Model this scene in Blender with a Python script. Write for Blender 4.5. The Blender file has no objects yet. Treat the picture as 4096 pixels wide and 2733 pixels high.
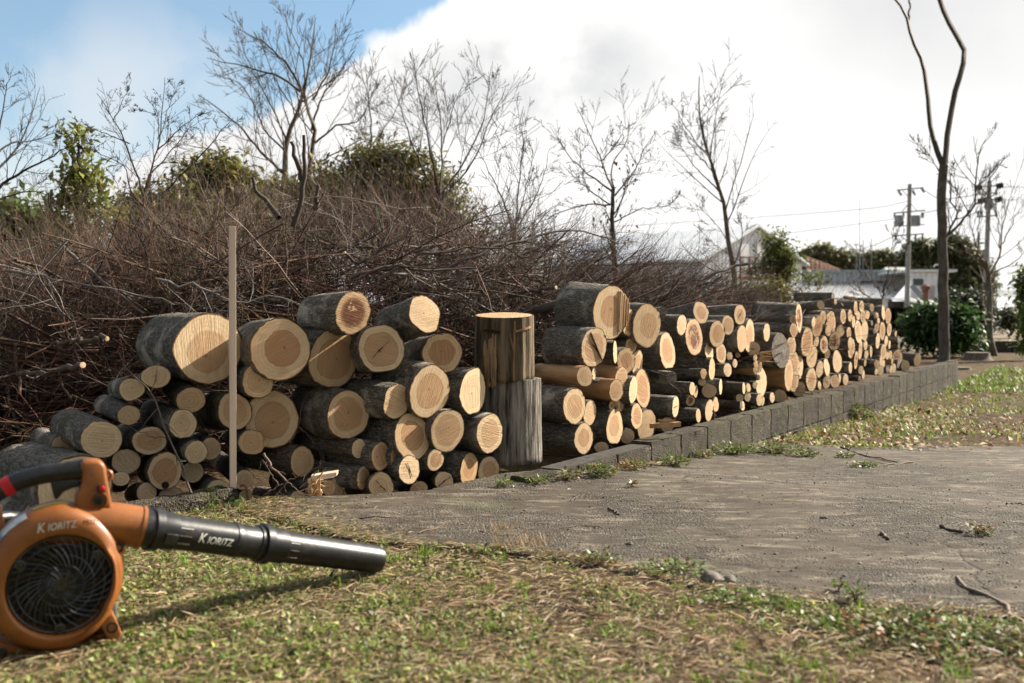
import bpy, bmesh, math, random
import numpy as np
from mathutils import Vector, Matrix
rng = np.random.default_rng(11); random.seed(11)
sc = bpy.context.scene; COL = sc.collection
PI = math.pi

# ------------------------------------------------------------------ camera maths
FPX, CX, CY, CAMZ = 3982.2, 2048.0, 1366.5, 1.0
PITCH = math.atan(113.5/FPX); cp, sp_ = math.cos(PITCH), math.sin(PITCH)
def ray(px, py):
    x = (px-CX)/FPX; y = (CY-py)/FPX
    return np.array([x, cp+y*sp_, -sp_+y*cp])
def at(px, py, Y):
    d = ray(px, py); t = Y/d[1]
    return np.array([d[0]*t, Y, CAMZ+d[2]*t])
def D(x, y): return x*4096/2350., y*4096/2350.          # overview coordinates -> photo pixels
def atD(x, y, Y): return at(*D(x, y), Y)

# ------------------------------------------------------------------ ground shape
WD = np.array([.5316, .847]); W0 = np.array([.3016, 4.49]); WT = .335   # block wall line, its top
S_K = [-50, 3.96, 4.76, 5.96, 8.76, 10.36, 11.96, 15, 400]
G_K = [.28, .28, .20, .15, .075, .04, -.015, 0.0, 0.0]
def slope(x, y): return np.interp(np.asarray(x)*WD[0]+np.asarray(y)*WD[1], S_K, G_K)
EDGE_Y = [-9, 3.2, 3.81, 3.84, 3.9, 4.0, 4.38, 4.49, 40]
EDGE_X = [-9.1, -1.40, -1.02, -.80, -.555, -.306, -.05, .29, .29+35.51*.6276]
def edge_x(y): return np.interp(y, EDGE_Y, EDGE_X)
def pit(x, y):
    d = (edge_x(y)-np.asarray(x))*.847
    return np.where(np.asarray(y) < 14.6, np.clip((d-.06)/.12, 0, 1), 0)
def ground(x, y):
    x = np.asarray(x, float); y = np.asarray(y, float)
    und = .008*np.sin(x*3.1+1.3*y)*np.cos(y*2.3-x) + .01*np.sin(x*.7)*np.sin(y*.6)
    return slope(x, y) + und*np.clip((y-3.3)/1.5, .25, 1) - .12*pit(x, y) - .022*np.exp(-((x+1.02)**2+(y-2.12)**2)/.09)
LX_Y = [2.1, 2.28, 2.38, 2.47, 2.69, 2.88, 2.99, 3.06, 3.49, 3.80, 3.825, 3.9, 4.0, 4.38, 4.49, 4.5, 9]
LX_X = [2.6, 1.17, .96, .59, .38, .158, -.10, -.45, -.93, -.97, -.83, -.555, -.306, -.05, .20, .30, .30+4.5*.6276]
def slab_left(y): return np.interp(y, LX_Y, LX_X)
def slab_z(x, y): return slope(x, y)+.008+.008*np.sin(np.asarray(x)*1.7+y)*np.cos(np.asarray(y)*1.9)
def surf(x, y): return float(slab_z(x, y)) if 2.2 < y < 6.4 and slab_left(y) < x < 8 else float(ground(x, y))
def gpt(px, py):
    d = ray(px, py); t = 2.0
    for _ in range(60):
        z = surf(d[0]*t, d[1]*t); t = .5*t+.5*(z-CAMZ)/d[2]
    return np.array([d[0]*t, d[1]*t, surf(d[0]*t, d[1]*t)])

# ------------------------------------------------------------------ mesh helpers
def link(name, V, F=None, Q=None, mat=None, parent=None, base=None, smooth=True, attrs=None, mi=None):
    """one mesh object; V are world coordinates, base the world origin of the object (or of its thing)"""
    V = np.asarray(V, np.float32).reshape(-1, 3)
    if parent is not None: V = V-np.array(parent.get('_b', (0, 0, 0)), np.float32)
    elif base is not None: V = V-np.asarray(base, np.float32)
    me = bpy.data.meshes.new(name)
    if F is not None: me.from_pydata(V.tolist(), [], [list(map(int, f)) for f in F])
    else:
        Q = np.asarray(Q, np.int32); k = Q.shape[1]
        me.vertices.add(len(V)); me.vertices.foreach_set('co', V.ravel())
        me.loops.add(Q.size); me.loops.foreach_set('vertex_index', Q.ravel())
        me.polygons.add(len(Q)); me.polygons.foreach_set('loop_start', np.arange(0, Q.size, k, dtype=np.int32))
        me.update(calc_edges=True)
    for n, (ty, arr) in (attrs or {}).items():
        a = me.attributes.new(n, ty, 'POINT')
        a.data.foreach_set('color' if ty == 'FLOAT_COLOR' else 'vector' if ty == 'FLOAT_VECTOR' else 'value', np.asarray(arr, np.float32).ravel())
    for m in (mat if isinstance(mat, (list, tuple)) else [mat]): me.materials.append(m)
    if mi is not None: me.polygons.foreach_set('material_index', np.asarray(mi, np.int32))
    if smooth: me.polygons.foreach_set('use_smooth', np.ones(len(me.polygons), bool))
    me.update()
    o = bpy.data.objects.new(name, me); COL.objects.link(o)
    if parent is not None: o.parent = parent
    elif base is not None: o.location = [float(v) for v in base]; o['_b'] = [float(v) for v in base]
    return o
def tag(o, label=None, cat=None, group=None, kind=None):
    if label: o['label'] = label
    if cat: o['category'] = cat
    if group: o['group'] = group
    if kind: o['kind'] = kind
    return o
def thing(name, base, label, cat, group=None):
    o = bpy.data.objects.new(name, None); COL.objects.link(o); o.empty_display_size = .1
    o.location = [float(v) for v in base]; o['_b'] = [float(v) for v in base]
    return tag(o, label, cat, group)

class MB:
    def __init__(s): s.v = []; s.f = []; s.m = []
    def add(s, V, F, mi=0):
        n = len(s.v); s.v += [tuple(map(float, p)) for p in V]; s.f += [[i+n for i in f] for f in F]; s.m += [mi]*len(F); return s
    def box(s, c, sx, sy, sz, ax=(1, 0, 0), up=(0, 0, 1), bev=0, mi=0):
        X = np.array(ax, float); X /= np.linalg.norm(X); U = np.array(up, float); Y = np.cross(U, X); Y /= np.linalg.norm(Y); U = np.cross(X, Y)
        bm = bmesh.new(); bmesh.ops.create_cube(bm, size=1)
        for v in bm.verts: v.co = (v.co.x*sx, v.co.y*sy, v.co.z*sz)
        if bev: bmesh.ops.bevel(bm, geom=bm.edges[:], offset=bev, segments=2, affect='EDGES', profile=.6)
        c = np.array(c, float)
        V = [c+X*v.co.x+Y*v.co.y+U*v.co.z for v in bm.verts]; bm.verts.index_update()
        F = [[v.index for v in f.verts] for f in bm.faces]; bm.free(); return s.add(V, F, mi)
    def tube(s, P, R, n=10, cap=True, mi=0):
        P = np.asarray(P, float); R = np.broadcast_to(np.asarray(R, float), (len(P),))
        V, Q = tubes(P[None], R[None], n); F = Q.tolist(); k = len(P)
        if cap: F += [list(range(n))[::-1], list(range((k-1)*n, k*n))]
        return s.add(V, F, mi)
    def prism(s, P, d, bev=0, mi=0):
        """closed outline P (n,3) pushed along vector d, with bevelled rims"""
        P = np.asarray(P, float); d = np.asarray(d, float)
        bm = bmesh.new(); vs = [bm.verts.new(p) for p in P]; f = bm.faces.new(vs)
        r = bmesh.ops.extrude_face_region(bm, geom=[f])
        for v in [g for g in r['geom'] if isinstance(g, bmesh.types.BMVert)]: v.co += Vector(d)
        bmesh.ops.recalc_face_normals(bm, faces=bm.faces[:])
        if bev:
            ed = [e for e in bm.edges if len(e.link_faces) == 2 and e.calc_face_angle(0) > .5]
            bmesh.ops.bevel(bm, geom=ed, offset=bev, segments=3, affect='EDGES', profile=.5)
        bm.verts.index_update(); V = [tuple(v.co) for v in bm.verts]; F = [[v.index for v in f.verts] for f in bm.faces]; bm.free()
        return s.add(V, F, mi)
    def lathe(s, c, axis, prof, n=32, mi=0, ref=(0, 0, 1)):
        """prof: list of (radius, distance along axis)"""
        A = np.array(axis, float); A /= np.linalg.norm(A); X = np.cross(np.array(ref, float), A)
        if np.linalg.norm(X) < .05: X = np.cross((1., 0, 0), A)
        X /= np.linalg.norm(X); Y = np.cross(A, X); c = np.array(c, float)
        t = np.arange(n)*2*PI/n; V = []
        for r, h in prof:
            V += list(c+A*h+(np.cos(t)[:, None]*X+np.sin(t)[:, None]*Y)*max(r, 1e-5))
        F = []
        for i in range(len(prof)-1):
            for j in range(n): F.append([i*n+j, i*n+(j+1) % n, (i+1)*n+(j+1) % n, (i+1)*n+j])
        return s.add(V, F, mi)
    def build(s, name, mat, parent=None, base=None, smooth=False):
        o = link(name, s.v, F=s.f, mat=mat, parent=parent, base=base, smooth=False, mi=s.m)
        if smooth:
            me = o.data; me.polygons.foreach_set('use_smooth', np.ones(len(me.polygons), bool))
            me.set_sharp_from_angle(angle=math.radians(38))
        return o

def nrm(a): return a/np.maximum(np.linalg.norm(a, axis=-1, keepdims=True), 1e-9)
def tubes(P, R, s=3):
    P = np.asarray(P, float); M, N, _ = P.shape
    T = nrm(np.gradient(P, axis=1)); ref = nrm(rng.normal(size=(M, 1, 3)))
    bad = np.abs((T*ref).sum(-1)).max(1) > .93
    if bad.any():
        tm = nrm(T[bad].mean(1)); ref[bad, 0] = nrm(np.cross(tm, np.where(np.abs(tm[:, 2:3]) > .7, [[1., 0, 0]], [[0, 0, 1.]])))
    A = nrm(np.cross(T, ref)); B = np.cross(T, A)
    g = np.arange(s)*2*PI/s
    V = P[:, :, None]+R[:, :, None, None]*(A[:, :, None]*np.cos(g)[:, None]+B[:, :, None]*np.sin(g)[:, None])
    b = (np.arange(M)*N*s)[:, None, None]+(np.arange(N-1)*s)[None, :, None]; j = np.arange(s)[None, None]; k = (j+1) % s
    Q = np.stack([b+j, b+k, b+s+k, b+s+j], -1).reshape(-1, 4)
    return V.reshape(-1, 3), Q
def resample(P, N, jit=0):
    P = np.asarray(P, float); n = len(P)
    if n > 2:                                            # Catmull-Rom through the points
        E = np.vstack([2*P[0]-P[1], P, 2*P[-1]-P[-2]]); out = []
        for i in range(n-1):
            a, b, c, d = E[i:i+4]
            for t in np.linspace(0, 1, 12, endpoint=False):
                out.append(.5*(2*b+(c-a)*t+(2*a-5*b+4*c-d)*t*t+(3*b-a-3*c+d)*t**3))
        P = np.array(out+[P[-1]])
    L = np.r_[0, np.cumsum(np.linalg.norm(np.diff(P, axis=0), axis=1))]; t = np.linspace(0, L[-1], N)
    Q = np.stack([np.interp(t, L, P[:, i]) for i in range(P.shape[1])], 1)
    if jit: Q[1:-1, :3] += rng.normal(size=(N-2, 3))*jit
    return Q
def grow(P, R, k, t0=.2, t1=1, lr=.5, ang=45, up=.1, N=5, curve=.15, rr=.6, tip=.3, flat=0, lmin=.0):
    """k children on every path of the stack P (M,N0,3)"""
    M, N0, _ = P.shape; par = np.repeat(np.arange(M), k); n = M*k
    t = t0+(t1-t0)*rng.random(n); s = t*(N0-1); i = np.minimum(s.astype(int), N0-2); f = (s-i)[:, None]
    pos = P[par, i]*(1-f)+P[par, i+1]*f; T = nrm(P[par, i+1]-P[par, i])
    rad = R[par, i]*(1-f[:, 0])+R[par, i+1]*f[:, 0]
    plen = np.linalg.norm(np.diff(P, axis=1), axis=2).sum(1)[par]
    pr = rng.normal(size=(n, 3)); pr[:, 2] *= (1-flat); pr = nrm(pr-(pr*T).sum(1, keepdims=True)*T)
    a = np.radians(ang)*(.65+.7*rng.random(n))[:, None]
    d = np.cos(a)*T+np.sin(a)*pr
    ln = np.maximum(lr*plen*(.45+.8*rng.random(n))*(1.15-.65*t), lmin)
    step = (ln/(N-1))[:, None]; C = [pos]; d = nrm(d)
    for _ in range(N-1):
        d = nrm(d+rng.normal(size=(n, 3))*curve+np.array([0, 0, up])); C.append(C[-1]+d*step)
    C = np.stack(C, 1); r0 = np.maximum(rad*rr, .0009)
    return C, r0[:, None]*np.linspace(1, tip, N)[None]
def bumpy(n, amp, ks=(2, 3, 5)):
    t = np.arange(n)*2*PI/n; r = np.ones(n)
    for k in ks: r += amp/k**.6*rng.normal()*np.cos(k*t+rng.random()*6.28)
    return r
def cols(base, var, n, hv=.0):
    c = np.array(base)*(1+var*rng.normal(size=(n, 1)))*(1+hv*rng.normal(size=(n, 3)))
    return np.c_[np.clip(c, .004, .95), np.ones(n)]

# ------------------------------------------------------------------ material helpers
class NT:
    def __init__(s, name):
        s.m = bpy.data.materials.new(name); s.m.use_nodes = True; s.t = s.m.node_tree; s.t.nodes.clear()
        s.out = s.t.nodes.new('ShaderNodeOutputMaterial')
    def n(s, typ, ins=None, **kw):
        nd = s.t.nodes.new('ShaderNode'+typ)
        for k, v in kw.items(): setattr(nd, k, v)
        for k, v in (ins or {}).items():
            if isinstance(v, bpy.types.NodeSocket): s.t.links.new(v, nd.inputs[k])
            else: nd.inputs[k].default_value = v
        return nd
    def l(s, a, b): s.t.links.new(a, b)
    def attr(s, name): return s.n('Attribute', attribute_name=name)
    def pos(s, scale=None, obj=True, rot=None):
        o = s.n('TexCoord').outputs['Object']
        if scale is None: return o
        mp = s.n('Mapping', {'Vector': o, 'Scale': scale if isinstance(scale, tuple) else (scale,)*3})
        if rot: mp.inputs['Rotation'].default_value = rot
        return mp.outputs[0]
    def noise(s, vec, scale, detail=6, rough=.6, dist=0):
        return s.n('TexNoise', {'Vector': vec, 'Scale': scale, 'Detail': detail, 'Roughness': rough, 'Distortion': dist}).outputs['Fac']
    def vor(s, vec, scale, feature='F1', out='Distance'):
        return s.n('TexVoronoi', {'Vector': vec, 'Scale': scale}, feature=feature).outputs[out]
    def ramp(s, fac, stops, interp='LINEAR'):
        r = s.n('ValToRGB', {'Fac': fac}); e = r.color_ramp.elements; r.color_ramp.interpolation = interp
        while len(e) < len(stops): e.new(.5)
        for q, (p, c) in zip(e, stops): q.position = p; q.color = (c if len(c) == 4 else (*c, 1)) if hasattr(c, '__len__') else (c, c, c, 1)
        return r.outputs['Color']
    def mix(s, f, a, b, bt='MIX'):
        nd = s.n('Mix', data_type='RGBA', blend_type=bt)
        for i, v in ((0, f), (6, a), (7, b)):
            if isinstance(v, bpy.types.NodeSocket): s.l(v, nd.inputs[i])
            else: nd.inputs[i].default_value = v if i == 0 else (*v, 1) if len(v) == 3 else v
        return nd.outputs[2]
    def math(s, op, a, b=0.0, c=0.0, clamp=False):
        nd = s.n('Math', operation=op, use_clamp=clamp)
        for i, v in enumerate((a, b, c)):
            if isinstance(v, bpy.types.NodeSocket): s.l(v, nd.inputs[i])
            else: nd.inputs[i].default_value = v
        return nd.outputs[0]
    def sm(s, x, lo, hi):
        r = s.n('MapRange', {'Value': x, 'From Min': lo, 'From Max': hi}, interpolation_type='SMOOTHSTEP'); return r.outputs[0]
    def done(s, colr, rough=.8, bump=None, dist=.01, strength=1., spec=.3, metal=0, coat=0, trans=0, disp=None):
        b = s.n('BsdfPrincipled', {'Specular IOR Level': spec, 'Metallic': metal, 'Coat Weight': coat})
        for k, v in (('Base Color', colr), ('Roughness', rough)):
            if isinstance(v, bpy.types.NodeSocket): s.l(v, b.inputs[k])
            else: b.inputs[k].default_value = (*v, 1) if k == 'Base Color' else v
        if bump is not None:
            bp = s.n('Bump', {'Height': bump, 'Distance': dist, 'Strength': strength}); s.l(bp.outputs[0], b.inputs['Normal'])
        o = b.outputs[0]
        if trans:
            tr = s.n('BsdfTranslucent'); s.l(colr, tr.inputs['Color']) if isinstance(colr, bpy.types.NodeSocket) else None
            mx = s.n('MixShader', {0: trans}); s.l(o, mx.inputs[1]); s.l(tr.outputs[0], mx.inputs[2]); o = mx.outputs[0]
        s.l(o, s.out.inputs['Surface']); return s.m

# ------------------------------------------------------------------ materials
def mk_bark(name, c0, c1, lich=.3):
    t = NT(name); p = t.n('TexCoord').outputs['Object']; off = t.n('VectorMath', {0: p, 1: t.attr('seed3').outputs['Vector']}, operation='ADD').outputs[0]
    st = t.n('Mapping', {'Vector': off, 'Scale': (1, 1, .35)}).outputs[0]
    n1 = t.noise(st, 60, 8, .8, .8); pe = t.vor(t.n('Mapping', {'Vector': off, 'Scale': (1, 1, .45)}).outputs[0], 85, 'DISTANCE_TO_EDGE'); fis = t.sm(t.math('ADD', pe, t.math('MULTIPLY', t.math('SUBTRACT', n1, .5), .5)), .02, .16); n2 = t.noise(off, 7, 4, .6); v = t.vor(off, 60); n3 = t.noise(off, 140, 4, .7)
    c = t.mix(t.ramp(n1, [(.34, 0), (.66, 1)]), c0, c1)
    c = t.mix(t.math('MULTIPLY', t.math('SUBTRACT', 1.0, fis), .34), c, (.022, .018, .014)); c = t.mix(t.sm(n2, .52, .68), c, tuple(x*1.5+.015 for x in c1))
    lf = t.math('MULTIPLY', t.sm(t.noise(off, 16, 5, .75), .58, .66), lich)
    c = t.mix(lf, c, (.27, .265, .22))
    mo = t.math('MULTIPLY', t.sm(t.noise(off, 4.3, 3), .55, .7), .45); c = t.mix(mo, c, (.085, .085, .035))
    c = t.mix(t.math('MULTIPLY', t.sm(n3, .54, .66), .65), c, (.026, .022, .018))
    h = t.math('ADD', t.math('ADD', t.math('MULTIPLY', n1, .8), t.math('MULTIPLY', fis, .45)), t.math('MULTIPLY', n3, .35)); h = t.math('SUBTRACT', h, t.math('MULTIPLY', t.sm(v, .0, .28), .15))
    return t.done(c, .88, h, .018, 1.0, spec=.2)
def mk_wood():
    t = NT('cut_wood'); fp = t.attr('fp').outputs['Vector']; sx = t.n('SeparateXYZ', {0: t.attr('ring').outputs['Vector']}).outputs
    rad, Rm = sx[0], sx[1]; q = t.n('SeparateXYZ', {0: t.attr('look').outputs['Vector']}).outputs; heart, hs, stain = q[0], q[1], q[2]
    tone = t.attr('tone').outputs['Fac']
    n = t.noise(fp, 9, 3, .5); rw = t.math('ADD', rad, t.math('MULTIPLY', t.math('SUBTRACT', n, .5), .16))
    phase = t.math('MULTIPLY', t.math('MULTIPLY', rw, Rm), 1250)
    rg = t.math('MULTIPLY_ADD', t.math('SINE', phase), .5, .5); rg2 = t.math('MULTIPLY_ADD', t.math('SINE', t.math('MULTIPLY', phase, .37)), .5, .5)
    sc1 = t.noise(t.n('Mapping', {'Vector': fp, 'Scale': (10, 330, 10)}).outputs[0], 1, 3, .65)       # saw marks
    sc2 = t.noise(t.n('Mapping', {'Vector': fp, 'Scale': (7, 95, 7)}).outputs[0], 1, 3, .6)
    blot = t.noise(fp, 16, 4, .6)
    sap = t.mix(tone, (.50, .32, .165), (.73, .555, .345)); hw = t.mix(tone, (.34, .17, .075), (.46, .26, .13))
    m = t.sm(t.math('SUBTRACT', hs, rw), -.05, .05); c = t.mix(t.math('MULTIPLY', m, heart), sap, hw)
    edge = t.sm(t.math('ABSOLUTE', t.math('SUBTRACT', hs, rw)), .05, .0); c = t.mix(t.math('MULTIPLY', t.math('MULTIPLY', edge, heart), .5), c, (.22, .10, .035))
    c = t.mix(t.math('MULTIPLY', rg, .13), c, t.mix(.55, c, (.2, .09, .03))); c = t.mix(t.math('MULTIPLY', rg2, .3), c, t.mix(.5, c, (.25, .12, .045)))
    c = t.mix(t.math('MULTIPLY', t.sm(sc2, .45, .7), .2), c, t.mix(.5, c, (.85, .68, .45)))
    c = t.mix(t.math('MULTIPLY', t.sm(sc1, .5, .7), .45), c, t.mix(.5, c, (.22, .11, .04)))
    c = t.mix(t.math('MULTIPLY', t.sm(blot, .48, .72), .45), c, t.mix(.6, c, (.30, .15, .06)))
    st = t.math('MULTIPLY', t.sm(t.math('ADD', t.noise(fp, 22, 5, .7), t.math('MULTIPLY', t.math('SUBTRACT', stain, 1), .35)), .5, .56), t.sm(stain, .05, .2))
    st = t.math('MULTIPLY', st, t.sm(rad, .85, .5)); c = t.mix(st, c, (.13, .045, .015))
    pith = t.sm(rad, .07, .01); c = t.mix(t.math('MULTIPLY', pith, .6), c, (.10, .05, .02))
    cam = t.sm(rad, .945, .965); c = t.mix(cam, c, (.26, .115, .035)); c = t.mix(t.sm(rad, .972, .985), c, (.06, .05, .04))
    h = t.math('ADD', t.math('MULTIPLY', sc1, .8), t.math('MULTIPLY', sc2, .5)); h = t.math('ADD', h, t.math('MULTIPLY', rg, .03))
    return t.done(c, .75, h, .006, .8, spec=.2)
def mk_attr(name, rough=.8, trans=0, spec=.3, nz=60, nd=.25, bumpd=0):
    t = NT(name); c = t.attr('col').outputs['Color']; p = t.pos()
    n = t.noise(p, nz, 4, .6); c = t.mix(t.math('MULTIPLY', n, nd*2), c, t.mix(.6, c, (.02, .015, .01)))
    return t.done(c, rough, n if bumpd else None, bumpd or .01, .6, spec=spec, trans=trans)
def mk_noise(name, a, b, scale=20, rough=.8, bumpd=.004, spec=.3, c=None, detail=6, stretch=None, metal=0, coat=0):
    t = NT(name); p = t.pos(stretch) if stretch else t.pos()
    n = t.noise(p, scale, detail, .65); colr = t.mix(t.sm(n, .35, .65), a, b)
    if c is not None: colr = t.mix(t.sm(t.noise(p, scale*.23, 4, .7), .55, .68), colr, c)
    return t.done(colr, rough, n, bumpd, .7, spec=spec, metal=metal, coat=coat)
BARK = mk_bark('grey_bark', (.070, .060, .047), (.37, .335, .275)); BARKB = mk_bark('brown_bark', (.058, .046, .034), (.26, .215, .165), .15)
WOOD = mk_wood()
STRIP = mk_noise('stripped_wood', (.30, .15, .06), (.46, .29, .15), 14, .7, .004, c=(.13, .06, .025), stretch=(1, 1, .2))
TWIG = mk_attr('twig_bark', .75, 0, .25); LEAF = mk_attr('leaf', .5, .35, .3, 30, .15); DRY = mk_attr('dry_leaf', .8, .25, .2, 50, .2)
TREEBARK = mk_noise('tree_bark', (.07, .058, .042), (.17, .145, .11), 30, .9, .006, c=(.2, .19, .15), stretch=(1, 1, .4))
TREEDARK = mk_noise('dark_tree_bark', (.03, .024, .02), (.075, .062, .05), 30, .9, .006, stretch=(1, 1, .4))
BLACK = mk_noise('black_plastic', (.006, .006, .0065), (.013, .0125, .012), 60, .34, .0006, spec=.5, c=(.035, .031, .027))
METAL = mk_noise('bare_metal', (.35, .33, .30), (.5, .48, .45), 60, .4, .0005, metal=.9)
RED = mk_noise('red_tape', (.42, .012, .014), (.55, .02, .02), 40, .4, .0008)
# ------------------------------------------------------------------ camera, sun, sky
cam = bpy.data.cameras.new('camera'); co = bpy.data.objects.new('camera', cam); COL.objects.link(co); sc.camera = co
cam.sensor_width = 36; cam.lens = 35; cam.clip_end = 3000; cam.clip_start = .05
co.location = (0, 0, CAMZ); co.rotation_euler = (PI/2-PITCH, 0, 0)
cam.dof.use_dof = True; cam.dof.focus_distance = 4.5; cam.dof.aperture_fstop = 3.4
SAZ, SEL = math.radians(60), math.radians(31)
sun = bpy.data.lights.new('sun', 'SUN'); so = bpy.data.objects.new('sun', sun); COL.objects.link(so)
sun.energy = 4.7; sun.angle = math.radians(.53); sun.color = (1, .905, .77)
sd = Vector((math.sin(SAZ)*math.cos(SEL), math.cos(SAZ)*math.cos(SEL), math.sin(SEL)))
so.rotation_euler = sd.to_track_quat('Z', 'Y').to_euler(); so.location = (6, 3, 8)
sc.view_settings.view_transform = 'Standard'; sc.view_settings.look = 'None'; sc.view_settings.exposure = 1.25; sc.view_settings.gamma = 1

w = bpy.data.worlds.new('World'); sc.world = w; w.use_nodes = True
T = NT.__new__(NT); T.t = w.node_tree; T.t.nodes.clear(); T.out = T.t.nodes.new('ShaderNodeOutputWorld')
sky = T.n('TexSky', sky_type='NISHITA', sun_disc=False, sun_elevation=SEL, sun_rotation=SAZ, air_density=1.0, dust_density=.8, ozone_density=2.2)
dv = T.n('TexCoord').outputs['Generated']
n1 = T.noise(dv, 5.5, 7, .58, .3); n2 = T.noise(dv, 2.2, 4, .5)
X = T.n('SeparateXYZ', {0: dv}).outputs
yy = T.math('MAXIMUM', X[1], .12); a = T.math('DIVIDE', X[0], yy); e = T.math('DIVIDE', X[2], yy)
jit = T.math('ADD', T.math('MULTIPLY', T.math('SUBTRACT', n1, .5), .24), T.math('MULTIPLY', T.math('SUBTRACT', T.noise(dv, 9, 2, .5), .5), .16)); a = T.math('ADD', a, jit); e2 = T.math('ADD', e, T.math('MULTIPLY', T.math('SUBTRACT', n2, .5), .10))
# the cloud bank: its left rim slopes outward towards the horizon
q = T.math('ADD', T.math('ADD', a, .135), T.math('MULTIPLY', T.math('MAXIMUM', T.math('SUBTRACT', .262, e2), 0), 2.3))
q = T.math('SUBTRACT', q, T.math('MINIMUM', T.math('MULTIPLY', T.math('MAXIMUM', T.math('SUBTRACT', e2, .275), 0), 1.1), .06))
bank = T.sm(q, -.012, .032)
lo = T.math('MULTIPLY', T.sm(e2, .27, .09), .82)                                           # thin veil low down
dx = T.math('ADD', a, .39); dz = T.math('SUBTRACT', e2, .215); d2 = T.math('SQRT', T.math('ADD', T.math('MULTIPLY', dx, dx), T.math('MULTIPLY', dz, dz)))
puff = T.math('MULTIPLY', T.sm(d2, .17, .02), .62)
mask = T.math('MAXIMUM', T.math('MAXIMUM', T.math('MAXIMUM', bank, lo), puff), T.math('MULTIPLY_ADD', T.noise(dv, 3, 4, .55), .26, 0))
# grey undersides of the bank
gx = T.math('MULTIPLY', T.math('SUBTRACT', a, .0), .75); gz = T.math('MULTIPLY', T.math('SUBTRACT', e2, .225), 1.7); g2 = T.math('SQRT', T.math('ADD', T.math('MULTIPLY', gx, gx), T.math('MULTIPLY', gz, gz)))
grey = T.math('MULTIPLY', T.sm(g2, .17, .03), T.sm(T.noise(dv, 6, 5, .55), .3, .55))
thick = T.sm(T.noise(dv, 3.1, 5, .55), .35, .75)
cc = T.mix(T.math('MULTIPLY', grey, .95), (4.9, 4.86, 4.78), (2.9, 2.94, 3.0))
cc = T.mix(T.math('MULTIPLY', T.sm(a, -.06, -.3), .45), cc, (2.9, 2.87, 2.92))
cc = T.mix(T.math('MULTIPLY', T.math('MULTIPLY', T.math('MULTIPLY_ADD', thick, .5, .5), T.sm(e, .1, .36)), T.sm(a, .05, .35)), cc, (3.1, 3.13, 3.16))
back = T.sm(X[1], .02, .2); mask = T.math('MULTIPLY', mask, T.math('MULTIPLY_ADD', back, 1.0, 0)); mask = T.math('MAXIMUM', mask, T.math('MULTIPLY_ADD', back, -.72, .72)); cc = T.mix(back, (2.2, 2.1, 1.94), cc)
skyc = T.mix(1.0, sky.outputs[0], (.56, .70, .70), 'MULTIPLY')
glow = T.n('VectorMath', {0: dv, 1: tuple(sd)}, operation='DOT_PRODUCT').outputs['Value']; cc = T.mix(T.sm(glow, .88, .99), cc, (26, 25, 22.5)); fin = T.mix(mask, skyc, cc)
bg = T.n('Background', {'Color': fin, 'Strength': .1}); T.l(bg.outputs[0], T.out.inputs[0])

# ------------------------------------------------------------------ ground sheet and concrete slab
def axis(lo, hi, fine0, fine1, st, g=1.18):
    a = list(np.arange(fine0, fine1, st)); s = st; v = a[-1]
    while v < hi: s *= g; v += s; a.append(v)
    s = st; v = a[0]; b = []
    while v > lo: s *= g; v -= s; b.append(v)
    return np.array(b[::-1]+a)
gx_, gy_ = axis(-600, 800, -3.2, 5.0, .06), axis(-60, 1500, 1.0, 9.0, .06)
XX, YY = np.meshgrid(gx_, gy_); ZZ = ground(XX, YY)+rng.normal(size=XX.shape)*.004*((YY < 12)&(abs(XX) < 6))
def gridq(ny, nx):
    i = (np.arange(ny-1)*nx)[:, None]+np.arange(nx-1)[None]; return np.stack([i, i+1, i+nx+1, i+nx], -1).reshape(-1, 4)
t = NT('soil_and_thatch'); p = t.pos()
n = t.noise(p, 3.2, 7, .65); f = t.noise(p, 60, 5, .7); m = t.noise(p, 240, 3, .7)
c = t.mix(t.sm(n, .4, .6), (.055, .036, .022), (.14, .09, .05)); c = t.mix(t.math('MULTIPLY', t.sm(t.noise(p, 1.1, 5, .6), .5, .65), .6), c, (.09, .095, .03))
c = t.mix(t.sm(f, .54, .66), c, (.26, .18, .10)); c = t.mix(t.sm(m, .55, .68), c, (.05, .034, .02))
GROUNDM = t.done(c, .95, t.math('ADD', f, m), .012, .8, spec=.1)
inside = (XX > slab_left(YY)+.05) & (YY > 2.3) & (YY < 6.2) & (XX < 8.2); ZZ = ZZ-.05*inside
tag(link('lawn_ground', np.stack([XX, YY, ZZ], -1), Q=gridq(len(gy_), len(gx_)), mat=GROUNDM), kind='structure')

ys = np.r_[np.arange(2.15, 4.6, .015), np.arange(4.6, 6.62, .03)]; tt = np.linspace(0, 1, 170)**1.7
nzl = np.cumsum(rng.normal(size=len(ys))*.012); nzl -= np.linspace(nzl[0], nzl[-1], len(ys)); nzl = np.where((ys > 3.82), nzl*.25, nzl*.8)
SX = []; SY = []
for i, y in enumerate(ys):
    l = slab_left(y)+nzl[i]+.006*rng.normal(); x = l+(8.5-l)*tt; SX.append(x); SY.append(np.full_like(x, y))
SX = np.array(SX); SY = np.array(SY); lastw = np.clip((SY-6.2)/.4, 0, 1); SY += lastw*(.12*np.sin(SX*2.1)+.05*np.sin(SX*7.3)-.05*(SX-2))
SZ = slab_z(SX, SY)+rng.normal(size=SX.shape)*.0012
SX = np.c_[SX[:, :1]-.004, SX]; SY = np.c_[SY[:, :1], SY]; SZ = np.c_[SZ[:, :1]-.05, SZ]
t = NT('weathered_concrete'); p = t.pos(); pb = t.vor(p, 135, out='Color'); pd = t.vor(p, 135); pd2 = t.vor(p, 230)
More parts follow.
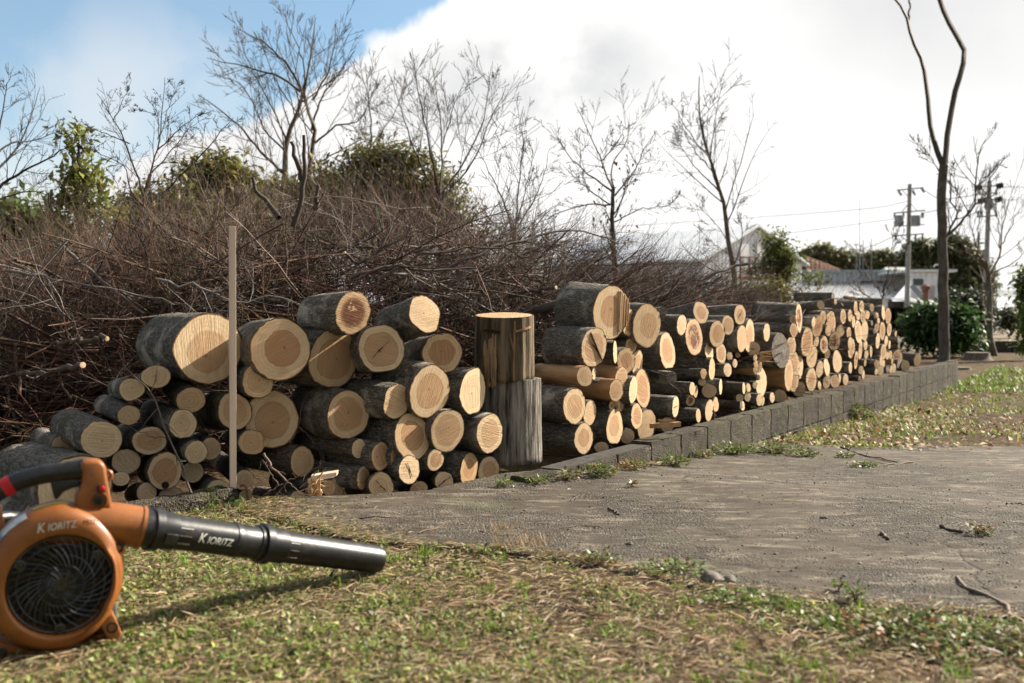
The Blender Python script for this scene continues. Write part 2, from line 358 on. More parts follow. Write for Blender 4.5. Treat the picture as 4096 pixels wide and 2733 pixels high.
big = t.noise(p, 1.5, 6, .62, .4); mid = t.noise(p, 6, 6, .65); fine = t.noise(p, 120, 4, .7); stre = t.noise(t.pos((1.2, 4.5, 1), rot=(0, 0, .15)), 2.2, 6, .62)
worn = t.sm(t.math('ADD', big, t.math('MULTIPLY', t.math('SUBTRACT', mid, .5), .5)), .46, .56)      # cement skin worn off, gravel showing
cem = t.mix(t.sm(mid, .3, .7), (.052, .040, .028), (.100, .080, .056)); cem = t.mix(t.math('MULTIPLY', t.sm(stre, .54, .70), .75), cem, (.28, .24, .18))
g_ = t.n('SeparateXYZ', {0: pb}).outputs; grv = t.mix(g_[0], (.025, .021, .018), (.13, .112, .09)); grv = t.mix(t.sm(g_[1], .86, .92), grv, (.30, .27, .22))
grv = t.mix(t.sm(pd, .35, .6), grv, (.05, .042, .034))
c = t.mix(t.math('MULTIPLY', worn, .7), cem, grv); pale = t.math('MULTIPLY', t.sm(t.noise(t.pos((2.2, 6.5, 1), rot=(0, 0, -.1)), 2.6, 8, .72), .52, .64), .7); c = t.mix(pale, c, (.235, .20, .148)); c = t.mix(t.math('MULTIPLY', t.sm(t.noise(t.pos((1.5, 4, 1)), 4.3, 8, .75), .5, .6), .7), c, (.034, .026, .018)); c = t.mix(t.math('MULTIPLY', t.sm(fine, .55, .7), .5), c, (.05, .043, .035))
crk = t.vor(t.n('Mapping', {'Vector': t.n('VectorMath', {0: p, 1: t.n('VectorMath', {0: t.n('TexNoise', {'Vector': p, 'Scale': 2.5, 'Detail': 5.}).outputs['Color'], 'Scale': .35}, operation='SCALE').outputs[0]}, operation='ADD').outputs[0], 'Scale': (.55, .8, .5)}).outputs[0], 1, 'DISTANCE_TO_EDGE')
ck = t.math('MULTIPLY', t.sm(crk, .006, .001), t.sm(t.noise(p, .9, 3), .52, .6)); c = t.mix(t.math('MULTIPLY', ck, .35), c, (.035, .03, .02))
moss = t.math('MULTIPLY', t.sm(t.noise(p, 2.7, 6, .7), .56, .68), .5); c = t.mix(moss, c, (.075, .075, .04))
hh = t.math('SUBTRACT', t.math('ADD', t.math('MULTIPLY', t.math('SUBTRACT', 1, pd), t.math('MULTIPLY_ADD', worn, .6, .16)), t.math('MULTIPLY', fine, .3)), t.math('MULTIPLY', ck, .4))
SLABM = t.done(c, .9, hh, .007, 1., spec=.25)
tag(link('concrete_slab', np.stack([SX, SY, SZ], -1), Q=gridq(*SX.shape), mat=SLABM), kind='structure')

# ------------------------------------------------------------------ block wall and curb
def mk_conc(name, k=1.0):
    t = NT(name); p = t.pos(); a = t.noise(p, 9, 6, .7); b = t.vor(p, 130); st = t.noise(t.pos((9, 9, 1.2)), 1.3, 5, .65)
    k *= .33; c = t.mix(t.sm(a, .35, .65), (.125*k, .104*k, .076*k), (.245*k, .208*k, .152*k)); c = t.mix(t.sm(st, .5, .66), c, (.07, .06, .048))
    ri = t.n('NewGeometry').outputs['Random Per Island']; c = t.mix(1.0, c, t.ramp(ri, [(0, .72), (1, 1.22)]), 'MULTIPLY'); zz = t.n('SeparateXYZ', {0: p}).outputs[2]
    c = t.mix(t.math('MULTIPLY', t.sm(t.noise(p, 5, 5, .7), .5, .66), .75), c, (.075, .078, .03)); c = t.mix(t.math('MULTIPLY', t.sm(t.noise(p, 14, 6, .75), .57, .66), .5), c, (.27, .245, .20)); c = t.mix(t.sm(b, .25, .05), c, (.04, .036, .03))
    c = t.mix(t.sm(t.vor(p, 170), .2, .05), c, (.32, .30, .26))
    return t.done(c, .92, t.math('ADD', b, t.math('MULTIPLY', t.noise(p, 60, 5, .75), .8)), .011, 1., spec=.2)
CONC = mk_conc('block_concrete')
def rough_box(mb, c, sx, sy, sz, ax, bev, cuts, amp, mi=0):
    X = np.array([*ax, 0.]); Y = np.array([-ax[1], ax[0], 0.]); bm = bmesh.new(); bmesh.ops.create_cube(bm, size=1)
    for v in bm.verts: v.co = (v.co.x*sx, v.co.y*sy, v.co.z*sz)
    bmesh.ops.bevel(bm, geom=bm.edges[:], offset=bev, segments=2, affect='EDGES')
    bmesh.ops.subdivide_edges(bm, edges=[e for e in bm.edges if e.calc_length() > .08], cuts=cuts, use_grid_fill=True)
    bm.verts.index_update(); V = np.array([v.co[:] for v in bm.verts]); V += rng.normal(size=V.shape)*amp
    W = np.array(c)+V[:, :1]*X+V[:, 1:2]*Y+V[:, 2:]*np.array([0, 0, 1.]); F = [[v.index for v in f.verts] for f in bm.faces]; bm.free(); mb.add(W, F, mi)
mb = MB(); PER = np.array([-WD[1], WD[0]])
for r in range(3):
    for n in range(-1, 28):
        zt = WT-.2*r
        cxy = W0+WD*(.4*n+.2)+PER*.06
        if zt-.2 < float(slope(*cxy))-.25: continue
        sag = -.02*max(0, 3-n)/3 if r == 0 else 0
        rough_box(mb, (*cxy, zt-.1+rng.normal()*.0025+sag), 0.391, .12, .192, WD, .0045, 5, .0013)
mor = W0+WD*5.6+PER*.062
mb.box((*mor, .02), 11.5, .106, .585, ax=(*WD, 0), mi=1)
tag(mb.build('block_wall', [CONC, mk_noise('old_mortar', (.028, .025, .02), (.06, .054, .045), 30, .95, .004)], base=(*(W0+WD*5), 0)), 'low weathered grey concrete block wall running along the foot of the log stack', 'wall')
mb = MB(); e0 = np.array([-1.035, 3.77]); cd = WD
for k in range(3):
    L = [.62, .8, 1.0][k]; s0 = [0, .63, 1.44][k]; c0 = e0-cd*(s0+L/2)+PER*.055
    rough_box(mb, (*c0, WT-.17-.004*k), L, .125, .34, WD, .014, 12, .0028)
CURBM = mk_conc('pebbled_concrete', .9)
tag(mb.build('concrete_curb', CURBM, base=(*(e0-cd*.3), .2)), 'rough pebbly concrete curb ending at the foot of the wooden stake', 'curb')

rng = np.random.default_rng(21)
# ------------------------------------------------------------------ leaves, blades and litter
def leafset(C, L, Wd, yaw, tilt, fold=.25, bend=0.):
    """folded pointed leaves: C (n,3) base points; returns V, Q (two quads each sharing the midrib)"""
    n = len(C); L = np.broadcast_to(L, n); Wd = np.broadcast_to(Wd, n)
    d = np.stack([np.cos(yaw)*np.cos(tilt), np.sin(yaw)*np.cos(tilt), np.sin(tilt)], 1); s = np.stack([-np.sin(yaw), np.cos(yaw), 0*yaw], 1)
    roll = rng.normal(size=n)*.45; u = np.cross(d, s)*-1; u = nrm(np.cross(s, d)*-1); u = np.where(u[:, 2:] < 0, -u, u)
    s = s*np.cos(roll)[:, None]+u*np.sin(roll)[:, None]; u = np.cross(d, s)
    m1 = C+d*(L*.45)[:, None]+u*(bend*L)[:, None]; tip = C+d*L[:, None]-u*(bend*L*.6)[:, None]
    a = C+d*(L*.42)[:, None]+s*(Wd*.5)[:, None]+u*(fold*Wd)[:, None]; b = C+d*(L*.42)[:, None]-s*(Wd*.5)[:, None]+u*(fold*Wd)[:, None]
    V = np.stack([C, a, m1, b, tip], 1).reshape(-1, 3); i = np.arange(n)[:, None]*5
    Q = np.concatenate([i+np.array([0, 2, 1, 1])*0+np.array([[0, 2, 4, 1]]), i+np.array([[0, 3, 4, 2]])])
    return V, Q
def blades(C, h, w, yaw, lean):
    n = len(C); d = np.stack([np.cos(yaw), np.sin(yaw), 0*yaw], 1); s = np.stack([-np.sin(yaw), np.cos(yaw), 0*yaw], 1)*(w*.5)[:, None]; z = np.array([0, 0, 1.])
    mid = C+z*(h*.6*np.cos(lean*.6))[:, None]+d*(h*.6*np.sin(lean*.6))[:, None]; tip = mid+z*(h*.4*np.cos(lean*1.5))[:, None]+d*(h*.4*np.sin(lean*1.5))[:, None]
    V = np.stack([C-s, C+s, mid+s*.8, mid-s*.8, tip+s*.12, tip-s*.12], 1).reshape(-1, 3); i = np.arange(n)[:, None]*6
    return V, np.concatenate([i+np.array([[0, 1, 2, 3]]), i+np.array([[3, 2, 4, 5]])])
def join(parts):
    V = []; Q = []; Cc = []; o = 0
    for v, q, c in parts: V.append(v); Q.append(q+o); Cc.append(c); o += len(v)
    return np.concatenate(V), np.concatenate(Q), np.concatenate(Cc)
def vnoise(x, y, s, seed=0):
    r = np.random.default_rng(seed); o = 0
    for k in range(7):
        a = r.random()*6.28; f = s*(.6+1.2*r.random()); o = o+np.sin((x*np.cos(a)+y*np.sin(a))*f+r.random()*6.28)
    return o/7*1.6
def on_grass(x, y, soft=.06):
    l = slab_left(y); end = 6.45+.12*np.sin(x*2.1)-.05*(x-2)
    ins = (x > l+rng.normal(size=x.shape)*soft) & (y < end+rng.normal(size=x.shape)*.07) & (y > 2.1)
    left = (x < edge_x(y)-.02)
    return ~ins & ~((y > 3.0) & left)
def scatter(n, y0, y1, pw=1.5, spread=.56, x0=-9, x1=9):
    y = y0+(y1-y0)*rng.random(n)**pw; x = (rng.random(n)*2-1)*(y*spread+.25); k = (x > x0) & (x < x1); x, y = x[k], y[k]
    k = on_grass(x, y); return x[k], y[k]
# foreground creeping leaves
x, y = scatter(230000, 1.35, 3.7, 1.25); dens = vnoise(x, y, 4.2, 3)+.7*vnoise(x, y, 13, 4); k = dens > -.12+.9*rng.random(len(x))-.45; x, y = x[k], y[k]; n = len(x)
C = np.stack([x, y, ground(x, y)+.002+.017*rng.random(n)**1.6*np.clip(.7+.5*vnoise(x, y, 13, 4), .2, 1.4)], 1); L = .006+.013*rng.random(n)**1.4
Cc = np.where((rng.random(n) < .30)[:, None], cols((.12, .19, .03), .3, n, .12), cols((.31, .31, .11), .35, n, .10)); Cc[rng.random(n) < .22] = [.33, .24, .13, 1]; Cc[rng.random(n) < .04] = [.05, .08, .02, 1]
v1, q1 = leafset(C, L, L*.66, rng.random(n)*6.28, rng.normal(size=n)*.5+.15, .22, .12); P1 = (v1, q1, np.repeat(Cc, 5, 0))
# dry straw lying about, and upright green tufts
x, y = scatter(60000, 1.35, 3.75, 1.25); n = len(x); C = np.stack([x, y, ground(x, y)+.006+.008*rng.random(n)], 1)
v2, q2 = leafset(C, .018+.05*rng.random(n)**2, .0016+.0018*rng.random(n), rng.random(n)*6.28, .04+.13*rng.normal(size=n), .2, .05); Cs = cols((.39, .295, .175), .35, n, .08); P2 = (v2, q2, np.repeat(Cs, 5, 0))
tx, ty = scatter(900, 1.4, 3.7, 1.2); m = 16; x = np.repeat(tx, m)+rng.normal(size=len(tx)*m)*.013; y = np.repeat(ty, m)+rng.normal(size=len(tx)*m)*.013; n = len(x)
C = np.stack([x, y, ground(x, y)], 1); hs = np.repeat(.014+.03*rng.random(len(tx)), m)
v3, q3 = blades(C, hs*(.6+.6*rng.random(n)), .002+.002*rng.random(n), rng.random(n)*6.28, .25+.8*rng.random(n)); Cg = cols((.19, .30, .035), .25, n, .1); P3 = (v3, q3, np.repeat(Cg, 6, 0))
yy_ = 2.3+1.6*rng.random(5200); xx_ = slab_left(yy_)+np.abs(rng.normal(size=5200))*.10*(1+vnoise(yy_, yy_*0, 9, 5)); kk = (yy_ < 3.8); yy_, xx_ = yy_[kk], xx_[kk]; n = len(xx_)
C = np.stack([xx_, yy_, slab_z(xx_, yy_)+.003+.004*rng.random(n)], 1); v4, q4 = leafset(C, .012+.04*rng.random(n)**2, .0016+.0022*rng.random(n), rng.random(n)*6.28, .03+.1*rng.normal(size=n), .2, .05); Ce = np.where((rng.random(n) < .25)[:, None], cols((.22, .24, .08), .3, n, .1), cols((.36, .26, .15), .4, n, .08)); P4 = (v4, q4, np.repeat(Ce, 5, 0))
V, Q, Ca = join([P1, P2, P3, P4])
tag(link('grass', V, Q=Q, mat=LEAF, smooth=False, attrs={'col': ('FLOAT_COLOR', Ca)}), 'sparse creeping clover, straw and grass tufts in the near foreground', 'grass', kind='stuff')
# the lawn beyond the slab: short grass and fallen leaves
x, y = scatter(110000, 4.5, 30, 2.1, .6, x0=.4); k = ((x > edge_x(y)+.0) | (y > 14.7)) & (vnoise(x, y, 2.2, 9)+.6*vnoise(x, y, 6, 8) > -.5+.8*rng.random(len(x))); x, y = x[k], y[k]; n = len(x)
C = np.stack([x, y, ground(x, y)], 1); v1, q1 = blades(C, (.02+.035*rng.random(n))*(1+y*.02), .004+.004*rng.random(n)+y*.0004, rng.random(n)*6.28, .3+.9*rng.random(n))
Cg = np.where((rng.random(n) < .65)[:, None], cols((.19, .27, .045), .3, n, .1), cols((.30, .28, .10), .25, n, .1)); P1 = (v1, q1, np.repeat(Cg, 6, 0))
tag(link('grass', *P1[:1], Q=q1, mat=LEAF, smooth=False, attrs={'col': ('FLOAT_COLOR', P1[2])}), 'short patchy lawn grass beyond the concrete at the right', 'grass', kind='stuff')
x, y = scatter(26000, 4.5, 24, 1.9, .6, x0=.4); k = ((x > edge_x(y)+.03) | (y > 14.7)) & (vnoise(x, y, 1.4, 21) > -.55+.5*rng.random(len(x))); x, y = x[k], y[k]; n = len(x)
C = np.stack([x, y, ground(x, y)+.006+.02*rng.random(n)], 1); L = .025+.05*rng.random(n)
v2, q2 = leafset(C, L, L*.55, rng.random(n)*6.28, rng.normal(size=n)*.45, .22, .16); Cd = np.where((rng.random(n) < .6)[:, None], cols((.46, .36, .25), .3, n, .06), cols((.20, .10, .055), .35, n, .08))
tag(link('fallen_leaves', v2, Q=q2, mat=DRY, smooth=False, attrs={'col': ('FLOAT_COLOR', np.repeat(Cd, 5, 0))}), 'brown fallen leaves scattered over the lawn beside the wall', 'leaf litter', kind='stuff')
x, y = scatter(60000, 12.5, 27, 1.0, .6, x0=3.2); k = (x > edge_x(y)+.0) | (y > 14.7); x, y = x[k], y[k]; n = len(x); C = np.stack([x, y, ground(x, y)], 1)
v1, q1 = blades(C, .05+.05*rng.random(n), .012+.008*rng.random(n), rng.random(n)*6.28, .3+.9*rng.random(n)); Cg = cols((.17, .25, .045), .3, n, .1)
tag(link('grass', v1, Q=q1, mat=LEAF, smooth=False, attrs={'col': ('FLOAT_COLOR', np.repeat(Cg, 6, 0))}), 'greener grass strip around the tall trunk and the camellia bush', 'grass', kind='stuff')
# loose grit and crumbs on the slab
y = 2.5+4*rng.random(5200)**1.2; x = (rng.random(5200)*2-1)*y*.55; k = (x > slab_left(y)+.02) & (y < 6.3); x, y = x[k], y[k]; n = len(x)
oc = np.array([[1, 0, 0], [-1, 0, 0], [0, 1, 0], [0, -1, 0], [0, 0, .7], [0, 0, -.7]]); fc = np.array([[0, 2, 4], [2, 1, 4], [1, 3, 4], [3, 0, 4], [2, 0, 5], [1, 2, 5], [3, 1, 5], [0, 3, 5]])
sz = .0016+.0035*rng.random(n)**3; V = (oc[None]*sz[:, None, None]*(1+.4*rng.normal(size=(n, 6, 1))))+np.stack([x, y, slab_z(x, y)+.001], 1)[:, None]
F = (np.arange(n)[:, None, None]*6+fc[None]).reshape(-1, 3)
tag(link('grit', V.reshape(-1, 3), Q=F, mat=DRY, smooth=False, attrs={'col': ('FLOAT_COLOR', np.repeat(cols((.22, .19, .16), .5, n, .05), 6, 0))}), 'loose grit scattered on the concrete slab', 'gravel', kind='stuff')
rng = np.random.default_rng(31)
# ------------------------------------------------------------------ the cut logs
CROP = {1: (0, 1100, 1.5683), 2: (1000, 1100, 1.5683), 3: (2000, 1050, 1.96), 4: (2800, 1100, 2.6133), 5: (3300, 1100, 2.6133)}
FK = [0, 400, 800, 1200, 1500, 1750, 2000, 2250]; FY = [3.72, 3.80, 3.92, 4.0, 4.06, 4.2, 4.46, 4.74]
def front(px):
    if px < 2250: return float(np.interp(px, FK, FY))
    return 2.33/(.5316-.847*(px-CX)/FPX)
# crop, face centre x y, half width, half height, (dx,dy) to the hidden end or None, depth offset, length, style, label, short name
# style letters: h strong heart, p plain, r red heart, k rot, c crack, s stripped, g grey weathered end, b brown bark, L long
LOGS = [
(1,1312,462,225,220,(-235,-20),0,.44,'h','widest log of the left stack, dark crescent stain on its face, behind the upright stake','widest left log'),
(2,190,467,185,202,(-150,-12),-.08,.44,'h','second widest log, dark mark low on its face, just right of the upright stake','second widest log'),
(1,980,638,90,72,(-45,25),-.03,.34,'p','small pale log tucked under the left edge of the widest log',None),
(1,1198,785,90,82,(-120,-105),-.02,.42,'pb','log with a splintered notch on its face, below the widest log','notched log'),
(1,826,718,78,70,(-62,-18),-.02,.36,'p','small pale log highest at the left end of the heap',None),
(1,808,880,70,62,(-150,-75),-.02,.42,'p','silvery bark log with a tiny pith dot, below the highest log of the left end',None),
(1,1148,935,86,92,(-190,-50),-.04,.44,'p','log with sunlit saw scratches slanting over its face, left of the stake','scratched left log'),
(1,1473,855,106,115,(-150,5),.0,.42,'b','log face half hidden behind the middle of the upright stake',None),
(1,1618,668,100,105,(-80,0),-.04,.36,'p','pale log with fine rings wedged between the two widest logs','pale ringed log'),
(1,1705,905,165,183,(-120,0),.04,.42,'h','broad tan log with a wide ring of pale sapwood, just right of the stake','broad tan log'),
(1,637,1032,125,118,(-200,-95),-.10,.44,'p','thick log with pale face on top of the left corner heap above the blower handle','thick corner log'),
(1,938,1040,104,90,(-125,-25),.0,.42,'h','log with an oval orange heart, right of the thick corner log',None),
(1,1230,1112,68,74,(-130,-60),-.05,.42,'p','small straight log with neat rings in front of a half hidden small log',None),
(1,1322,1090,64,70,(-75,-50),.02,.4,'p','small log half hidden behind another small log, left of the stake',None),
(1,791,1172,88,80,(-60,0),.0,.4,'p','round pale log directly under the thick corner log',None),
(1,1035,1230,104,118,(-95,-15),-.05,.4,'h','log with a dark knot hole at the bottom of its keyhole shaped heart','knot hole log'),
(1,1207,1237,70,66,(-60,0),.05,.4,'p','shaded log between the knot hole log and the stake',None),
(1,758,1280,54,44,(-10,28),-.08,.26,'p','thin log with a small pale face above the blower switch',None),
(1,920,1365,62,62,(-100,-10),-.06,.4,'p','small log in the bottom row under the knot hole log, behind the curb',None),
(1,1072,1402,80,76,(-70,-5),-.02,.4,'p','bottom log cut off by the top of the pebbly curb',None),
(1,1368,1345,88,58,(-130,-45),-.04,.42,'p','log lying low behind the end of the pebbly curb, left of the stake foot',None),
(1,1530,1285,58,65,(-130,-120),.0,.55,'b','long dark log behind the foot of the stake',None),
(1,1580,1050,82,80,(-100,-15),-.04,.4,'p','log with a beak shaped tip on the right of its face, crossing the stake','beak log'),
(1,1540,1392,42,50,(-60,0),.04,.4,'p','scrap of a bottom log beside the rusty rod at the stake foot',None),
(1,470,1350,222,218,(-330,-130),-.22,.7,'p','very thick long log lying behind the leaf blower handle','very thick long log'),
(1,395,1075,72,68,(-110,-50),.12,.4,'p','grey log end peeping out behind the thick corner log',None),
(1,270,1490,110,92,(-260,-30),-.16,.5,'p','dark log on the ground at the far left behind the blower',None),
(2,648,238,108,136,(-255,14),.0,.44,'k','top log with a big crumbly brown rot patch on its face','rotten faced top log'),
(2,1096,245,102,120,(-235,95),-.04,.5,'p','tilted top log with a sunlit plain face, right of the rotten faced log','tilted top log'),
(2,525,527,140,187,(-185,-8),.07,.44,'h','wide log with a brown heart under the rotten faced top log','wide brown log'),
(2,825,462,145,155,(-150,15),-.03,.44,'hc','log with a black split in the middle of its heart','black split log'),
(2,1208,490,126,128,(-170,45),.02,.44,'h','pinkish log with a tan heart under the tilted top log','pinkish log'),
(2,1128,732,128,170,(-250,-45),-.02,.5,'h','big bulging log with a knobbly upper right edge, under the pinkish log','bulging log'),
(2,1400,730,88,145,(-150,15),.0,.44,'p','sunlit log with ragged rim left of the chopping stumps','ragged log'),
(2,920,793,80,113,(-270,-10),-.04,.5,'p','log with a swirling grain, between two bigger logs in the middle of the stack','swirl grain log'),
(2,615,878,130,152,(-270,-10),.0,.5,'h','large log with an even tan heart right of the broad tan log','even hearted log'),
(2,1020,1015,117,148,(-220,5),-.02,.46,'h','round log with an even heart under the bulging log','round hearted log'),
(2,1240,977,102,136,(-120,5),-.03,.44,'h','log with a bright sunlit crescent along its lower rim','sunlit crescent log'),
(2,1505,993,90,122,(-155,5),-.04,.42,'h','log with a round tan heart resting against the lower chopping stump','stump side log'),
(2,328,1170,72,95,(-210,-8),.02,.46,'pb','log with a shredded face above the wood splinters',None),
(2,683,1090,45,62,(-330,-5),-.02,.55,'pb','long thin log with a cut side stub on its bark','side stub log'),
(2,820,1138,60,90,(-115,-8),-.02,.42,'h','log with a small brown heart right of the side stub log',None),
(2,922,1135,40,72,(-80,0),.0,.4,'h','narrow log face squeezed left of the round hearted log',None),
(2,1000,1222,70,90,(-115,-25),-.05,.42,'p','pale log with a small knot near its upper rim, under the round hearted log','small knot log'),
(2,1163,1162,52,68,(-115,-8),-.02,.42,'h','small log with an orange heart under the sunlit crescent log',None),
(2,709,1272,46,76,(-215,-15),-.02,.48,'h','long dark log in the lower row with a blotched rim right of the splinters',None),
(2,823,1325,80,86,(-150,-5),-.06,.42,'p','pale round bottom log touching the concrete slab','pale bottom log'),
(2,1060,1342,56,46,(-130,-10),-.02,.42,'p','low log half sunk behind the slab edge, below the small knot log',None),
(2,1375,1218,58,103,(-180,-10),.0,.44,'h','log with an egg shaped heart in the bottom row near the stumps','egg hearted log'),
(2,1218,1295,60,62,(-90,-10),-.05,.4,'pc','stubby bottom log with a jagged crack across its face',None),
(2,1498,1228,68,88,(-95,0),.03,.4,'h','shaded last log of the bottom row, tucked beside the lower stump',None),
(2,495,1335,44,48,(-100,-50),-.06,.4,'p','small log face poking out beside the wood splinters',None),
(2,525,1355,58,76,(-80,-10),.0,.4,'p','log half hidden behind the small splinter side log',None),
(2,300,1400,50,46,(-260,-30),-.02,.5,'p','dark bottom log under the forked dry twig',None),
(2,912,1380,30,34,(-60,0),.06,.36,'p','sliver of a log behind the pale bottom log',None),
(2,450,1400,60,48,(-80,0),.03,.4,'p','bottom log mostly buried under wood splinters',None),
(2,70,1440,46,38,(-80,0),.0,.4,'p','scrap of log at slab level right of the stake foot',None),
(3,868,392,128,212,(-245,-25),-.03,.46,'h','biggest top log with a torn splintered hinge down its face','torn hinge log'),
(3,738,665,98,155,(-325,-8),-.02,.5,'hc','thick log with silvery bark and a dark diagonal saw step, under the torn hinge log','saw step log'),
(3,903,705,18,90,(-130,5),.0,.36,'pb','narrow pale face right of the saw step log',None),
(3,1028,655,44,62,(-100,0),.12,.4,'h','small log behind the torn hinge log, below its splinters',None),
(3,990,770,72,100,(-60,0),.03,.4,'h','round log with frayed bark under the torn hinge log','frayed bark log'),
(3,1077,788,42,108,None,.12,.4,'h','log face half hidden behind the frayed bark log',None),
(3,665,893,60,82,(-380,0),-.04,.5,'s','barkless orange brown log just right of the upper chopping stump','barkless orange log'),
(3,955,905,50,88,(-220,-12),.03,.44,'s','second barkless log, right of the barkless orange log',None),
(3,738,872,15,48,(-60,0),.1,.36,'p','thin sliver of a face between the two barkless logs',None),
(3,912,1003,52,88,(-260,0),-.06,.48,'s','lower barkless log still wearing a flap of grey bark','bark flap log'),
(3,585,1125,102,140,(-290,0),-.02,.46,'h','thick log with a wide pale face beside the lower chopping stump','wide pale log'),
(3,705,1180,50,100,None,.08,.4,'p','log partly behind the wide pale log',None),
(3,900,1125,43,54,(-130,0),.0,.4,'r','small log with a red brown core under the bark flap log',None),
(3,950,1085,30,80,None,.1,.4,'p','sliver of a log behind the bark flap log',None),
(3,657,1380,70,122,(-300,0),-.06,.46,'h','lowest log right of the chopping stumps, fully in front','lowest front log'),
(3,900,1290,72,142,(-150,-8),.0,.42,'h','log with stepped saw cuts above the block wall','stepped cut log'),
(3,1000,1362,56,62,None,.0,.4,'p','low log half hidden by the block wall top, right of the stepped cut log',None),
(3,795,1450,66,44,(-80,0),.04,.4,'p','stub of a log low between the lowest front log and the wall',None),
(3,1045,1000,32,107,(-100,0),-.02,.42,'p','upright narrow oval face right of the bark flap log',None),
(3,1118,985,50,150,None,.06,.42,'h','tall shaded oval face right of the narrow oval face',None),
(3,1072,1205,42,102,(-120,0),-.02,.42,'h','log with grey flecked bark above the pink wedge log',None),
(3,1150,1275,82,125,None,.05,.42,'p','pink wedge shaped split log sitting on the wall top','pink wedge log'),
(3,1312,1275,55,62,None,.05,.4,'p','shaded log behind the splintered plank on the wall',None),
(3,1012,470,52,108,(-120,-5),.1,.42,'h','log half hidden right of the torn hinge log',None),
(3,1152,495,98,170,(-125,-12),-.02,.46,'h','big oval log with a broad brown heart right of the torn hinge log','big oval log'),
(3,1425,490,33,82,(-200,5),-.03,.46,'p','log with sunlit scratched face in the top row, right of the big oval log','top scratched log'),
(3,1275,385,42,36,(-90,0),.12,.4,'g','grey bark knob behind the top row',None),
(3,1575,393,58,88,(-210,85),-.03,.5,'h','tilted log lying on the top row with a lit face','tilted roof log'),
(3,1522,585,78,148,(-150,10),-.03,.44,'r','oval log with a red brown ring around its heart','red ringed log'),
(3,1313,695,67,145,(-190,0),-.04,.46,'h','large oval log with a rosy scar, below the top scratched log','rosy scar log'),
(3,1703,560,60,105,(-110,5),-.03,.44,'hb','log with a neat brown heart right of the red ringed log','neat hearted log'),
(3,1640,700,37,78,(-70,0),.08,.42,'p','pale face peeping out under the red ringed log',None),
(4,222,820,50,105,(-60,0),.03,.42,'h','log with a broken branch stub crossing its face',None),
(4,125,985,46,118,(-150,-60),.0,.42,'pb','log with a swollen knotty end above the block wall','knotty end log'),
(3,1596,872,28,42,(-205,20),-.05,.46,'p','thin log with frosted bark and a bright scratched end',None),
(3,1345,905,42,52,(-180,-5),-.02,.44,'g','log with a weathered grey end face','grey end log'),
(3,1585,940,32,28,(-80,0),.0,.4,'pb','thin branch log ends stacked under the frosted thin log',None),
(3,1507,990,22,52,(-155,0),-.03,.42,'p','thin dark log with a white narrow face, below the grey end log',None),
(3,1535,1012,20,50,None,.06,.4,'p','thin sliver behind the dark thin log',None),
(3,1640,1008,60,55,(-60,-10),-.04,.42,'p','log with a smooth round plain face in the thin log section','smooth plain log'),
(3,1730,975,18,62,(-95,-25),-.02,.42,'p','log with a narrow lit end right of the smooth plain log',None),
(3,1377,1130,28,84,(-235,0),-.04,.46,'p','log with dark bark and slim lit face above the wall','slim lit log'),
(3,1493,1085,35,42,(-80,0),.05,.4,'r','broken piece of bark covered wood right of the slim lit log',None),
(3,1555,1200,20,56,(-155,0),-.03,.42,'p','thin log resting low on the wall, left of the curled bark log',None),
(3,1640,1158,30,88,(-115,0),-.04,.42,'p','log with a curled strip on its face sitting on the wall','curled strip log'),
(3,1690,1110,22,60,None,.06,.4,'pb','torn scrap behind the curled strip log',None),
(4,418,415,63,108,(-330,12),-.02,.46,'hc','top log with a black knot near the bottom of its face','black knot log'),
(4,290,525,53,103,(-200,5),-.04,.44,'h','lit log leaning against the left of the black knot log',None),
(4,438,665,58,145,(-190,0),-.04,.44,'p','tall oval log right of the neat hearted log','tall oval log'),
(4,518,640,56,180,None,.08,.44,'h','tall shaded slab of a face behind the tall oval log',None),
(4,697,600,40,98,(-140,0),-.03,.42,'p','log with scratchy bright face between the tall slab and the cracked log',None),
(4,845,790,64,178,(-180,-5),-.03,.46,'gb','large log with horizontal cracks across its greyish face','cracked log'),
(4,972,465,28,50,(-470,10),-.04,.55,'hL','long frosted pole lying under the broad top log','long frosted pole'),
(4,980,578,32,74,(-330,-5),-.06,.48,'h','long grey log with a ringed face above the cracked log','ringed grey log'),
(4,1035,450,42,152,(-300,-10),.0,.46,'r','broad grey top log with a narrow reddish face','broad top log'),
(4,955,740,48,106,None,.06,.42,'h','lit face between the cracked log and the big far oval',None),
(4,1262,315,37,50,(-190,35),-.08,.42,'p','sloping branch log lying on top at the start of the far stack','sloping branch log'),
(4,1415,275,17,32,(-130,45),-.05,.4,'p','thin branch stub sticking up from the far stack top',None),
(4,1120,700,58,156,(-150,0),-.03,.44,'h','big far oval log right of the cracked log','big far oval'),
(4,1187,495,20,60,(-120,0),-.06,.42,'p','small log with a bright narrow end under the sloping branch log',None),
(4,1230,540,55,116,(-90,0),.02,.42,'h','wide pale log above the red cored pair','wide far log'),
(4,1285,445,32,75,(-130,-8),.0,.42,'h','log above the wide far log',None),
(4,1343,447,20,48,None,-.06,.4,'h','little log face in front of a big orange face',None),
(4,1370,510,48,136,None,.08,.42,'h','big orange face behind the little far logs','big orange face'),
(4,1340,582,27,60,(-90,0),-.06,.4,'p','small round log with a dark pith below the little far log',None),
(4,1297,730,48,92,None,-.02,.4,'r','log with a deep red brown hollow core','deep red core log'),
(4,1408,690,58,100,None,-.03,.4,'rc','round log with a ragged brown crack, right of the deep red core log','ragged crack log'),
(4,1215,705,30,60,None,.06,.4,'p','split block wedged left of the deep red core log',None),
(4,1170,850,58,130,None,.0,.42,'pc','log with one straight dark crack below the big far oval',None),
(4,1332,825,32,52,None,.0,.4,'h','small log with a dark centre under the deep red core log',None),
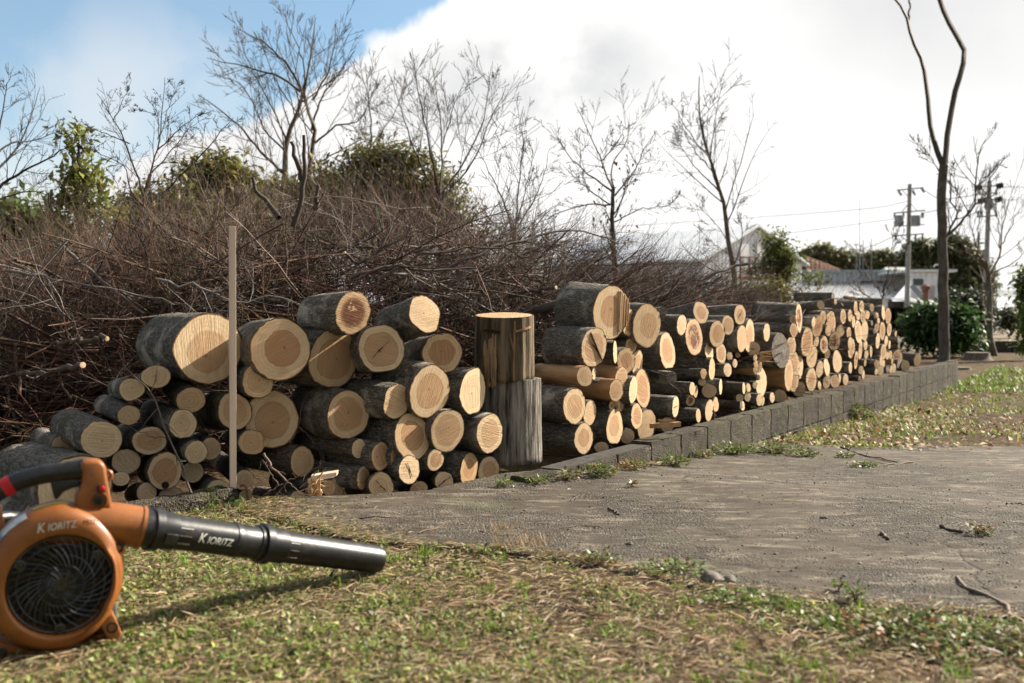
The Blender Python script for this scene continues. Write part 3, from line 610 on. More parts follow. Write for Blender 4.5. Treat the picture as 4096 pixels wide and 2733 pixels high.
(4,395,838,28,28,(-60,0),.06,.4,'p','tiny round end behind the thin branch bundle',None),
(4,310,850,30,46,None,.05,.4,'p','small face above the thin branch bundle',None),
(4,560,775,66,80,None,.04,.4,'pc','splintered slab standing above the thin branch bundle','splintered slab'),
(4,578,868,24,36,(-205,20),-.06,.46,'pb','upper thin log of the bundle with a chipped end','upper bundle log'),
(4,365,925,25,46,(-115,30),-.06,.42,'p','short reddish log in the thin branch bundle',None),
(4,290,993,38,72,(-140,0),-.03,.42,'p','log with a plain tilted face left of the thin branch bundle',None),
(4,585,935,22,46,(-235,18),-.05,.46,'p','second log of the thin bundle, below the upper one',None),
(4,612,955,36,70,None,.05,.4,'h','face half hidden behind the thin bundle ends',None),
(4,582,1000,25,38,(-250,22),-.07,.46,'sb','thin barkless dark log in the bundle','thin barkless log'),
(4,608,1072,22,32,(-300,18),-.08,.5,'gb','long dark pole with a black end in the bundle','long dark pole'),
(4,458,1185,20,60,(-215,0),-.05,.46,'p','log with a slim end below the long dark pole','slim end log'),
(4,507,1178,24,48,None,.02,.4,'p','small face right of the slim end log',None),
(4,575,1150,22,40,None,.02,.4,'p','small face under the long dark pole end',None),
(4,640,1125,60,155,None,.08,.42,'p','big shaded face behind the bundle, marked with moss','big shaded face'),
(4,500,1275,35,52,None,.0,.4,'p','small oval log under the slim end log',None),
(4,415,1285,38,42,None,.02,.4,'p','small face low beside the slim end log',None),
(4,430,1360,12,46,(-225,0),-.06,.46,'gb','dark branch log lying on the wall top with a mossy end','mossy wall log'),
(4,445,1370,28,52,None,.02,.4,'p','pale end behind the mossy wall log',None),
(4,620,1305,28,66,(-140,0),-.04,.42,'p','log on the wall with a scraped orange patch of bark','scraped patch log'),
(4,655,1320,22,50,None,.03,.4,'p','sliver right of the scraped patch log',None),
(4,755,1282,26,56,(-90,0),.0,.4,'pb','crumbling brown log low on the wall below the big stripped log',None),
(4,835,1265,70,66,None,.04,.4,'p','split chunk on the wall top below the tall narrow face','split chunk'),
(4,930,1045,48,170,(-210,0),-.05,.46,'sb','tall narrow sunlit face of a log with peeling bark','peeling bark log'),
(4,985,1110,46,112,None,.03,.42,'h','log face just behind the peeling bark log',None),
(4,980,915,65,126,None,.08,.42,'h','wide face above and behind the peeling bark log',None),
(4,1045,960,36,126,None,.12,.42,'p','rim of a face behind the wide face of the peeling stack',None),
(4,1035,1195,66,80,None,.06,.42,'p','shaded bottom chunk right of the peeling bark log',None),
(4,1165,1095,58,122,(-150,0),-.03,.42,'h','bottom log with an orange spot below the straight cracked log','orange spot log'),
(4,1250,1155,18,45,None,.0,.4,'p','small narrow end right of the orange spot log',None),
(4,1252,985,37,90,None,-.02,.42,'p','oval face left of a twin oval face in the far stack',None),
(4,1325,965,32,93,None,-.03,.42,'p','oval face right of its twin in the far stack',None),
(4,1325,1112,33,76,None,.0,.42,'pc','bottom row log with a frayed split face',None),
(4,1410,1112,48,76,None,.0,.42,'h','sunlit broad log in the bottom row of the far stack',None),
(4,1435,905,48,120,None,-.03,.42,'p','teardrop shaped smooth log in the far stack','teardrop log'),
(4,1520,1092,28,58,None,.0,.42,'p','bottom row log right of the sunlit broad log',None),
(4,1390,228,14,46,(-340,-8),.15,.6,'g','heavy grey log lying crosswise on the far top against the white roof',None),
(5,322,345,22,76,(-220,-5),-.03,.5,'h','long dark log on top of the far stack','long far top log'),
(5,382,330,24,62,None,-.01,.42,'h','face right of the long far top log',None),
(5,190,435,32,78,(-150,-20),-.04,.44,'h','log with a little side stub, top left of the far stack','little stub log'),
(5,262,425,24,65,None,-.03,.42,'p','face right of the little stub log',None),
(5,347,425,18,50,None,.06,.42,'p','sliver under the long far top log',None),
(5,398,435,28,65,None,.0,.42,'h',None,None),(5,490,342,18,42,(-90,0),-.02,.42,'h','small log above its neighbours near the right end of the top row',None),
(5,445,420,22,46,None,.0,.42,'p',None,None),(5,298,492,17,65,(-100,0),-.04,.42,'p',None,None),
(5,350,593,34,120,(-100,0),-.04,.44,'h','long narrow oval, tallest in the far stack','tallest far oval'),
(5,413,580,32,112,None,.0,.44,'p','pale long oval right of the tallest far oval',None),
(5,250,605,22,60,(-60,0),-.02,.42,'h',None,None),(5,160,582,40,68,None,.06,.42,'p','shaded square face left in the far stack',None),
(5,262,715,19,70,(-125,0),-.06,.44,'p','thick dark log with a thin lit rim in the far stack','thin rim log'),
(5,277,770,37,105,None,.03,.44,'h',None,None),(5,325,890,27,96,(-70,0),-.03,.42,'r','log with a reddish leaf shaped face low in the far stack','reddish leaf log'),
(5,370,785,20,97,None,.0,.42,'p','very narrow tall sliver right of the thin rim log',None),
(5,422,730,18,55,None,.0,.42,'p',None,None),(5,481,800,14,62,(-70,0),-.03,.42,'h',None,None),
(5,552,690,20,84,(-115,0),-.04,.44,'p','dark log with a narrow lit rim near the right end','right rim log'),
(5,610,395,22,80,(-110,5),-.04,.44,'p','dark log at the upper right end of the far stack','upper right log'),
(5,660,430,25,86,None,.0,.44,'h','face hanging over the right end of the far stack',None),
(5,600,585,18,100,(-60,0),-.02,.42,'h',None,None),(5,672,572,22,70,(-60,0),-.03,.42,'h',None,None),
(5,525,437,12,24,(-70,0),-.03,.42,'gb',None,None),(5,560,478,14,30,(-80,0),-.05,.42,'p',None,None),(5,490,505,10,28,(-60,0),-.03,.42,'gb',None,None),
(5,540,445,25,56,None,.06,.42,'h',None,None),(5,543,545,22,56,None,.06,.42,'h',None,None),(5,515,590,12,26,(-70,0),-.03,.42,'gb',None,None),
(5,612,805,28,80,(-70,0),-.03,.42,'h','far log with an orange heart near the right end','orange far log'),
(5,640,690,18,58,(-70,0),.0,.42,'p',None,None),(5,674,730,12,46,None,.05,.42,'p',None,None),
(5,740,615,12,30,(-60,0),.0,.42,'p','topmost of the short logs stepping down the right end',None),(5,770,680,12,40,(-95,0),-.02,.42,'gb','middle of the short dark logs at the right end',None),(5,772,748,10,29,(-85,0),-.02,.42,'gb','lowest of the short dark logs at the right end',None),
(5,652,845,17,42,None,.0,.4,'p',None,None),(5,685,838,18,46,None,.0,.4,'h',None,None),
(5,760,855,50,80,None,.04,.44,'hc','wide log with a bite out of its edge at the right end','bitten log'),
(5,968,890,36,70,(-140,-15),-.04,.46,'pb','single thick log lying apart at the end of the stack','lone end log'),
(5,840,950,48,60,None,-.02,.42,'p','round log low in front of the lone end log',None),
(5,702,905,12,30,(-90,0),-.05,.42,'s','short barkless log near the right end of the bottom rows',None),
(5,770,925,15,52,(-70,-20),-.03,.42,'gb',None,None),(5,720,975,24,50,None,.0,.42,'p',None,None),(5,690,990,14,42,None,.04,.42,'p',None,None),(5,655,990,14,40,(-60,0),.0,.42,'gb',None,None),
(5,580,1000,32,55,None,-.04,.42,'p','small round pale log in the far bottom row','small round far log'),
(5,535,1012,14,36,(-110,0),-.03,.42,'p',None,None),(5,542,930,25,46,(-130,-5),-.03,.42,'p',None,None),(5,586,905,13,62,(-80,0),-.02,.42,'p',None,None),
(5,610,932,16,46,None,.03,.42,'p',None,None),(5,420,920,14,36,(-90,0),-.03,.42,'h',None,None),(5,377,995,25,46,None,.0,.42,'p',None,None),
(5,265,970,16,62,(-100,0),-.05,.42,'p','short dark log with a lit edge right of the teardrop log',None),
(5,215,1095,28,62,None,-.02,.42,'p',None,None),(5,150,1088,18,56,None,.03,.42,'p',None,None),(5,432,832,20,46,None,.03,.42,'p',None,None),
(5,360,1085,12,30,(-90,0),-.02,.42,'gb','thin dark stick on the wall top in the far bottom row',None),(5,400,1040,16,48,None,.03,.42,'p',None,None),
(5,610,285,14,38,(-225,-25),.05,.5,'g','dark crooked log lying on the very top at the right',None),
(5,300,246,60,18,(-60,-5),.08,.3,'s','torn orange splinter of wood on top of the far stack',None),
]
def log_frame(cr, cx, cy, a, b, back, off, L, sty):
    ox, oy, s = CROP[cr]; px, py, a, b = ox+cx/s, oy+cy/s, a/s, b/s
    Y = front(px)+off; F = at(px, py, Y); toc = np.array([0, 0, CAMZ])-F; toc[2] = 0; toc /= np.linalg.norm(toc)
    pb_ = b; ratio = a/b; ph0 = math.acos(min(.965, max(.30, ratio)))
    if back is not None and ratio < .88 and 'L' not in sty:
        lat = abs(back[0])/s*Y/FPX; L = float(np.clip(lat/math.sin(ph0), .27 if pb_ > 62 else .36, .60)); ph = ph0
        A = np.array([toc[0]*math.cos(ph)-toc[1]*math.sin(ph), toc[0]*math.sin(ph)+toc[1]*math.cos(ph), 0.]); A[2] = (back[1]+.06*abs(back[0])*0)/s*Y/FPX/L
    elif back is None or cr >= 4 and abs(back[0]) < 160:
        ph = math.acos(min(.965, max(.30, a/b)))
        A = np.array([toc[0]*math.cos(ph)-toc[1]*math.sin(ph), toc[0]*math.sin(ph)+toc[1]*math.cos(ph), 0.])
        if back is not None: A[2] = back[1]/max(abs(back[0]), 60)*.6
    else:
        d = ray(px+back[0]/s, py+back[1]/s); C0 = np.array([0, 0, CAMZ]); o = C0-F
        A_, B_, C_ = d@d, 2*(d@o), o@o-L*L; disc = B_*B_-4*A_*C_
        if disc < 0: t = -B_/2/A_
        else: t = (-B_+math.sqrt(disc))/2/A_
        A = F-(C0+d*t)
    A = nrm(A); R = b*Y/FPX*1.015
    H = np.cross((0, 0, 1.), A); H = nrm(H); Vv = np.cross(A, H)
    e = np.array([-toc[1], toc[0], 0]); pe = abs(H@e); rh = float(np.clip(a*Y/FPX/max(pe, .2), .8*R, 1.28*R)); return F, A, H, Vv, rh, R, px, py, a, b, L
LOGINFO = []
def make_log(spec):
    cr, cx, cy, a, b, back, off, L, sty, label, short = spec
    F, A, H, Vv, rh, rv, px, py, pa, pb, L = log_frame(cr, cx, cy, a, b, back, off, L, sty)
    n = 40 if pb > 40 else 28 if pb > 20 else 20; NR = 9 if pb > 40 else 6
    prof = bumpy(n, .032, (2, 3, 4, 6))*(1+.012*rng.normal(size=n)); th = np.arange(n)*2*PI/n; seed = rng.random(3)*50
    tl = rng.normal(size=2)*.055; kn = (rng.random()*6.28, .25+.6*rng.random(), (.10+.10*rng.random())*(rng.random() < .4)); zs = np.linspace(0, -L, NR); bx, by = rng.normal()*.02*L, rng.normal()*.02*L; flare = 1+.05*rng.normal(); k2 = bumpy(n, .02)
    V = []
    for i, z in enumerate(zs):
        u = i/(NR-1); rr = prof*(1-u)+prof*k2*flare*u; rr = rr*(1+.010*rng.normal(size=n)); rr = rr*(1.0 if 0 < i else .995)*(1+kn[2]*np.exp(-((np.angle(np.exp(1j*(th-kn[0])))/.45)**2+((u-kn[1])/.18)**2)))
        V.append(np.stack([np.cos(th)*rh*rr+bx*u*u, np.sin(th)*rv*rr+by*u*u, z+(np.cos(th)*rh*rr*tl[0]+np.sin(th)*rv*rr*tl[1]+.0022*rng.normal(size=n))*(i == 0)], 1))
    V = np.concatenate(V); Q = []
    for i in range(NR-1):
        for j in range(n): Q.append([i*n+j, (i+1)*n+j, (i+1)*n+(j+1) % n, i*n+(j+1) % n])
    mi = [0]*len(Q); V = np.vstack([V, [[bx, by, -L-.001]]]); c = len(V)-1; b0 = (NR-1)*n
    for j in range(n): Q.append([b0+j, c, b0+(j+1) % n]); mi.append(1)
    root = thing('log', F, label, 'log', 'cut logs in the long stack')
    root.matrix_world = Matrix([[H[0], Vv[0], A[0], F[0]], [H[1], Vv[1], A[1], F[1]], [H[2], Vv[2], A[2], F[2]], [0, 0, 0, 1]]); root['_b'] = [0., 0., 0.]
    if 's' in sty: bm_ = [STRIP, WOOD]
    else: bm_ = [BARKB if 'b' in sty else BARK, WOOD]
    link('bark', V, F=Q, mat=bm_, mi=mi, parent=root, attrs={'seed3': ('FLOAT_VECTOR', np.tile(seed, (len(V), 1)))})
    # the sawn face
    rings = [0, .25, .5, .72, .88, 1.0]; W = []; rad = []
    pit_ = np.array([rng.normal()*.09, rng.normal()*.09])
    for r in rings:
        for j in range(n if r else 1):
            x, y = np.cos(th[j])*prof[j]*.995, np.sin(th[j])*prof[j]*.995; q = np.array([x, y])*r+pit_*(1-r)
            W.append([q[0]*rh, q[1]*rv, .0015*(1-r)+q[0]*rh*tl[0]+q[1]*rv*tl[1]+0]); rad.append(r)
    W = np.array(W); FQ = [[0, 1+j, 1+(j+1) % n] for j in range(n)]
    for i in range(1, len(rings)-1):
        p, q = 1+(i-1)*n, 1+i*n
        for j in range(n): FQ.append([p+j, q+j, q+(j+1) % n, p+(j+1) % n])
    ang = rng.random()*PI; ca, sa = math.cos(ang), math.sin(ang)
    fp = np.stack([W[:, 0]*ca+W[:, 1]*sa, -W[:, 0]*sa+W[:, 1]*ca, np.full(len(W), rng.random()*40)], 1)
    heart = {'h': .8, 'p': .22, 'r': 1.0, 'g': .3, 's': .5, 'k': .3}.get(sty[0], .4); heart *= .8+.4*rng.random(); hs = .55+.17*rng.random()
    stain = 1.35 if 'k' in sty else 1.1 if 'r' in sty else .6 if (sty[0] == 'h' and rng.random() < .3) else 0
    tone = np.clip(rng.normal(.55, .25)+(.15 if sty[0] == 'p' else -.1)+(-.6 if 'g' in sty else 0), -.5, 1); m = len(W)
    link('cut_face', W, F=FQ, mat=GREYEND if 'g' in sty else WOOD, parent=root, attrs={'fp': ('FLOAT_VECTOR', fp), 'ring': ('FLOAT_VECTOR', np.stack([rad, np.full(m, rv), np.zeros(m)], 1)),
        'look': ('FLOAT_VECTOR', np.tile([min(heart, 1), hs, stain], (m, 1))), 'tone': ('FLOAT', np.full(m, tone))})
    if 'c' in sty or (pb > 30 and rng.random() < .05):           # a drying check: a thin dark gap opening in the face
        g = MB(); an = rng.random()*PI; l = rv*(.55+.3*rng.random()); w_ = .0016+.012*rv
        d = np.array([math.cos(an), math.sin(an)]); s_ = np.array([-d[1], d[0]])
        P = [d*l*t+s_*(w_*(1-abs(t)**.8)*sg+rng.normal()*.0012) for sg, ts in ((1, np.linspace(-1, 1, 9)), (-1, np.linspace(1, -1, 9)[1:-1])) for t in ts]
        g.prism([[p[0], p[1], .0025+p[0]*tl[0]+p[1]*tl[1]] for p in P], (0, 0, .0012)); g.build('crack', DARKGAP, root)
    LOGINFO.append(dict(o=root, px=px, py=py, a=pa, b=pb, short=short, label=label, sty=sty, R=rv)); return root, (F, A, H, Vv, rh, rv)
GREYEND = mk_noise('weathered_end', (.10, .085, .07), (.24, .20, .16), 40, .9, .004, c=(.05, .04, .035)); DARKGAP = mk_noise('dark_gap', (.012, .008, .006), (.03, .018, .01), 40, .95, .001)
FRAME = {}
for L_ in LOGS:
    r_, fr = make_log(L_)
    if L_[10]: FRAME[L_[10]] = (r_, fr)
# labels of the remaining small far logs: their nearest named neighbour and the way to it
def rel(i, j):
    dx, dy = i['px']-j['px'], i['py']-j['py']
    return ('right of' if dx > 0 else 'left of') if abs(dx) > abs(dy)*1.1 else ('below' if dy > 0 else 'above')
named = [i for i in LOGINFO if i['short']]; used = {i['label'] for i in LOGINFO if i['label']}
TONE = {'h': 'brown hearted', 'p': 'pale', 'g': 'dark ended', 'r': 'reddish', 's': 'barkless'}
for i in LOGINFO:
    if i['label']: continue
    near = sorted(named, key=lambda j: (j['px']-i['px'])**2+(j['py']-i['py'])**2)
    size = 'tiny' if i['b'] < 13 else 'small' if i['b'] < 22 else 'tall'; tn = TONE[i['sty'][0]]
    for A_, B_ in [(0, 1), (0, 2), (1, 2), (0, 3), (1, 3), (2, 3), (0, 4)]:
        lb = f"{size} {tn} log {rel(i, near[A_])} the {near[A_]['short']} and {rel(i, near[B_])} the {near[B_]['short']}"
        if len(lb.split()) > 16: lb = lb.replace(f'{size} ', '', 1)
        if len(lb.split()) > 16: lb = lb.replace(' and ', ', ', 1)
        if lb not in used and len(lb.split()) <= 16: break
    i['o']['label'] = lb; used.add(lb); i['label'] = lb

# details that belong to single logs
def on_face(key): r, (F, A, H, Vv, rh, rv) = FRAME[key]; return r, rh, rv
r, rh, rv = on_face('torn hinge log'); g = MB(); SPL = mk_noise('torn_fibre', (.42, .25, .11), (.62, .44, .25), 60, .85, .006, c=(.3, .16, .07), stretch=(1, .12, 1))
for k in range(80):
    x = rh*(.42+.5*rng.random()); y0 = -rv*(.9-.25*rng.random())*math.sqrt(max(.05, 1-(x/rh)**2)); y1 = rv*(.93-.08*rng.random())*math.sqrt(max(.05, 1-(x/rh)**2)); h = .006+.022*(x/rh-.4)+.010*rng.random()
    g.box((x, (y0+y1)/2+rng.normal()*.004, h/2-.002), .006+.006*rng.random(), (y1-y0)*(.85+.15*rng.random()), h, bev=.0015)
g.build('torn_hinge', SPL, r)
r, rh, rv = on_face('side stub log'); g = MB(); g.tube([(-.02, -rv*.6, -.2), (-.03, -rv*1.4, -.185), (-.035, -rv*2.0, -.175)], [.012, .010, .009], 8); g.build('branch_stub', BARKB, r, smooth=True)
r, rh, rv = on_face('little stub log'); g = MB(); g.tube([(-.2*rh, rv*.2, -.12), (0, rv*1.25, -.05), (.1*rh, rv*1.6, -.02)], [.028, .022, .02], 8); g.build('branch_stub', BARK, r, smooth=True)
r, rh, rv = on_face('knot hole log'); g = MB(); g.lathe((0, -rv*.74, .001), (0, 0, 1), [(.014, .0), (.012, .0015), (.009, .001), (.0, -.001)], 14); g.build('knot', DARKGAP, r, smooth=True)
r, rh, rv = on_face('bark flap log'); g = MB(); th_ = np.linspace(.35, 2.5, 10); ring = lambda q, s: [(math.cos(t)*rh*q, math.sin(t)*rv*q, s) for t in th_]
o_ = ring(1.05, -.09)+[(x+rng.normal()*.004, y, z) for x, y, z in ring(1.06, -.33)]; i_ = ring(1.01, -.09)+ring(1.01, -.33); n_ = 10
Fq = [[k, k+1, n_+k+1, n_+k] for k in range(n_-1)]+[[2*n_+k, 3*n_+k, 3*n_+k+1, 2*n_+k+1] for k in range(n_-1)]+[[k, 2*n_+k, 2*n_+k+1, k+1] for k in range(n_-1)]+[[0, n_, 3*n_, 2*n_], [n_-1, 2*n_+n_-1, 3*n_+n_-1, 2*n_-1]]
link('bark_flap', o_+i_, F=Fq, mat=BARK, parent=r, attrs={'seed3': ('FLOAT_VECTOR', np.zeros((40, 3)))})
r, rh, rv = on_face('saw step log'); g = MB(); g.box((.15*rh, 0, .004), rv*1.75, .006, .006, ax=(.55, -.83, 0)); g.build('saw_step', DARKGAP, r)
r, rh, rv = on_face('cracked log'); g = MB()
for y in (-.62, -.12, .38): g.box((0, rv*y, .004), rh*1.75*math.sqrt(1-y*y), .0055, .004, ax=(1, .12, 0))
g.build('crack', DARKGAP, r)
r, rh, rv = on_face('beak log'); g = MB(); g.prism([(rh*.85, rv*.3, -.03), (rh*1.22, -rv*.25, -.03), (rh*.8, -rv*.45, -.03)], (0, 0, .034), .003); g.build('beak', STRIP, r)

# ------------------------------------------------------------------ the two chopping stumps
STUMP = mk_noise('weathered_stump', (.04, .033, .027), (.30, .27, .23), 34, .95, .03, c=(.13, .115, .1), stretch=(1, 1, .10), spec=.1, detail=8)
STUMPU = mk_noise('dark_stump_side', (.04, .028, .018), (.21, .16, .105), 24, .95, .03, c=(.07, .055, .04), stretch=(1, 1, .11), spec=.1, detail=8)
def stump(pxl, pxr, ptop, pbot, Y, name, label, matr, up=True):
    c = at((pxl+pxr)/2, pbot, Y); rt = (pxr-pxl)/2/FPX*Y; h = (pbot-ptop)/FPX*Y; root = thing(name, c, label, 'chopping block', 'chopping stumps stacked in pair')
    n = 96; prof = bumpy(n, .024, (2, 3, 5, 9))*(1+.010*rng.normal(size=n)-.02*(rng.random(n) < .08)); th = np.arange(n)*2*PI/n; V = []; NR = 14
    for i in range(NR):
        u = i/(NR-1); rr = prof*(1+.004*rng.normal(size=n))*(1.02-.03*u); V.append(np.stack([np.cos(th)*rt*rr, np.sin(th)*rt*rr, np.full(n, u*h)], 1))
    V = np.concatenate(V)+c; Q = [[i*n+j, i*n+(j+1) % n, (i+1)*n+(j+1) % n, (i+1)*n+j] for i in range(NR-1) for j in range(n)]; Q.append(list(range(n))[::-1])
    link('side', V, F=Q, mat=matr, parent=root)
    W = [c+np.array([0, 0, h+.002])]; rad = [0]
    for q in (.4, .75, 1): W += list(c+np.stack([np.cos(th)*rt*prof*.99*q, np.sin(th)*rt*prof*.99*q, np.full(n, h+(.004 if q < 1 else 0))], 1)); rad += [q]*n
    W = np.array(W); FQ = [[0, 1+j, 1+(j+1) % n] for j in range(n)]+[[1+i*n+j, 1+(i+1)*n+j, 1+(i+1)*n+(j+1) % n, 1+i*n+(j+1) % n] for i in (0, 1) for j in range(n)]; m = len(W)
    link('top_face', W, F=FQ, mat=WOOD if up else STUMP, parent=root, attrs={'fp': ('FLOAT_VECTOR', (W-c)[:, [1, 0, 2]]), 'ring': ('FLOAT_VECTOR', np.stack([rad, np.full(m, rt), np.zeros(m)], 1)), 'look': ('FLOAT_VECTOR', np.tile([.3, .6, 0], (m, 1))), 'tone': ('FLOAT', np.full(m, .1))})
    return root, c, rt, h
root, c, rt, h = stump(1900, 2172, 1512, 1842, 4.66, 'chopping_stump', 'tall grey weathered stump standing upright, carrying a second darker stump on top', STUMP, False)
root, c2, rt2, h2 = stump(1899, 2133, 1260, 1512, 4.62, 'chopping_stump', 'dark sawn stump with notches cut in its side, sitting on the grey stump', STUMPU)
root.rotation_euler = (math.radians(5.2), 0, 0); c2_ = c2+np.array([0, 0, 0]); g = MB()
def arcbar(g, a0, a1, z0, z1, w, proud=.001, d=.006):
    for k in range(8):
        u0 = k/8; aa = math.radians(a0+(a1-a0)*(u0+.0625)); zz = z0+(z1-z0)*(u0+.0625)
        g.box((c2[0]+math.cos(aa)*rt2*1.01, c2[1]+math.sin(aa)*rt2*1.01, c2[2]+zz), abs(math.radians(a1-a0))/8*rt2*1.1+.004, d, w, ax=(-math.sin(aa), math.cos(aa), 0))
arcbar(g, -128, -98, h2*.80, h2*.785, .012); g.build('saw_notch', DARKGAP, root)
g = MB(); arcbar(g, -66, -30, h2*.79, h2*.84, .009); arcbar(g, -72, -70.5, .01, h2*.83, h2*.11); arcbar(g, -79, -72, h2*.76, h2*.52, .012)
for k in range(7): arcbar(g, -71.5+.2*k, -69.8+.2*k, h2*(.06+.13*k), h2*(.10+.13*k), h2*.13)
g.build('groove', STRIP, root)
g = MB()
for k in range(60):
    a0 = -132+27*rng.random(); z0 = h2*(.03+.55*rng.random()); arcbar(g, a0, a0+1.2+2*rng.random(), z0, z0+.01, h2*(.1+.22*rng.random()), d=.003+.003*rng.random())
g.build('bare_patch', mk_noise('old_torn_wood', (.22, .135, .07), (.40, .27, .15), 40, .9, .005, c=(.10, .06, .03), stretch=(1, 1, .2)), root)
rng = np.random.default_rng(40)
# ------------------------------------------------------------------ the brushwood heap behind the logs
# height of the heap's outline above the camera level, along the photo's width (overview x -> overview y of the outline)
OX = [-200, 0, 100, 250, 400, 500, 700, 900, 1050, 1200, 1350, 1450, 1550, 1650, 1740, 1800]
OY = [600, 590, 590, 565, 530, 500, 480, 475, 492, 535, 590, 612, 640, 662, 695, 740]
def heap_depth(x): return np.interp(x, [-200, 0, 600, 1100, 1500, 1800], [4.7, 4.9, 5.5, 6.3, 7.6, 9.2])     # front of the heap
def heap_top(x, dpt): return (719-np.interp(x, OX, OY))*1.743/FPX*dpt+CAMZ
def world_x(x, Y): return (x*1.743-CX)/FPX*Y
def brush(n, levels, L0, L1, r0, zlo, zhi, pitch, ypow=1., xr=(-150, 1770), back=2.3, pale=.08, basec=(.102, .061, .043), dirmix=1., N0=8):
    xs = xr[0]+(xr[1]-xr[0])*rng.random(n); dd = heap_depth(xs)+.15+back*rng.random(n)**ypow
    top = heap_top(xs, dd); z0 = .18; z = z0+(top-z0)*(zlo+(zhi-zlo)*rng.random(n))-.1
    X = world_x(xs, dd); az = np.where(rng.random(n) < (.5 if dirmix >= 1 else 1.1), 0, PI)+rng.normal(size=n)*.55*dirmix+.7*dirmix
    pi_ = np.radians(pitch[0]+pitch[1]*rng.normal(size=n)); d = np.stack([np.cos(az)*np.cos(pi_), np.sin(az)*np.cos(pi_), np.sin(pi_)], 1)
    L = L0+(L1-L0)*rng.random(n); P = [np.stack([X, dd, z], 1)-d*(L*.35)[:, None]]
    for _ in range(N0-1): d = nrm(d+rng.normal(size=(n, 3))*.13); P.append(P[-1]+d*(L/(N0-1))[:, None])
    P = np.stack(P, 1); P[..., 2] = np.maximum(P[..., 2], ground(P[..., 0], P[..., 1])+.02)
    oxp = P[..., 0]/P[..., 1]*FPX/1.743+CX/1.743; ex = (P[..., 2]-heap_top(oxp, P[..., 1])).max(1)-.06-.10*rng.random(n); P[..., 2] -= np.maximum(ex, 0)[:, None]; P[..., 2] = np.maximum(P[..., 2], ground(P[..., 0], P[..., 1])+.02)
    # keep the heap behind the logs
    lim = np.interp(P[..., 0], [-3, -1.2, 0, .6, 1.2, 2.5, 4], [4.25, 4.4, 4.85, 5.3, 6.3, 8.4, 11]); P[..., 1] = np.maximum(P[..., 1], lim+.02*rng.random(P.shape[:2]))
    R = (r0*(.5+rng.random(n)))[:, None]*np.linspace(1, .3, N0)[None]
    cb = np.where((rng.random(n) < pale)[:, None], cols((.24, .21, .19), .15, n), cols(basec, .35, n, .12))
    out = [(P, R, cb)]; p, r, c = P, R, cb
    for lv in levels:
        k = lv.pop('k'); p, r = grow(p, r, k, **lv); c = np.repeat(c, k, 0)*(1, 1, 1, 1); c = np.clip(c*np.r_[1.0, .98, .97, 1], 0, .6); out.append((p, r, c))
    return out
def pack(stacks, s=3):
    V = []; Q = []; Cc = []; o = 0
    for p, r, c in stacks:
        v, q = tubes(p, r, s); V.append(v); Q.append(q+o); o += len(v); Cc.append(np.repeat(c, p.shape[1]*s, 0))
    return np.concatenate(V), np.concatenate(Q), np.concatenate(Cc)
st = brush(760, [dict(k=11, lr=.42, ang=42, up=.06, N=5, curve=.16), dict(k=4, lr=.5, ang=40, up=.05, N=4, curve=.18, t0=.1, rr=.5)], 1.0, 2.1, .0075, 0, 1.0, (4, 13))
st += brush(640, [dict(k=8, lr=.35, ang=40, up=.02, N=4, curve=.16), dict(k=3, lr=.5, ang=42, up=.0, N=4, curve=.2)], 1.0, 2.0, .009, 0, .62, (0, 9), ypow=1.6, back=1.4)
st += brush(460, [dict(k=11, lr=.5, ang=38, up=.12, N=5, curve=.14), dict(k=4, lr=.5, ang=38, up=.1, N=4, curve=.18)], .8, 1.5, .007, .45, .95, (45, 22), xr=(-100, 1250), dirmix=2, basec=(.15, .105, .075))
st += brush(170, [dict(k=12, lr=.45, ang=30, up=.05, N=5, curve=.12), dict(k=4, lr=.5, ang=35, up=.05, N=4, curve=.15)], 1.2, 2.2, .009, .5, 1.0, (18, 8), xr=(1050, 1720), dirmix=.5)
st += brush(420, [dict(k=9, lr=.4, ang=45, up=.0, N=4, curve=.18), dict(k=3, lr=.5, ang=42, up=.0, N=4, curve=.2)], .8, 1.6, .010, 0, .40, (0, 12), back=.5)  # extra dense low brush, added to shade the ground behind the logs
V, Q, Cc = pack(st)
tag(link('brushwood_twigs', V, Q=Q, mat=TWIG, attrs={'col': ('FLOAT_COLOR', Cc)}), 'tangled heap of brown cut twigs behind the stacked logs', 'brushwood', kind='stuff')
rng = np.random.default_rng(41)
# thicker cut boughs one can tell apart, each lying in the heap
def bough(pts, r0, r1, label, colr=(.11, .085, .068), end=True, twigs=8, name='cut_bough', lr=.35, up=.05):
    P = resample(np.array([atD(x, y, d) for x, y, d in pts]), 14, .008); R = np.linspace(r0, r1, 14)*(1+.05*rng.normal(size=14))
    root = thing(name, P[0], label, 'cut branch', 'boughs lying in the brushwood heap')
    v, q = tubes(P[None], R[None], 8); link('stem', v, Q=q, mat=TWIG, parent=root, attrs={'col': ('FLOAT_COLOR', np.tile([*colr, 1], (len(v), 1)))})
    if end:
        g = MB(); d = nrm(P[0]-P[1]); g.lathe(P[0], d, [(r0*.99, -.004), (r0*.97, .002), (0, .003)], 12); g.build('cut_end', STRIP if r0 < .01 else PALEEND, root)
    if twigs:
        p, r = grow(P[None], R[None], twigs, .25, 1, lr, 45, up, 6, .14); c = cols(np.array(colr)*.9, .15, twigs); p2, r2 = grow(p, r, 4, .2, 1, .45, 40, up, 4, .18)
        V, Q, Cc = pack([(p, r, c), (p2, r2, np.repeat(c, 4, 0))]); link('twigs', V, Q=Q, mat=TWIG, parent=root, attrs={'col': ('FLOAT_COLOR', Cc)})
    return root
PALEEND = mk_noise('pale_cut_end', (.50, .34, .19), (.66, .50, .32), 60, .8, .002)
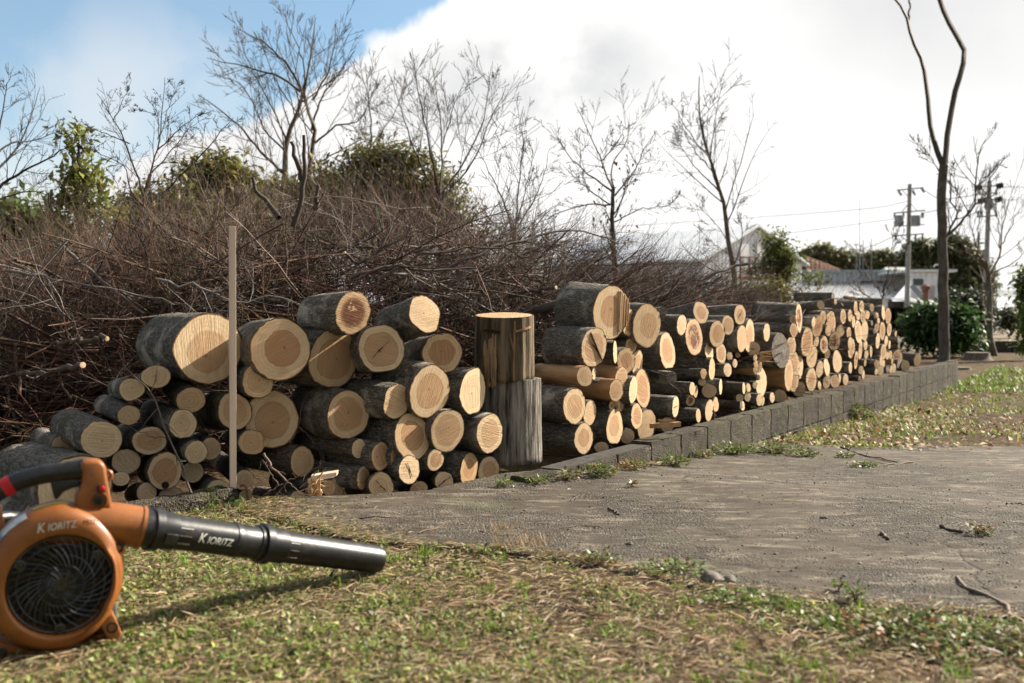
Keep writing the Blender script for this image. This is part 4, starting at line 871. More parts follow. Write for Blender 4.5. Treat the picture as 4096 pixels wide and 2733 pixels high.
bough([(985, 640, 6.3), (1120, 575, 6.5), (1240, 540, 6.8), (1330, 528, 7.0), (1420, 560, 7.3)], .013, .004, 'long dark bough arching over the heap above the torn hinge log', (.10, .08, .07))
bough([(1717, 606, 8.3), (1690, 611, 8.3), (1650, 626, 8.2), (1608, 642, 8.1), (1560, 660, 8.0), (1490, 690, 7.8)], .0125, .011, 'bough with a pale broken tip pointing right in front of the white barn', (.12, .095, .08), twigs=5)
bough([(1672, 625, 8.4), (1640, 645, 8.3), (1600, 660, 8.3), (1560, 672, 8.2)], .009, .008, 'shorter dark bough below the bough with the pale broken tip', (.09, .07, .06), twigs=3)
bough([(360, 640, 5.2), (470, 668, 5.2), (560, 690, 5.2), (640, 672, 5.25), (690, 700, 5.25)], .007, .003, 'silvery white bough lying across the heap behind the stake', (.27, .25, .235), twigs=10)
bough([(10, 620, 5.0), (130, 640, 5.0), (260, 665, 5.05), (400, 700, 5.1)], .008, .003, 'pale grey bough sloping down to the right at the far left of the heap', (.22, .195, .175))
bough([(130, 560, 5.4), (230, 640, 5.3), (330, 720, 5.3)], .011, .006, 'smooth grey stem slanting down through the left of the heap', (.18, .155, .13), twigs=5)
bough([(870, 640, 6.0), (960, 590, 6.1), (1060, 572, 6.2), (1200, 555, 6.3)], .010, .004, 'brown bough rising right behind the tilted top log', (.13, .10, .085))
bough([(800, 640, 5.6), (900, 610, 5.7), (1010, 622, 5.8), (1120, 604, 5.9)], .011, .004, 'thick brown bough lying level behind the rotten faced top log', (.12, .09, .075))
bough([(1330, 690, 6.4), (1250, 708, 6.5), (1150, 720, 6.6)], .034, .022, 'thick cut branch with a pale oval end left of the torn hinge log', (.10, .085, .07), twigs=3)
bough([(1276, 660, 6.6), (1210, 668, 6.8), (1120, 690, 7)], .013, .009, 'cut branch with a small round pale end high in the heap above the stumps', (.10, .085, .07), twigs=4)
bough([(246, 778, 4.55), (200, 782, 4.7), (120, 790, 4.9)], .011, .008, 'cut branch end low in the heap left of the widest log', twigs=4)
bough([(190, 838, 4.4), (120, 850, 4.6), (40, 860, 4.8)], .014, .010, 'cut branch end above the left heap of small logs', twigs=4)
bough([(790, 770-190, 5.5), (830, 640-40, 5.6), (880, 560, 5.7), (905, 500, 5.8)], .010, .003, 'dark bough rising steeply from the heap behind the rotten faced top log', (.07, .05, .042))
for pts, lb in [([(672, 520, 5.6), (690, 470, 5.6), (697, 400, 5.6), (697, 310, 5.6)], 'tall dark cut pole standing up out of the heap, left of centre'),
                ([(694, 415, 5.62), (684, 380, 5.62), (668, 325, 5.62)], 'short dark pole forking left from the tall cut pole'),
                ([(724, 480, 5.8), (727, 450, 5.8), (729, 424, 5.8)], 'small dark upright stub right of the tall cut pole'),
                ([(640, 500, 5.6), (610, 460, 5.7), (590, 440, 5.7), (580, 408, 5.7)], 'pale crooked upright stick left of the tall cut pole')]:
    P = resample(np.array([atD(*p) for p in pts]), 10, .004); R = np.linspace(.017, .009, 10)*(.8 if 'pole' not in lb else 1)
    v, q = tubes(P[None], R[None], 8); tag(link('cut_pole', v, Q=q, mat=TWIG, base=P[0], attrs={'col': ('FLOAT_COLOR', np.tile([.075, .055, .045, 1], (len(v), 1)))}), lb, 'pole', 'cut poles sticking out of the heap')
rng = np.random.default_rng(51)
# ------------------------------------------------------------------ bare trees: main limbs follow the photo, twigs are grown on them
def bare_tree(limbs, Y, label, mat=TREEBARK, tw=(.13, .105, .08), lv=None, sides=8, group='bare winter trees behind the heap', name='bare_tree', buds=0, base=None, dj=.35, thin=.68, lvfrom=0, fat=1.0, cat='tree'):
    """limbs: [(points in overview pixels, r0, r1)]; the first one is the trunk and starts at the ground"""
    stacks = []; N = 14
    for i, (pts, r0, r1) in enumerate(limbs):
        dy = 0 if i == 0 else rng.normal()*dj; n_ = len(pts)
        W = np.array([atD(x, y, Y+dy*(k/(n_-1))) for k, (x, y) in enumerate(pts)])
        stacks.append((resample(W, N, .005*Y/10), np.linspace(r0, r1, N)*thin))
    P = np.stack([s[0] for s in stacks]); R = np.stack([s[1] for s in stacks])
    b = P[0, 0].copy(); g0 = float(ground(b[0], b[1])); b[2] = min(b[2], g0) if b[2] < .6 else g0
    root = thing(name, b, label, cat, group)
    T0 = P[0]
    if T0[0, 2] > g0+.02: T0 = np.vstack([[T0[0, 0]-.03, T0[0, 1], g0-.03], T0])
    v, q = tubes(T0[None], np.r_[R[0, 0]*1.25, R[0]][None] if len(T0) > N else R[0][None], 10); link('trunk', v, Q=q, mat=mat, parent=root)
    lv = lv or LVD
    lv = [dict(l) for l in lv]
    out = [(P[1:], R[1:], np.tile([*tw, 1.], (len(P)-1, 1)))] if len(P) > 1 else []
    p, r = P, R
    if len(P) > 1 and len(lv) > 1: pass
    p, r = P[lvfrom:], R[lvfrom:]; rmin = fat*.0002*Y if Y > 3 else .001
    for l in lv:
        k = l.pop('k'); p, r = grow(p, r, k, **l); r = np.maximum(r, rmin); out.append((p, r, cols(tw, .12, len(p))))
    if buds:
        e = p[:, [1, 2, 3, -1]] if p.shape[1] > 3 else p; e = e.reshape(-1, 3); d = rng.normal(size=e.shape)*.004+[0, 0, .004]
        bp = np.stack([e, e+d*.8, e+d*1.6], 1); out.append((bp, np.tile([.0008, .0015, .0005], (len(e), 1))*Y/7, cols(np.array(tw)*.8, .1, len(e))))
    V, Q, Cc = pack(out); link('crown', V, Q=Q, mat=TWIG, parent=root, attrs={'col': ('FLOAT_COLOR', Cc)})
    return root
LV2 = [dict(k=8, t0=.15, t1=.9, lr=.40, ang=40, up=.05, N=7, curve=.055, rr=.42), dict(k=6, t0=.12, lr=.50, ang=38, up=.06, N=5, curve=.06, rr=.5), dict(k=2, t0=.2, lr=.5, ang=36, up=.06, N=4, curve=.06, rr=.6)]
LVD = [dict(k=10, t0=.12, t1=.9, lr=.46, ang=38, up=.07, N=7, curve=.05, rr=.40), dict(k=5, t0=.12, t1=.92, lr=.52, ang=36, up=.10, N=5, curve=.05, rr=.5), dict(k=2, t0=.2, lr=.55, ang=34, up=.10, N=4, curve=.05, rr=.6)]
BLU = (.035, .03, .034)
bare_tree([([(-70, 700), (-60, 560), (-40, 450), (-10, 380)], .05, .03), ([(-40, 460), (40, 400), (100, 370), (172, 328)], .022, .004), ([(-30, 420), (30, 350), (60, 300), (92, 200)], .018, .003),
  ([(-30, 380), (20, 330), (70, 325), (150, 296)], .016, .003), ([(-20, 350), (0, 290), (10, 230), (26, 166)], .014, .003), ([(-40, 470), (60, 440), (150, 455)], .012, .003)], 7.2,
  'dark twiggy tree leaning in from the left edge of the picture', TREEDARK, BLU, [dict(k=9, t0=.2, lr=.42, ang=38, up=.05, N=7, curve=.07, rr=.45), dict(k=5, t0=.2, lr=.45, ang=40, up=.05, N=5, curve=.07, rr=.5)], buds=1)
bare_tree([([(318, 700), (322, 600), (326, 540), (330, 480), (345, 400)], .026, .017), ([(330, 470), (325, 440), (300, 360), (262, 275), (222, 214)], .014, .003), ([(262, 275), (280, 235), (302, 186)], .006, .0018),
  ([(332, 440), (360, 345), (372, 265), (378, 178)], .013, .0025), ([(362, 335), (382, 262), (408, 192)], .007, .002), ([(362, 320), (360, 265), (305, 250)], .006, .002), ([(338, 470), (400, 420), (470, 345), (536, 270)], .014, .003), ([(360, 345), (420, 290), (468, 250)], .009, .002),
  ([(345, 400), (400, 340), (430, 300), (450, 285)], .009, .002), ([(328, 500), (296, 420), (285, 380), (200, 340)], .010, .002), ([(298, 330), (250, 310), (178, 286)], .007, .0015), ([(326, 520), (290, 470), (275, 440), (250, 390)], .008, .002)], 6.6,
  'dark slender tree with beaded budding twigs left of the stake', TREEDARK, BLU, [dict(k=9, t0=.15, lr=.36, ang=42, up=.03, N=6, curve=.06, rr=.42), dict(k=5, t0=.15, lr=.42, ang=44, up=.03, N=5, curve=.07, rr=.5)], buds=1, dj=.2)
bare_tree([([(645, 660), (648, 560), (650, 470), (655, 390), (660, 320), (685, 250), (700, 190)], .10, .030), ([(700, 600), (704, 480), (712, 360), (722, 300), (700, 215), (712, 140), (724, 40)], .085, .008),
  ([(695, 215), (660, 150), (610, 100), (535, 62)], .035, .006), ([(690, 210), (640, 175), (570, 155), (475, 133)], .035, .006), ([(715, 300), (735, 230), (770, 180), (812, 118)], .03, .006), ([(718, 230), (750, 170), (766, 110), (770, 45)], .024, .005),
  ([(655, 400), (600, 350), (540, 280), (455, 218)], .04, .006), ([(650, 450), (580, 400), (500, 350), (410, 330)], .038, .006), ([(658, 350), (610, 300), (560, 200), (500, 175)], .028, .005), ([(722, 330), (770, 290), (830, 270), (870, 165)], .028, .005),
  ([(700, 190), (690, 120), (660, 60), (655, 20)], .02, .004), ([(712, 390), (770, 350), (830, 320)], .026, .005), ([(660, 330), (620, 240), (560, 120), (545, 60)], .024, .005)], 14,
  'tall spreading bare tree with tan twin trunks under the blue sky', TREEBARK, (.095, .07, .05), LVD, dj=1.0)
bare_tree([([(730, 640), (760, 540), (790, 490), (812, 440), (840, 400), (878, 300)], .06, .02), ([(835, 400), (852, 330), (850, 250), (838, 190), (818, 150)], .026, .004), ([(845, 350), (880, 300), (910, 250), (930, 180)], .022, .004), ([(800, 460), (770, 420), (740, 400)], .02, .005),
  ([(830, 400), (880, 370), (935, 340)], .02, .004), ([(810, 440), (830, 420), (900, 390), (950, 380)], .018, .004)], 13,
  'leaning bare tree with a curved trunk right of the spreading tree', TREEBARK, (.085, .066, .05), LVD, dj=.8)
bare_tree([([(1008, 700), (1010, 600), (1012, 500), (1008, 450)], .06, .035), ([(1008, 450), (960, 370), (930, 280), (890, 160)], .026, .004), ([(1008, 450), (985, 330), (960, 220), (945, 110)], .026, .004), ([(1010, 450), (1015, 330), (1000, 200), (990, 140)], .026, .004),
  ([(1010, 450), (1060, 380), (1110, 270), (1128, 150)], .024, .004), ([(1012, 460), (1080, 380), (1120, 290), (1160, 205)], .024, .004), ([(1018, 330), (1040, 250), (1075, 160)], .014, .003), ([(1008, 440), (940, 400), (870, 330)], .018, .004)], 12,
  'fan shaped bare tree in front of the grey cloud', TREEDARK, (.06, .05, .042), LVD, dj=.7)
bare_tree([([(1180, 700), (1185, 600), (1180, 520)], .035, .02), ([(1182, 540), (1150, 450), (1120, 390), (1090, 330)], .016, .003), ([(1182, 520), (1190, 420), (1200, 330), (1192, 290)], .016, .003), ([(1182, 530), (1230, 450), (1250, 390), (1262, 340)], .014, .003), ([(1180, 560), (1120, 500), (1070, 470)], .014, .003), ([(1184, 520), (1215, 400), (1222, 350)], .012, .003)], 9,
  'low twiggy bare tree between the fan shaped tree and the forked tree', TREEDARK, (.065, .05, .04), [dict(k=12, t0=.15, lr=.48, ang=40, up=.06, N=6, curve=.07, rr=.42), dict(k=7, t0=.15, lr=.5, ang=40, up=.06, N=5, curve=.08, rr=.5)])
bare_tree([([(1412, 720), (1412, 620), (1408, 540), (1405, 480), (1408, 430)], .05, .03), ([(1408, 440), (1380, 370), (1350, 300), (1318, 235)], .022, .004), ([(1408, 430), (1405, 380), (1440, 320), (1445, 262)], .022, .004), ([(1405, 440), (1350, 400), (1300, 350), (1262, 290)], .022, .004),
  ([(1410, 450), (1450, 400), (1480, 340), (1508, 300)], .02, .004), ([(1402, 470), (1345, 430), (1280, 370)], .016, .003), ([(1412, 500), (1440, 420), (1460, 380)], .016, .003), ([(1380, 370), (1415, 330), (1436, 290)], .012, .003), ([(1400, 470), (1340, 470), (1260, 500), (1210, 530)], .016, .003), ([(1410, 510), (1470, 480), (1560, 470)], .014, .003)], 11,
  'bare tree with a few brown leaves left, forking low at the middle of the picture', TREEDARK, (.05, .042, .036), LV2, dj=.6)
bare_tree([([(1692, 720), (1682, 620), (1672, 550), (1660, 470), (1640, 400), (1622, 340), (1605, 260), (1605, 175)], .085, .01), ([(1652, 440), (1632, 370), (1640, 290), (1655, 200)], .03, .004), ([(1630, 370), (1580, 300), (1550, 250), (1522, 210)], .024, .004),
  ([(1650, 440), (1610, 400), (1570, 350), (1545, 300)], .024, .004), ([(1640, 400), (1590, 340), (1560, 280)], .018, .004), ([(1675, 560), (1640, 510), (1590, 465), (1540, 440)], .016, .003), ([(1680, 620), (1705, 540), (1690, 480), (1720, 440)], .022, .004), ([(1700, 600), (1640, 560), (1600, 520)], .016, .003), ([(1622, 340), (1625, 260), (1638, 210)], .012, .003)], 17,
  'slim bare tree leaning left, with brushlike crown, beside the white barn', TREEBARK, (.06, .05, .042), LV2, dj=.8)
tall = bare_tree([([(2167, 826), (2166, 700), (2163, 560), (2161, 440), (2166, 380)], .098, .080), ([(2164, 380), (2142, 320), (2130, 240), (2122, 170), (2105, 120), (2084, 52), (2074, 25), (2046, -12)], .058, .022), ([(2084, 52), (2088, 20), (2086, -30)], .026, .014), ([(2166, 380), (2172, 310), (2190, 210), (2212, 122), (2180, 60), (2156, 10), (2152, -40)], .066, .05),
  ([(2164, 560), (2196, 490), (2182, 460), (2180, 420), (2182, 400)], .028, .009), ([(2176, 540), (2230, 480), (2240, 400), (2250, 340), (2262, 320)], .028, .008), ([(2238, 440), (2270, 400), (2306, 362)], .018, .006), ([(2162, 410), (2140, 370), (2118, 340), (2080, 320)], .016, .006), ([(2228, 500), (2190, 420), (2195, 380)], .016, .006)], 20.5,
  'tall smooth trunk at the right that forks into two bare crooked limbs', mk_noise('smooth_grey_bark', (.060, .052, .042), (.115, .10, .08), 14, .9, .006, c=(.15, .145, .12), stretch=(1, 1, .5)), (.085, .072, .058), [dict(k=9, t0=.2, lr=.42, ang=36, up=.1, N=6, curve=.06, rr=.6), dict(k=5, t0=.15, lr=.5, ang=36, up=.1, N=5, curve=.06)], group='trees on the lawn at the right', dj=.5, thin=1.12, lvfrom=4, fat=1.5)
bare_tree([([(2285, 822), (2272, 780), (2272, 700), (2270, 650), (2262, 600)], .11, .07), ([(2264, 620), (2240, 560), (2225, 500), (2215, 450)], .04, .006), ([(2270, 640), (2295, 580), (2300, 520), (2320, 450), (2330, 420)], .05, .006), ([(2300, 560), (2330, 500), (2350, 460)], .03, .006), ([(2262, 620), (2220, 580), (2190, 520)], .03, .006),
  ([(2295, 570), (2290, 500), (2270, 440)], .024, .005), ([(2240, 560), (2250, 480), (2262, 420)], .02, .005), ([(2268, 630), (2330, 600), (2365, 560)], .03, .006)], 23,
  'small pruned bare tree with a crooked trunk near the right edge', TREEBARK, (.16, .125, .09), [dict(k=9, t0=.2, lr=.5, ang=32, up=.08, N=6, curve=.05, rr=.4), dict(k=5, t0=.2, lr=.5, ang=32, up=.08, N=5, curve=.05, rr=.5)], group='trees on the lawn at the right', dj=1.2)
bare_tree([([(2030, 760), (2025, 690), (2035, 640)], .03, .02), ([(2030, 690), (2000, 640), (1985, 600), (1960, 560)], .016, .003), ([(2032, 660), (2042, 600), (2050, 540), (2048, 500)], .014, .003), ([(2030, 680), (2060, 600), (2070, 540)], .014, .003), ([(2026, 700), (1960, 660), (1945, 640)], .018, .01)], 17,
  'thin pruned bare sapling behind the end of the log stack', TREEDARK, (.10, .07, .05), LV2, group='trees on the lawn at the right')

rng = np.random.default_rng(52)
# ------------------------------------------------------------------ evergreens
def crown_leaves(blobs, Y, n, size, colr, clump=.22, per=26, dark=.5, droop=-.2, var=.25):
    """blobs: (overview x, y, rx, ry, weight); leaf clumps through each blob's volume, denser near its skin"""
    wsum = sum(b[4] for b in blobs); Cs = []; Is = []
    for (x, y, rx, ry, w_) in blobs:
        m = max(3, int(n*w_/wsum/per)); u = nrm(rng.normal(size=(m, 3)))*(.45+.6*rng.random((m, 1))**.6); u *= 1+.25*np.sin(u[:, :1]*7+u[:, 2:]*5+x)
        k = 1.743/FPX*Y; c = atD(x, y, Y)+u*[rx*k, (rx+ry)*.45*k, ry*k]; Cs.append(c)
    Cs = np.concatenate(Cs); m = len(Cs); off = rng.normal(size=(m, per, 3))*clump*.5*(.6+.8*rng.random((m, 1, 1))); off[..., 2] *= .7
    P = (Cs[:, None]+off).reshape(-1, 3); n = len(P); L = size*(.6+.8*rng.random(n)); tone = np.repeat(1+.35*rng.normal(size=m), per).clip(.35, 1.8)
    v, q = leafset(P, L, L*.42, rng.random(n)*6.28, droop+rng.normal(size=n)*.55, .18, .08); c = cols(colr, var, n, .08); c[:, :3] *= tone[:, None]
    return v, q, np.repeat(c, 5, 0), Cs
def evergreen(blobs, Y, n, size, colr, label, trunk=None, name='evergreen_tree', group='evergreens behind the heap', clump=.22, per=26, r0=.06, cat='tree', droop=-.2, limbs=14):
    v, q, c, Cs = crown_leaves(blobs, Y, n, size, colr, clump, per, droop=droop)
    t = trunk or [(blobs[0][0], blobs[0][1]+blobs[0][3]*.4)]; top = atD(*t[-1], Y); bx = atD(*t[0], Y); g0 = float(ground(bx[0], bx[1])); base = np.array([bx[0], Y, g0])
    root = thing(name, base, label, cat, group)
    P = resample(np.array([base-[0, 0, .05]]+[atD(*p, Y) for p in t]), 12, .01*Y/8) if len(t) > 1 or top[2] > g0+.3 else np.linspace(base-[0, 0, .05], base+[0, 0, .4], 12)
    S = [(P[None], np.linspace(r0, r0*.35, 12)[None], np.array([[.09, .075, .055, 1]]))]
    idx = rng.integers(0, len(Cs), limbs*3); st_ = P[rng.integers(4, 12, limbs*3)]; en = Cs[idx]
    B = np.stack([st_+(en-st_)*u+rng.normal(size=st_.shape)*.03*(0 < u < 1)+[0, 0, .06*u*(1-u)*4] for u in np.linspace(0, 1, 6)], 1)
    S.append((B, np.linspace(r0*.35, r0*.06, 6)[None]*np.ones((len(B), 1)), np.tile([.075, .062, .045, 1], (len(B), 1))))
    tv, tq, tc = pack(S, 6); link('trunk', tv, Q=tq, mat=TWIG, parent=root, attrs={'col': ('FLOAT_COLOR', tc)})
    link('crown', v, Q=q, mat=LEAF, parent=root, smooth=False, attrs={'col': ('FLOAT_COLOR', c)})
    return root
OLV, DKG, MID = (.19, .18, .05), (.12, .15, .045), (.15, .2, .05)
evergreen([(178, 330, 18, 40, 1.6), (175, 400, 50, 36, 4), (190, 450, 60, 40, 4), (230, 500, 50, 40, 3), (150, 470, 36, 30, 2), (120, 500, 30, 30, 1), (168, 540, 70, 40, 3)], 8.5, 1350, .09, (.19, .20, .045), 'glossy evergreen with large upright leaves at the left, among bare twigs', [(205, 640), (190, 480), (180, 330)], clump=.13, per=8, droop=.5, r0=.022)
evergreen([(20, 500, 50, 36, 3), (60, 560, 60, 50, 4), (10, 600, 50, 60, 3), (120, 560, 50, 60, 3), (70, 650, 80, 40, 3)], 9.5, 6500, .10, DKG, 'dark evergreen bush filling the left edge behind the heap', [(60, 700), (50, 560)], per=20)
evergreen([(330, 515, 80, 60, 4), (385, 475, 70, 44, 3), (430, 540, 76, 60, 3), (300, 600, 50, 40, 2), (470, 520, 40, 44, 2)], 10.5, 9000, .085, OLV, 'olive green evergreen with rounded crown behind the dark slender tree', [(380, 680), (380, 540)])
evergreen([(480, 420, 40, 40, 3), (520, 400, 50, 34, 3), (505, 470, 56, 40, 3), (560, 470, 40, 40, 2), (460, 400, 20, 18, 1)], 11, 5000, .10, OLV, 'sparse evergreen left of the tan twin trunked tree', [(510, 640), (510, 440)], per=18)
evergreen([(640, 465, 76, 50, 3), (705, 460, 52, 52, 2), (760, 460, 40, 40, 2), (700, 520, 90, 40, 4), (580, 500, 40, 30, 2)], 12, 8500, .09, (.18, .17, .045), 'low olive evergreen under the tan twin trunked tree', [(680, 640), (680, 480)])
evergreen([(880, 375, 64, 44, 3), (840, 420, 100, 62, 4), (950, 420, 80, 62, 4), (790, 455, 60, 60, 3), (1010, 470, 70, 66, 3), (900, 500, 130, 60, 6), (1050, 540, 40, 40, 2)], 12.5, 15000, .085, (.17, .16, .05), 'big domed olive evergreen behind the heap at the centre', [(900, 660), (890, 440)], r0=.1)
evergreen([(1780, 556, 26, 20, 2), (1788, 590, 34, 30, 3), (1795, 630, 38, 30, 3), (1765, 600, 14, 26, 1.2), (1810, 600, 14, 26, 1.2), (1740, 620, 30, 14, 1), (1870, 640, 24, 12, .8)], 19, 3400, .085, (.16, .18, .04), 'small leafy evergreen with twin grey stems in front of the barn', [(1796, 700), (1794, 640), (1786, 570)], group='evergreens at the right', per=14, clump=.2, r0=.07)
evergreen([(1735, 690, 40, 24, 2), (1690, 680, 30, 20, 1), (1770, 680, 40, 24, 2)], 14, 2200, .09, OLV, 'straggly green shrub at the right end of the brushwood heap', [(1735, 740), (1735, 690)], group='evergreens at the right', per=14, cat='shrub', name='evergreen_shrub')
evergreen([(2155, 748, 56, 34, 5), (2115, 752, 24, 30, 2), (2200, 756, 28, 32, 3), (2140, 722, 30, 14, 2), (2180, 722, 30, 14, 2), (2158, 778, 62, 24, 4), (2222, 775, 14, 14, 1)], 22.5, 9000, .15, (.055, .11, .03), 'rounded dark glossy camellia bush behind the tall trunk', [(2160, 800), (2160, 760)], group='evergreens at the right', clump=.3, per=18, cat='shrub', name='evergreen_shrub')
evergreen([(2350, 645, 13, 30, 2), (2356, 700, 16, 40, 2), (2350, 755, 12, 24, 1), (2354, 795, 14, 16, 1)], 21, 1700, .12, MID, 'leafy evergreen cut by the right edge of the picture', [(2360, 800), (2356, 700)], group='evergreens at the right', per=14, clump=.16)
evergreen([(2225, 700, 36, 24, 3), (2250, 730, 26, 30, 2), (2200, 690, 26, 16, 1)], 34, 3500, .17, (.025, .04, .018), 'dark hedge shrub between the camellia bush and the pruned tree', [(2230, 760), (2230, 720)], group='evergreens at the right', per=20, clump=.4, cat='shrub', name='evergreen_shrub')
evergreen([(2315, 735, 36, 16, 2), (2290, 725, 26, 14, 1), (2335, 720, 26, 12, 1)], 38, 2200, .15, (.06, .06, .025), 'low brownish bush by the road near the right edge', [(2315, 752), (2315, 740)], group='evergreens at the right', per=18, clump=.4, cat='shrub', name='evergreen_shrub')
for i, (bl, n, cl, lb) in enumerate([
  ([(1868, 588, 22, 20, 2), (1897, 584, 17, 17, 1.5), (1846, 606, 12, 16, 1)], 2600, (.24, .24, .12), 'rounded far tree rising behind the rusty sign frame'),
  ([(1935, 598, 22, 18, 2), (1960, 602, 22, 16, 2), (1920, 610, 14, 16, 1)], 2400, (.23, .23, .115), 'far olive tree right of the rusty sign frame'),
  ([(2000, 602, 24, 20, 2), (2030, 600, 22, 22, 2), (2050, 612, 20, 20, 1)], 2600, (.22, .225, .11), 'far olive tree left of the utility pole with transformers'),
  ([(2112, 572, 20, 20, 2), (2085, 610, 22, 26, 2), (2105, 606, 26, 26, 2), (2130, 620, 30, 26, 2)], 4200, (.15, .165, .085), 'dark far tree right of the utility pole with transformers'),
  ([(2185, 572, 40, 34, 4), (2150, 600, 24, 34, 2), (2210, 590, 34, 30, 2), (2220, 610, 40, 40, 3), (2260, 640, 24, 40, 2), (2200, 650, 60, 36, 4)], 8000, (.13, .145, .07), 'largest dark far tree, behind the tall forked trunk')]):
    evergreen(bl, 105, int(n*1.8), .5, cl, lb, [(bl[0][0], 690), (bl[0][0], bl[0][1])], name='far_tree', group='trees on the skyline at the right', clump=.75, per=24, r0=.3, limbs=8)
# a few brown leaves still hanging on the low forking tree
pts = np.array([atD(1340+rng.random()*130, 360+rng.random()*200, 10.9+.4*rng.random()) for _ in range(46)]); v, q = leafset(pts, .05+.03*rng.random(46), .03, rng.random(46)*6.28, -1.0+.4*rng.normal(size=46), .3, .2)
tr_ = [o for o in COL.objects if o.get('label', '').startswith('bare tree with a few brown')][0]
link('dry_leaves', v, Q=q, mat=DRY, parent=tr_, smooth=False, attrs={'col': ('FLOAT_COLOR', np.repeat(cols((.17, .09, .045), .2, 46), 5, 0))})
rng = np.random.default_rng(61)
# ------------------------------------------------------------------ buildings, poles and fields far behind
def mk_corr(name, col_, rough=.5, metal=0):
    t = NT(name); p = t.pos(); n = t.noise(p, .8, 5, .6); st = t.noise(t.pos((6, 6, .5)), 1.0, 4, .6)
    c = t.mix(t.sm(n, .4, .7), col_, tuple(x*.82 for x in col_)); c = t.mix(t.math('MULTIPLY', t.sm(st, .56, .72), .14), c, (.22, .17, .12))
    return t.done(c, rough, n, .01, .3, spec=.4, metal=metal)
WHITE = mk_corr('white_corrugated_steel', (.88, .91, .96)); GREYW = mk_corr('grey_corrugated_steel', (.40, .42, .45)); ROOFW = mk_corr('pale_steel_roof', (.94, .94, .93), .30, .85)
RUST = mk_noise('rusty_steel', (.10, .035, .02), (.21, .085, .05), 8, .85, .01); POLEM = mk_noise('pole_concrete', (.20, .195, .185), (.31, .30, .285), 6, .8, .01); GREYM = mk_noise('grey_paint', (.19, .20, .22), (.27, .28, .30), 5, .5, .004)
DARKG = mk_noise('dark_glass', (.06, .07, .08), (.11, .12, .13), 2, .15, .0); BOARD = mk_noise('dark_boards', (.035, .028, .024), (.08, .065, .055), 6, .9, .01, stretch=(4, 4, .3)); TANP = mk_noise('faded_panel', (.34, .26, .22), (.46, .38, .33), 3, .8, .004)
def corr(mb, A, B, z0f, z1f, pitch=.32, amp=.035, mi=0):
    """corrugated sheet between ground points A,B, from height z0f(u) to z1f(u)"""
    A = np.array(A, float); B = np.array(B, float); L = np.linalg.norm(B-A); d = (B-A)/L; nr = np.array([d[1], -d[0]]); m = int(L/pitch)*4; V = []
    for i in range(m+1):
        u = i/m; q = A+d*L*u+nr*amp*(1 if i % 4 in (1, 2) else -1); V += [(q[0], q[1], z0f(u)), (q[0], q[1], z1f(u))]
    mb.add(V, [[2*i, 2*i+2, 2*i+3, 2*i+1] for i in range(m)], mi)
# white gabled barn; axis K runs away from us, G along the gable
Zb = 60.; ap = at(3023, 908, Zb); K = nrm(np.array([-.625, .781])); G = np.array([.781, .625]); hw = 4.72; eave = ap[2]-1.96-.1; Lb = 13.5
apx = ap[:2]; gl, gr = apx-G*hw, apx+G*hw
barn = thing('barn', (*apx, 0), 'white corrugated barn with gable and pale roof behind the slim leaning tree', 'barn')
m = MB(); corr(m, gl, gr, lambda u: -.2, lambda u: eave+(ap[2]-eave)*(1-abs(2*u-1))-.05); corr(m, gl+K*Lb, gl, lambda u: -.2, lambda u: eave); corr(m, gr, gr+K*Lb, lambda u: -.2, lambda u: eave)
bk = gl+K*Lb; bk2 = gr+K*Lb; m.add([(*bk, -.2), (*bk2, -.2), (*bk2, eave), (*(apx+K*Lb), ap[2]-.05), (*bk, eave)], [[0, 1, 2, 3, 4]]); m.build('wall', WHITE, barn)
m = MB()
for sg, e in ((-1, gl), (1, gr)):
    ov = e+G*sg*.35; ez = eave-.35*(ap[2]-eave)/hw; a0, a1 = apx-K*.3, apx+K*(Lb+.3); o0, o1 = ov-K*.3, ov+K*(Lb+.3)
    P = [(*o0, ez), (*a0, ap[2]), (*a1, ap[2]), (*o1, ez)]; m.prism(P, (0, 0, .14))
roof = m.build('roof', ROOFW, barn)
def wall_pt(px, py, off=.0):
    d = ray(px, py); n3 = np.array([-K[0], -K[1]]); t = ((apx+n3*off)@n3-0)/(d[:2]@n3); return np.array([d[0]*t, d[1]*t, CAMZ+d[2]*t])
def wall_rect(c7, name, off, matr, th=.06, parent=None):
    x0, y0, x1, y1 = [2600+c7[0]/3.357, 850+c7[1]/3.357, 2600+c7[2]/3.357, 850+c7[3]/3.357]; P = [wall_pt(x0, y1, off), wall_pt(x1, y1, off), wall_pt(x1, y0, off), wall_pt(x0, y0, off)]
    m = MB(); m.prism(P, (*(-K*th), 0)); return m.build(name, matr, parent or barn)
WHT = mk_noise('white_frame', (.62, .62, .62), (.74, .74, .73), 3, .5, .002)
w1 = wall_rect((1208, 425, 1316, 585), 'window', .08, WHT); 
for i in range(11):
    for xa, xb in ((1216, 1258), (1266, 1308)): wall_rect((xa, 436+i*13, xb, 444+i*13), 'slat', .145, GREYW, .03, w1) if i % 2 == 0 else None
w2 = wall_rect((1430, 350, 1505, 590), 'door', .08, WHT); wall_rect((1440, 385, 1496, 585), 'panel', .145, GREYM, .02, w2)
w3 = wall_rect((1560, 470, 1620, 600), 'window', .08, WHT)
rack = thing('rusty_balcony', wall_pt(3000, 1115, 1.2)*[1, 1, 0], 'rusty red brown steel balcony frame on the front of the white barn', 'balcony')
m = MB()
for x in (1215, 1330, 1415, 1520, 1610):
    a, b = wall_pt(2600+x/3.357, 850+880/3.357, 1.2), wall_pt(2600+x/3.357, 850+600/3.357, 1.2); m.tube([[*a[:2], -.1] if x in (1215, 1610) else a, b], .05, 6)
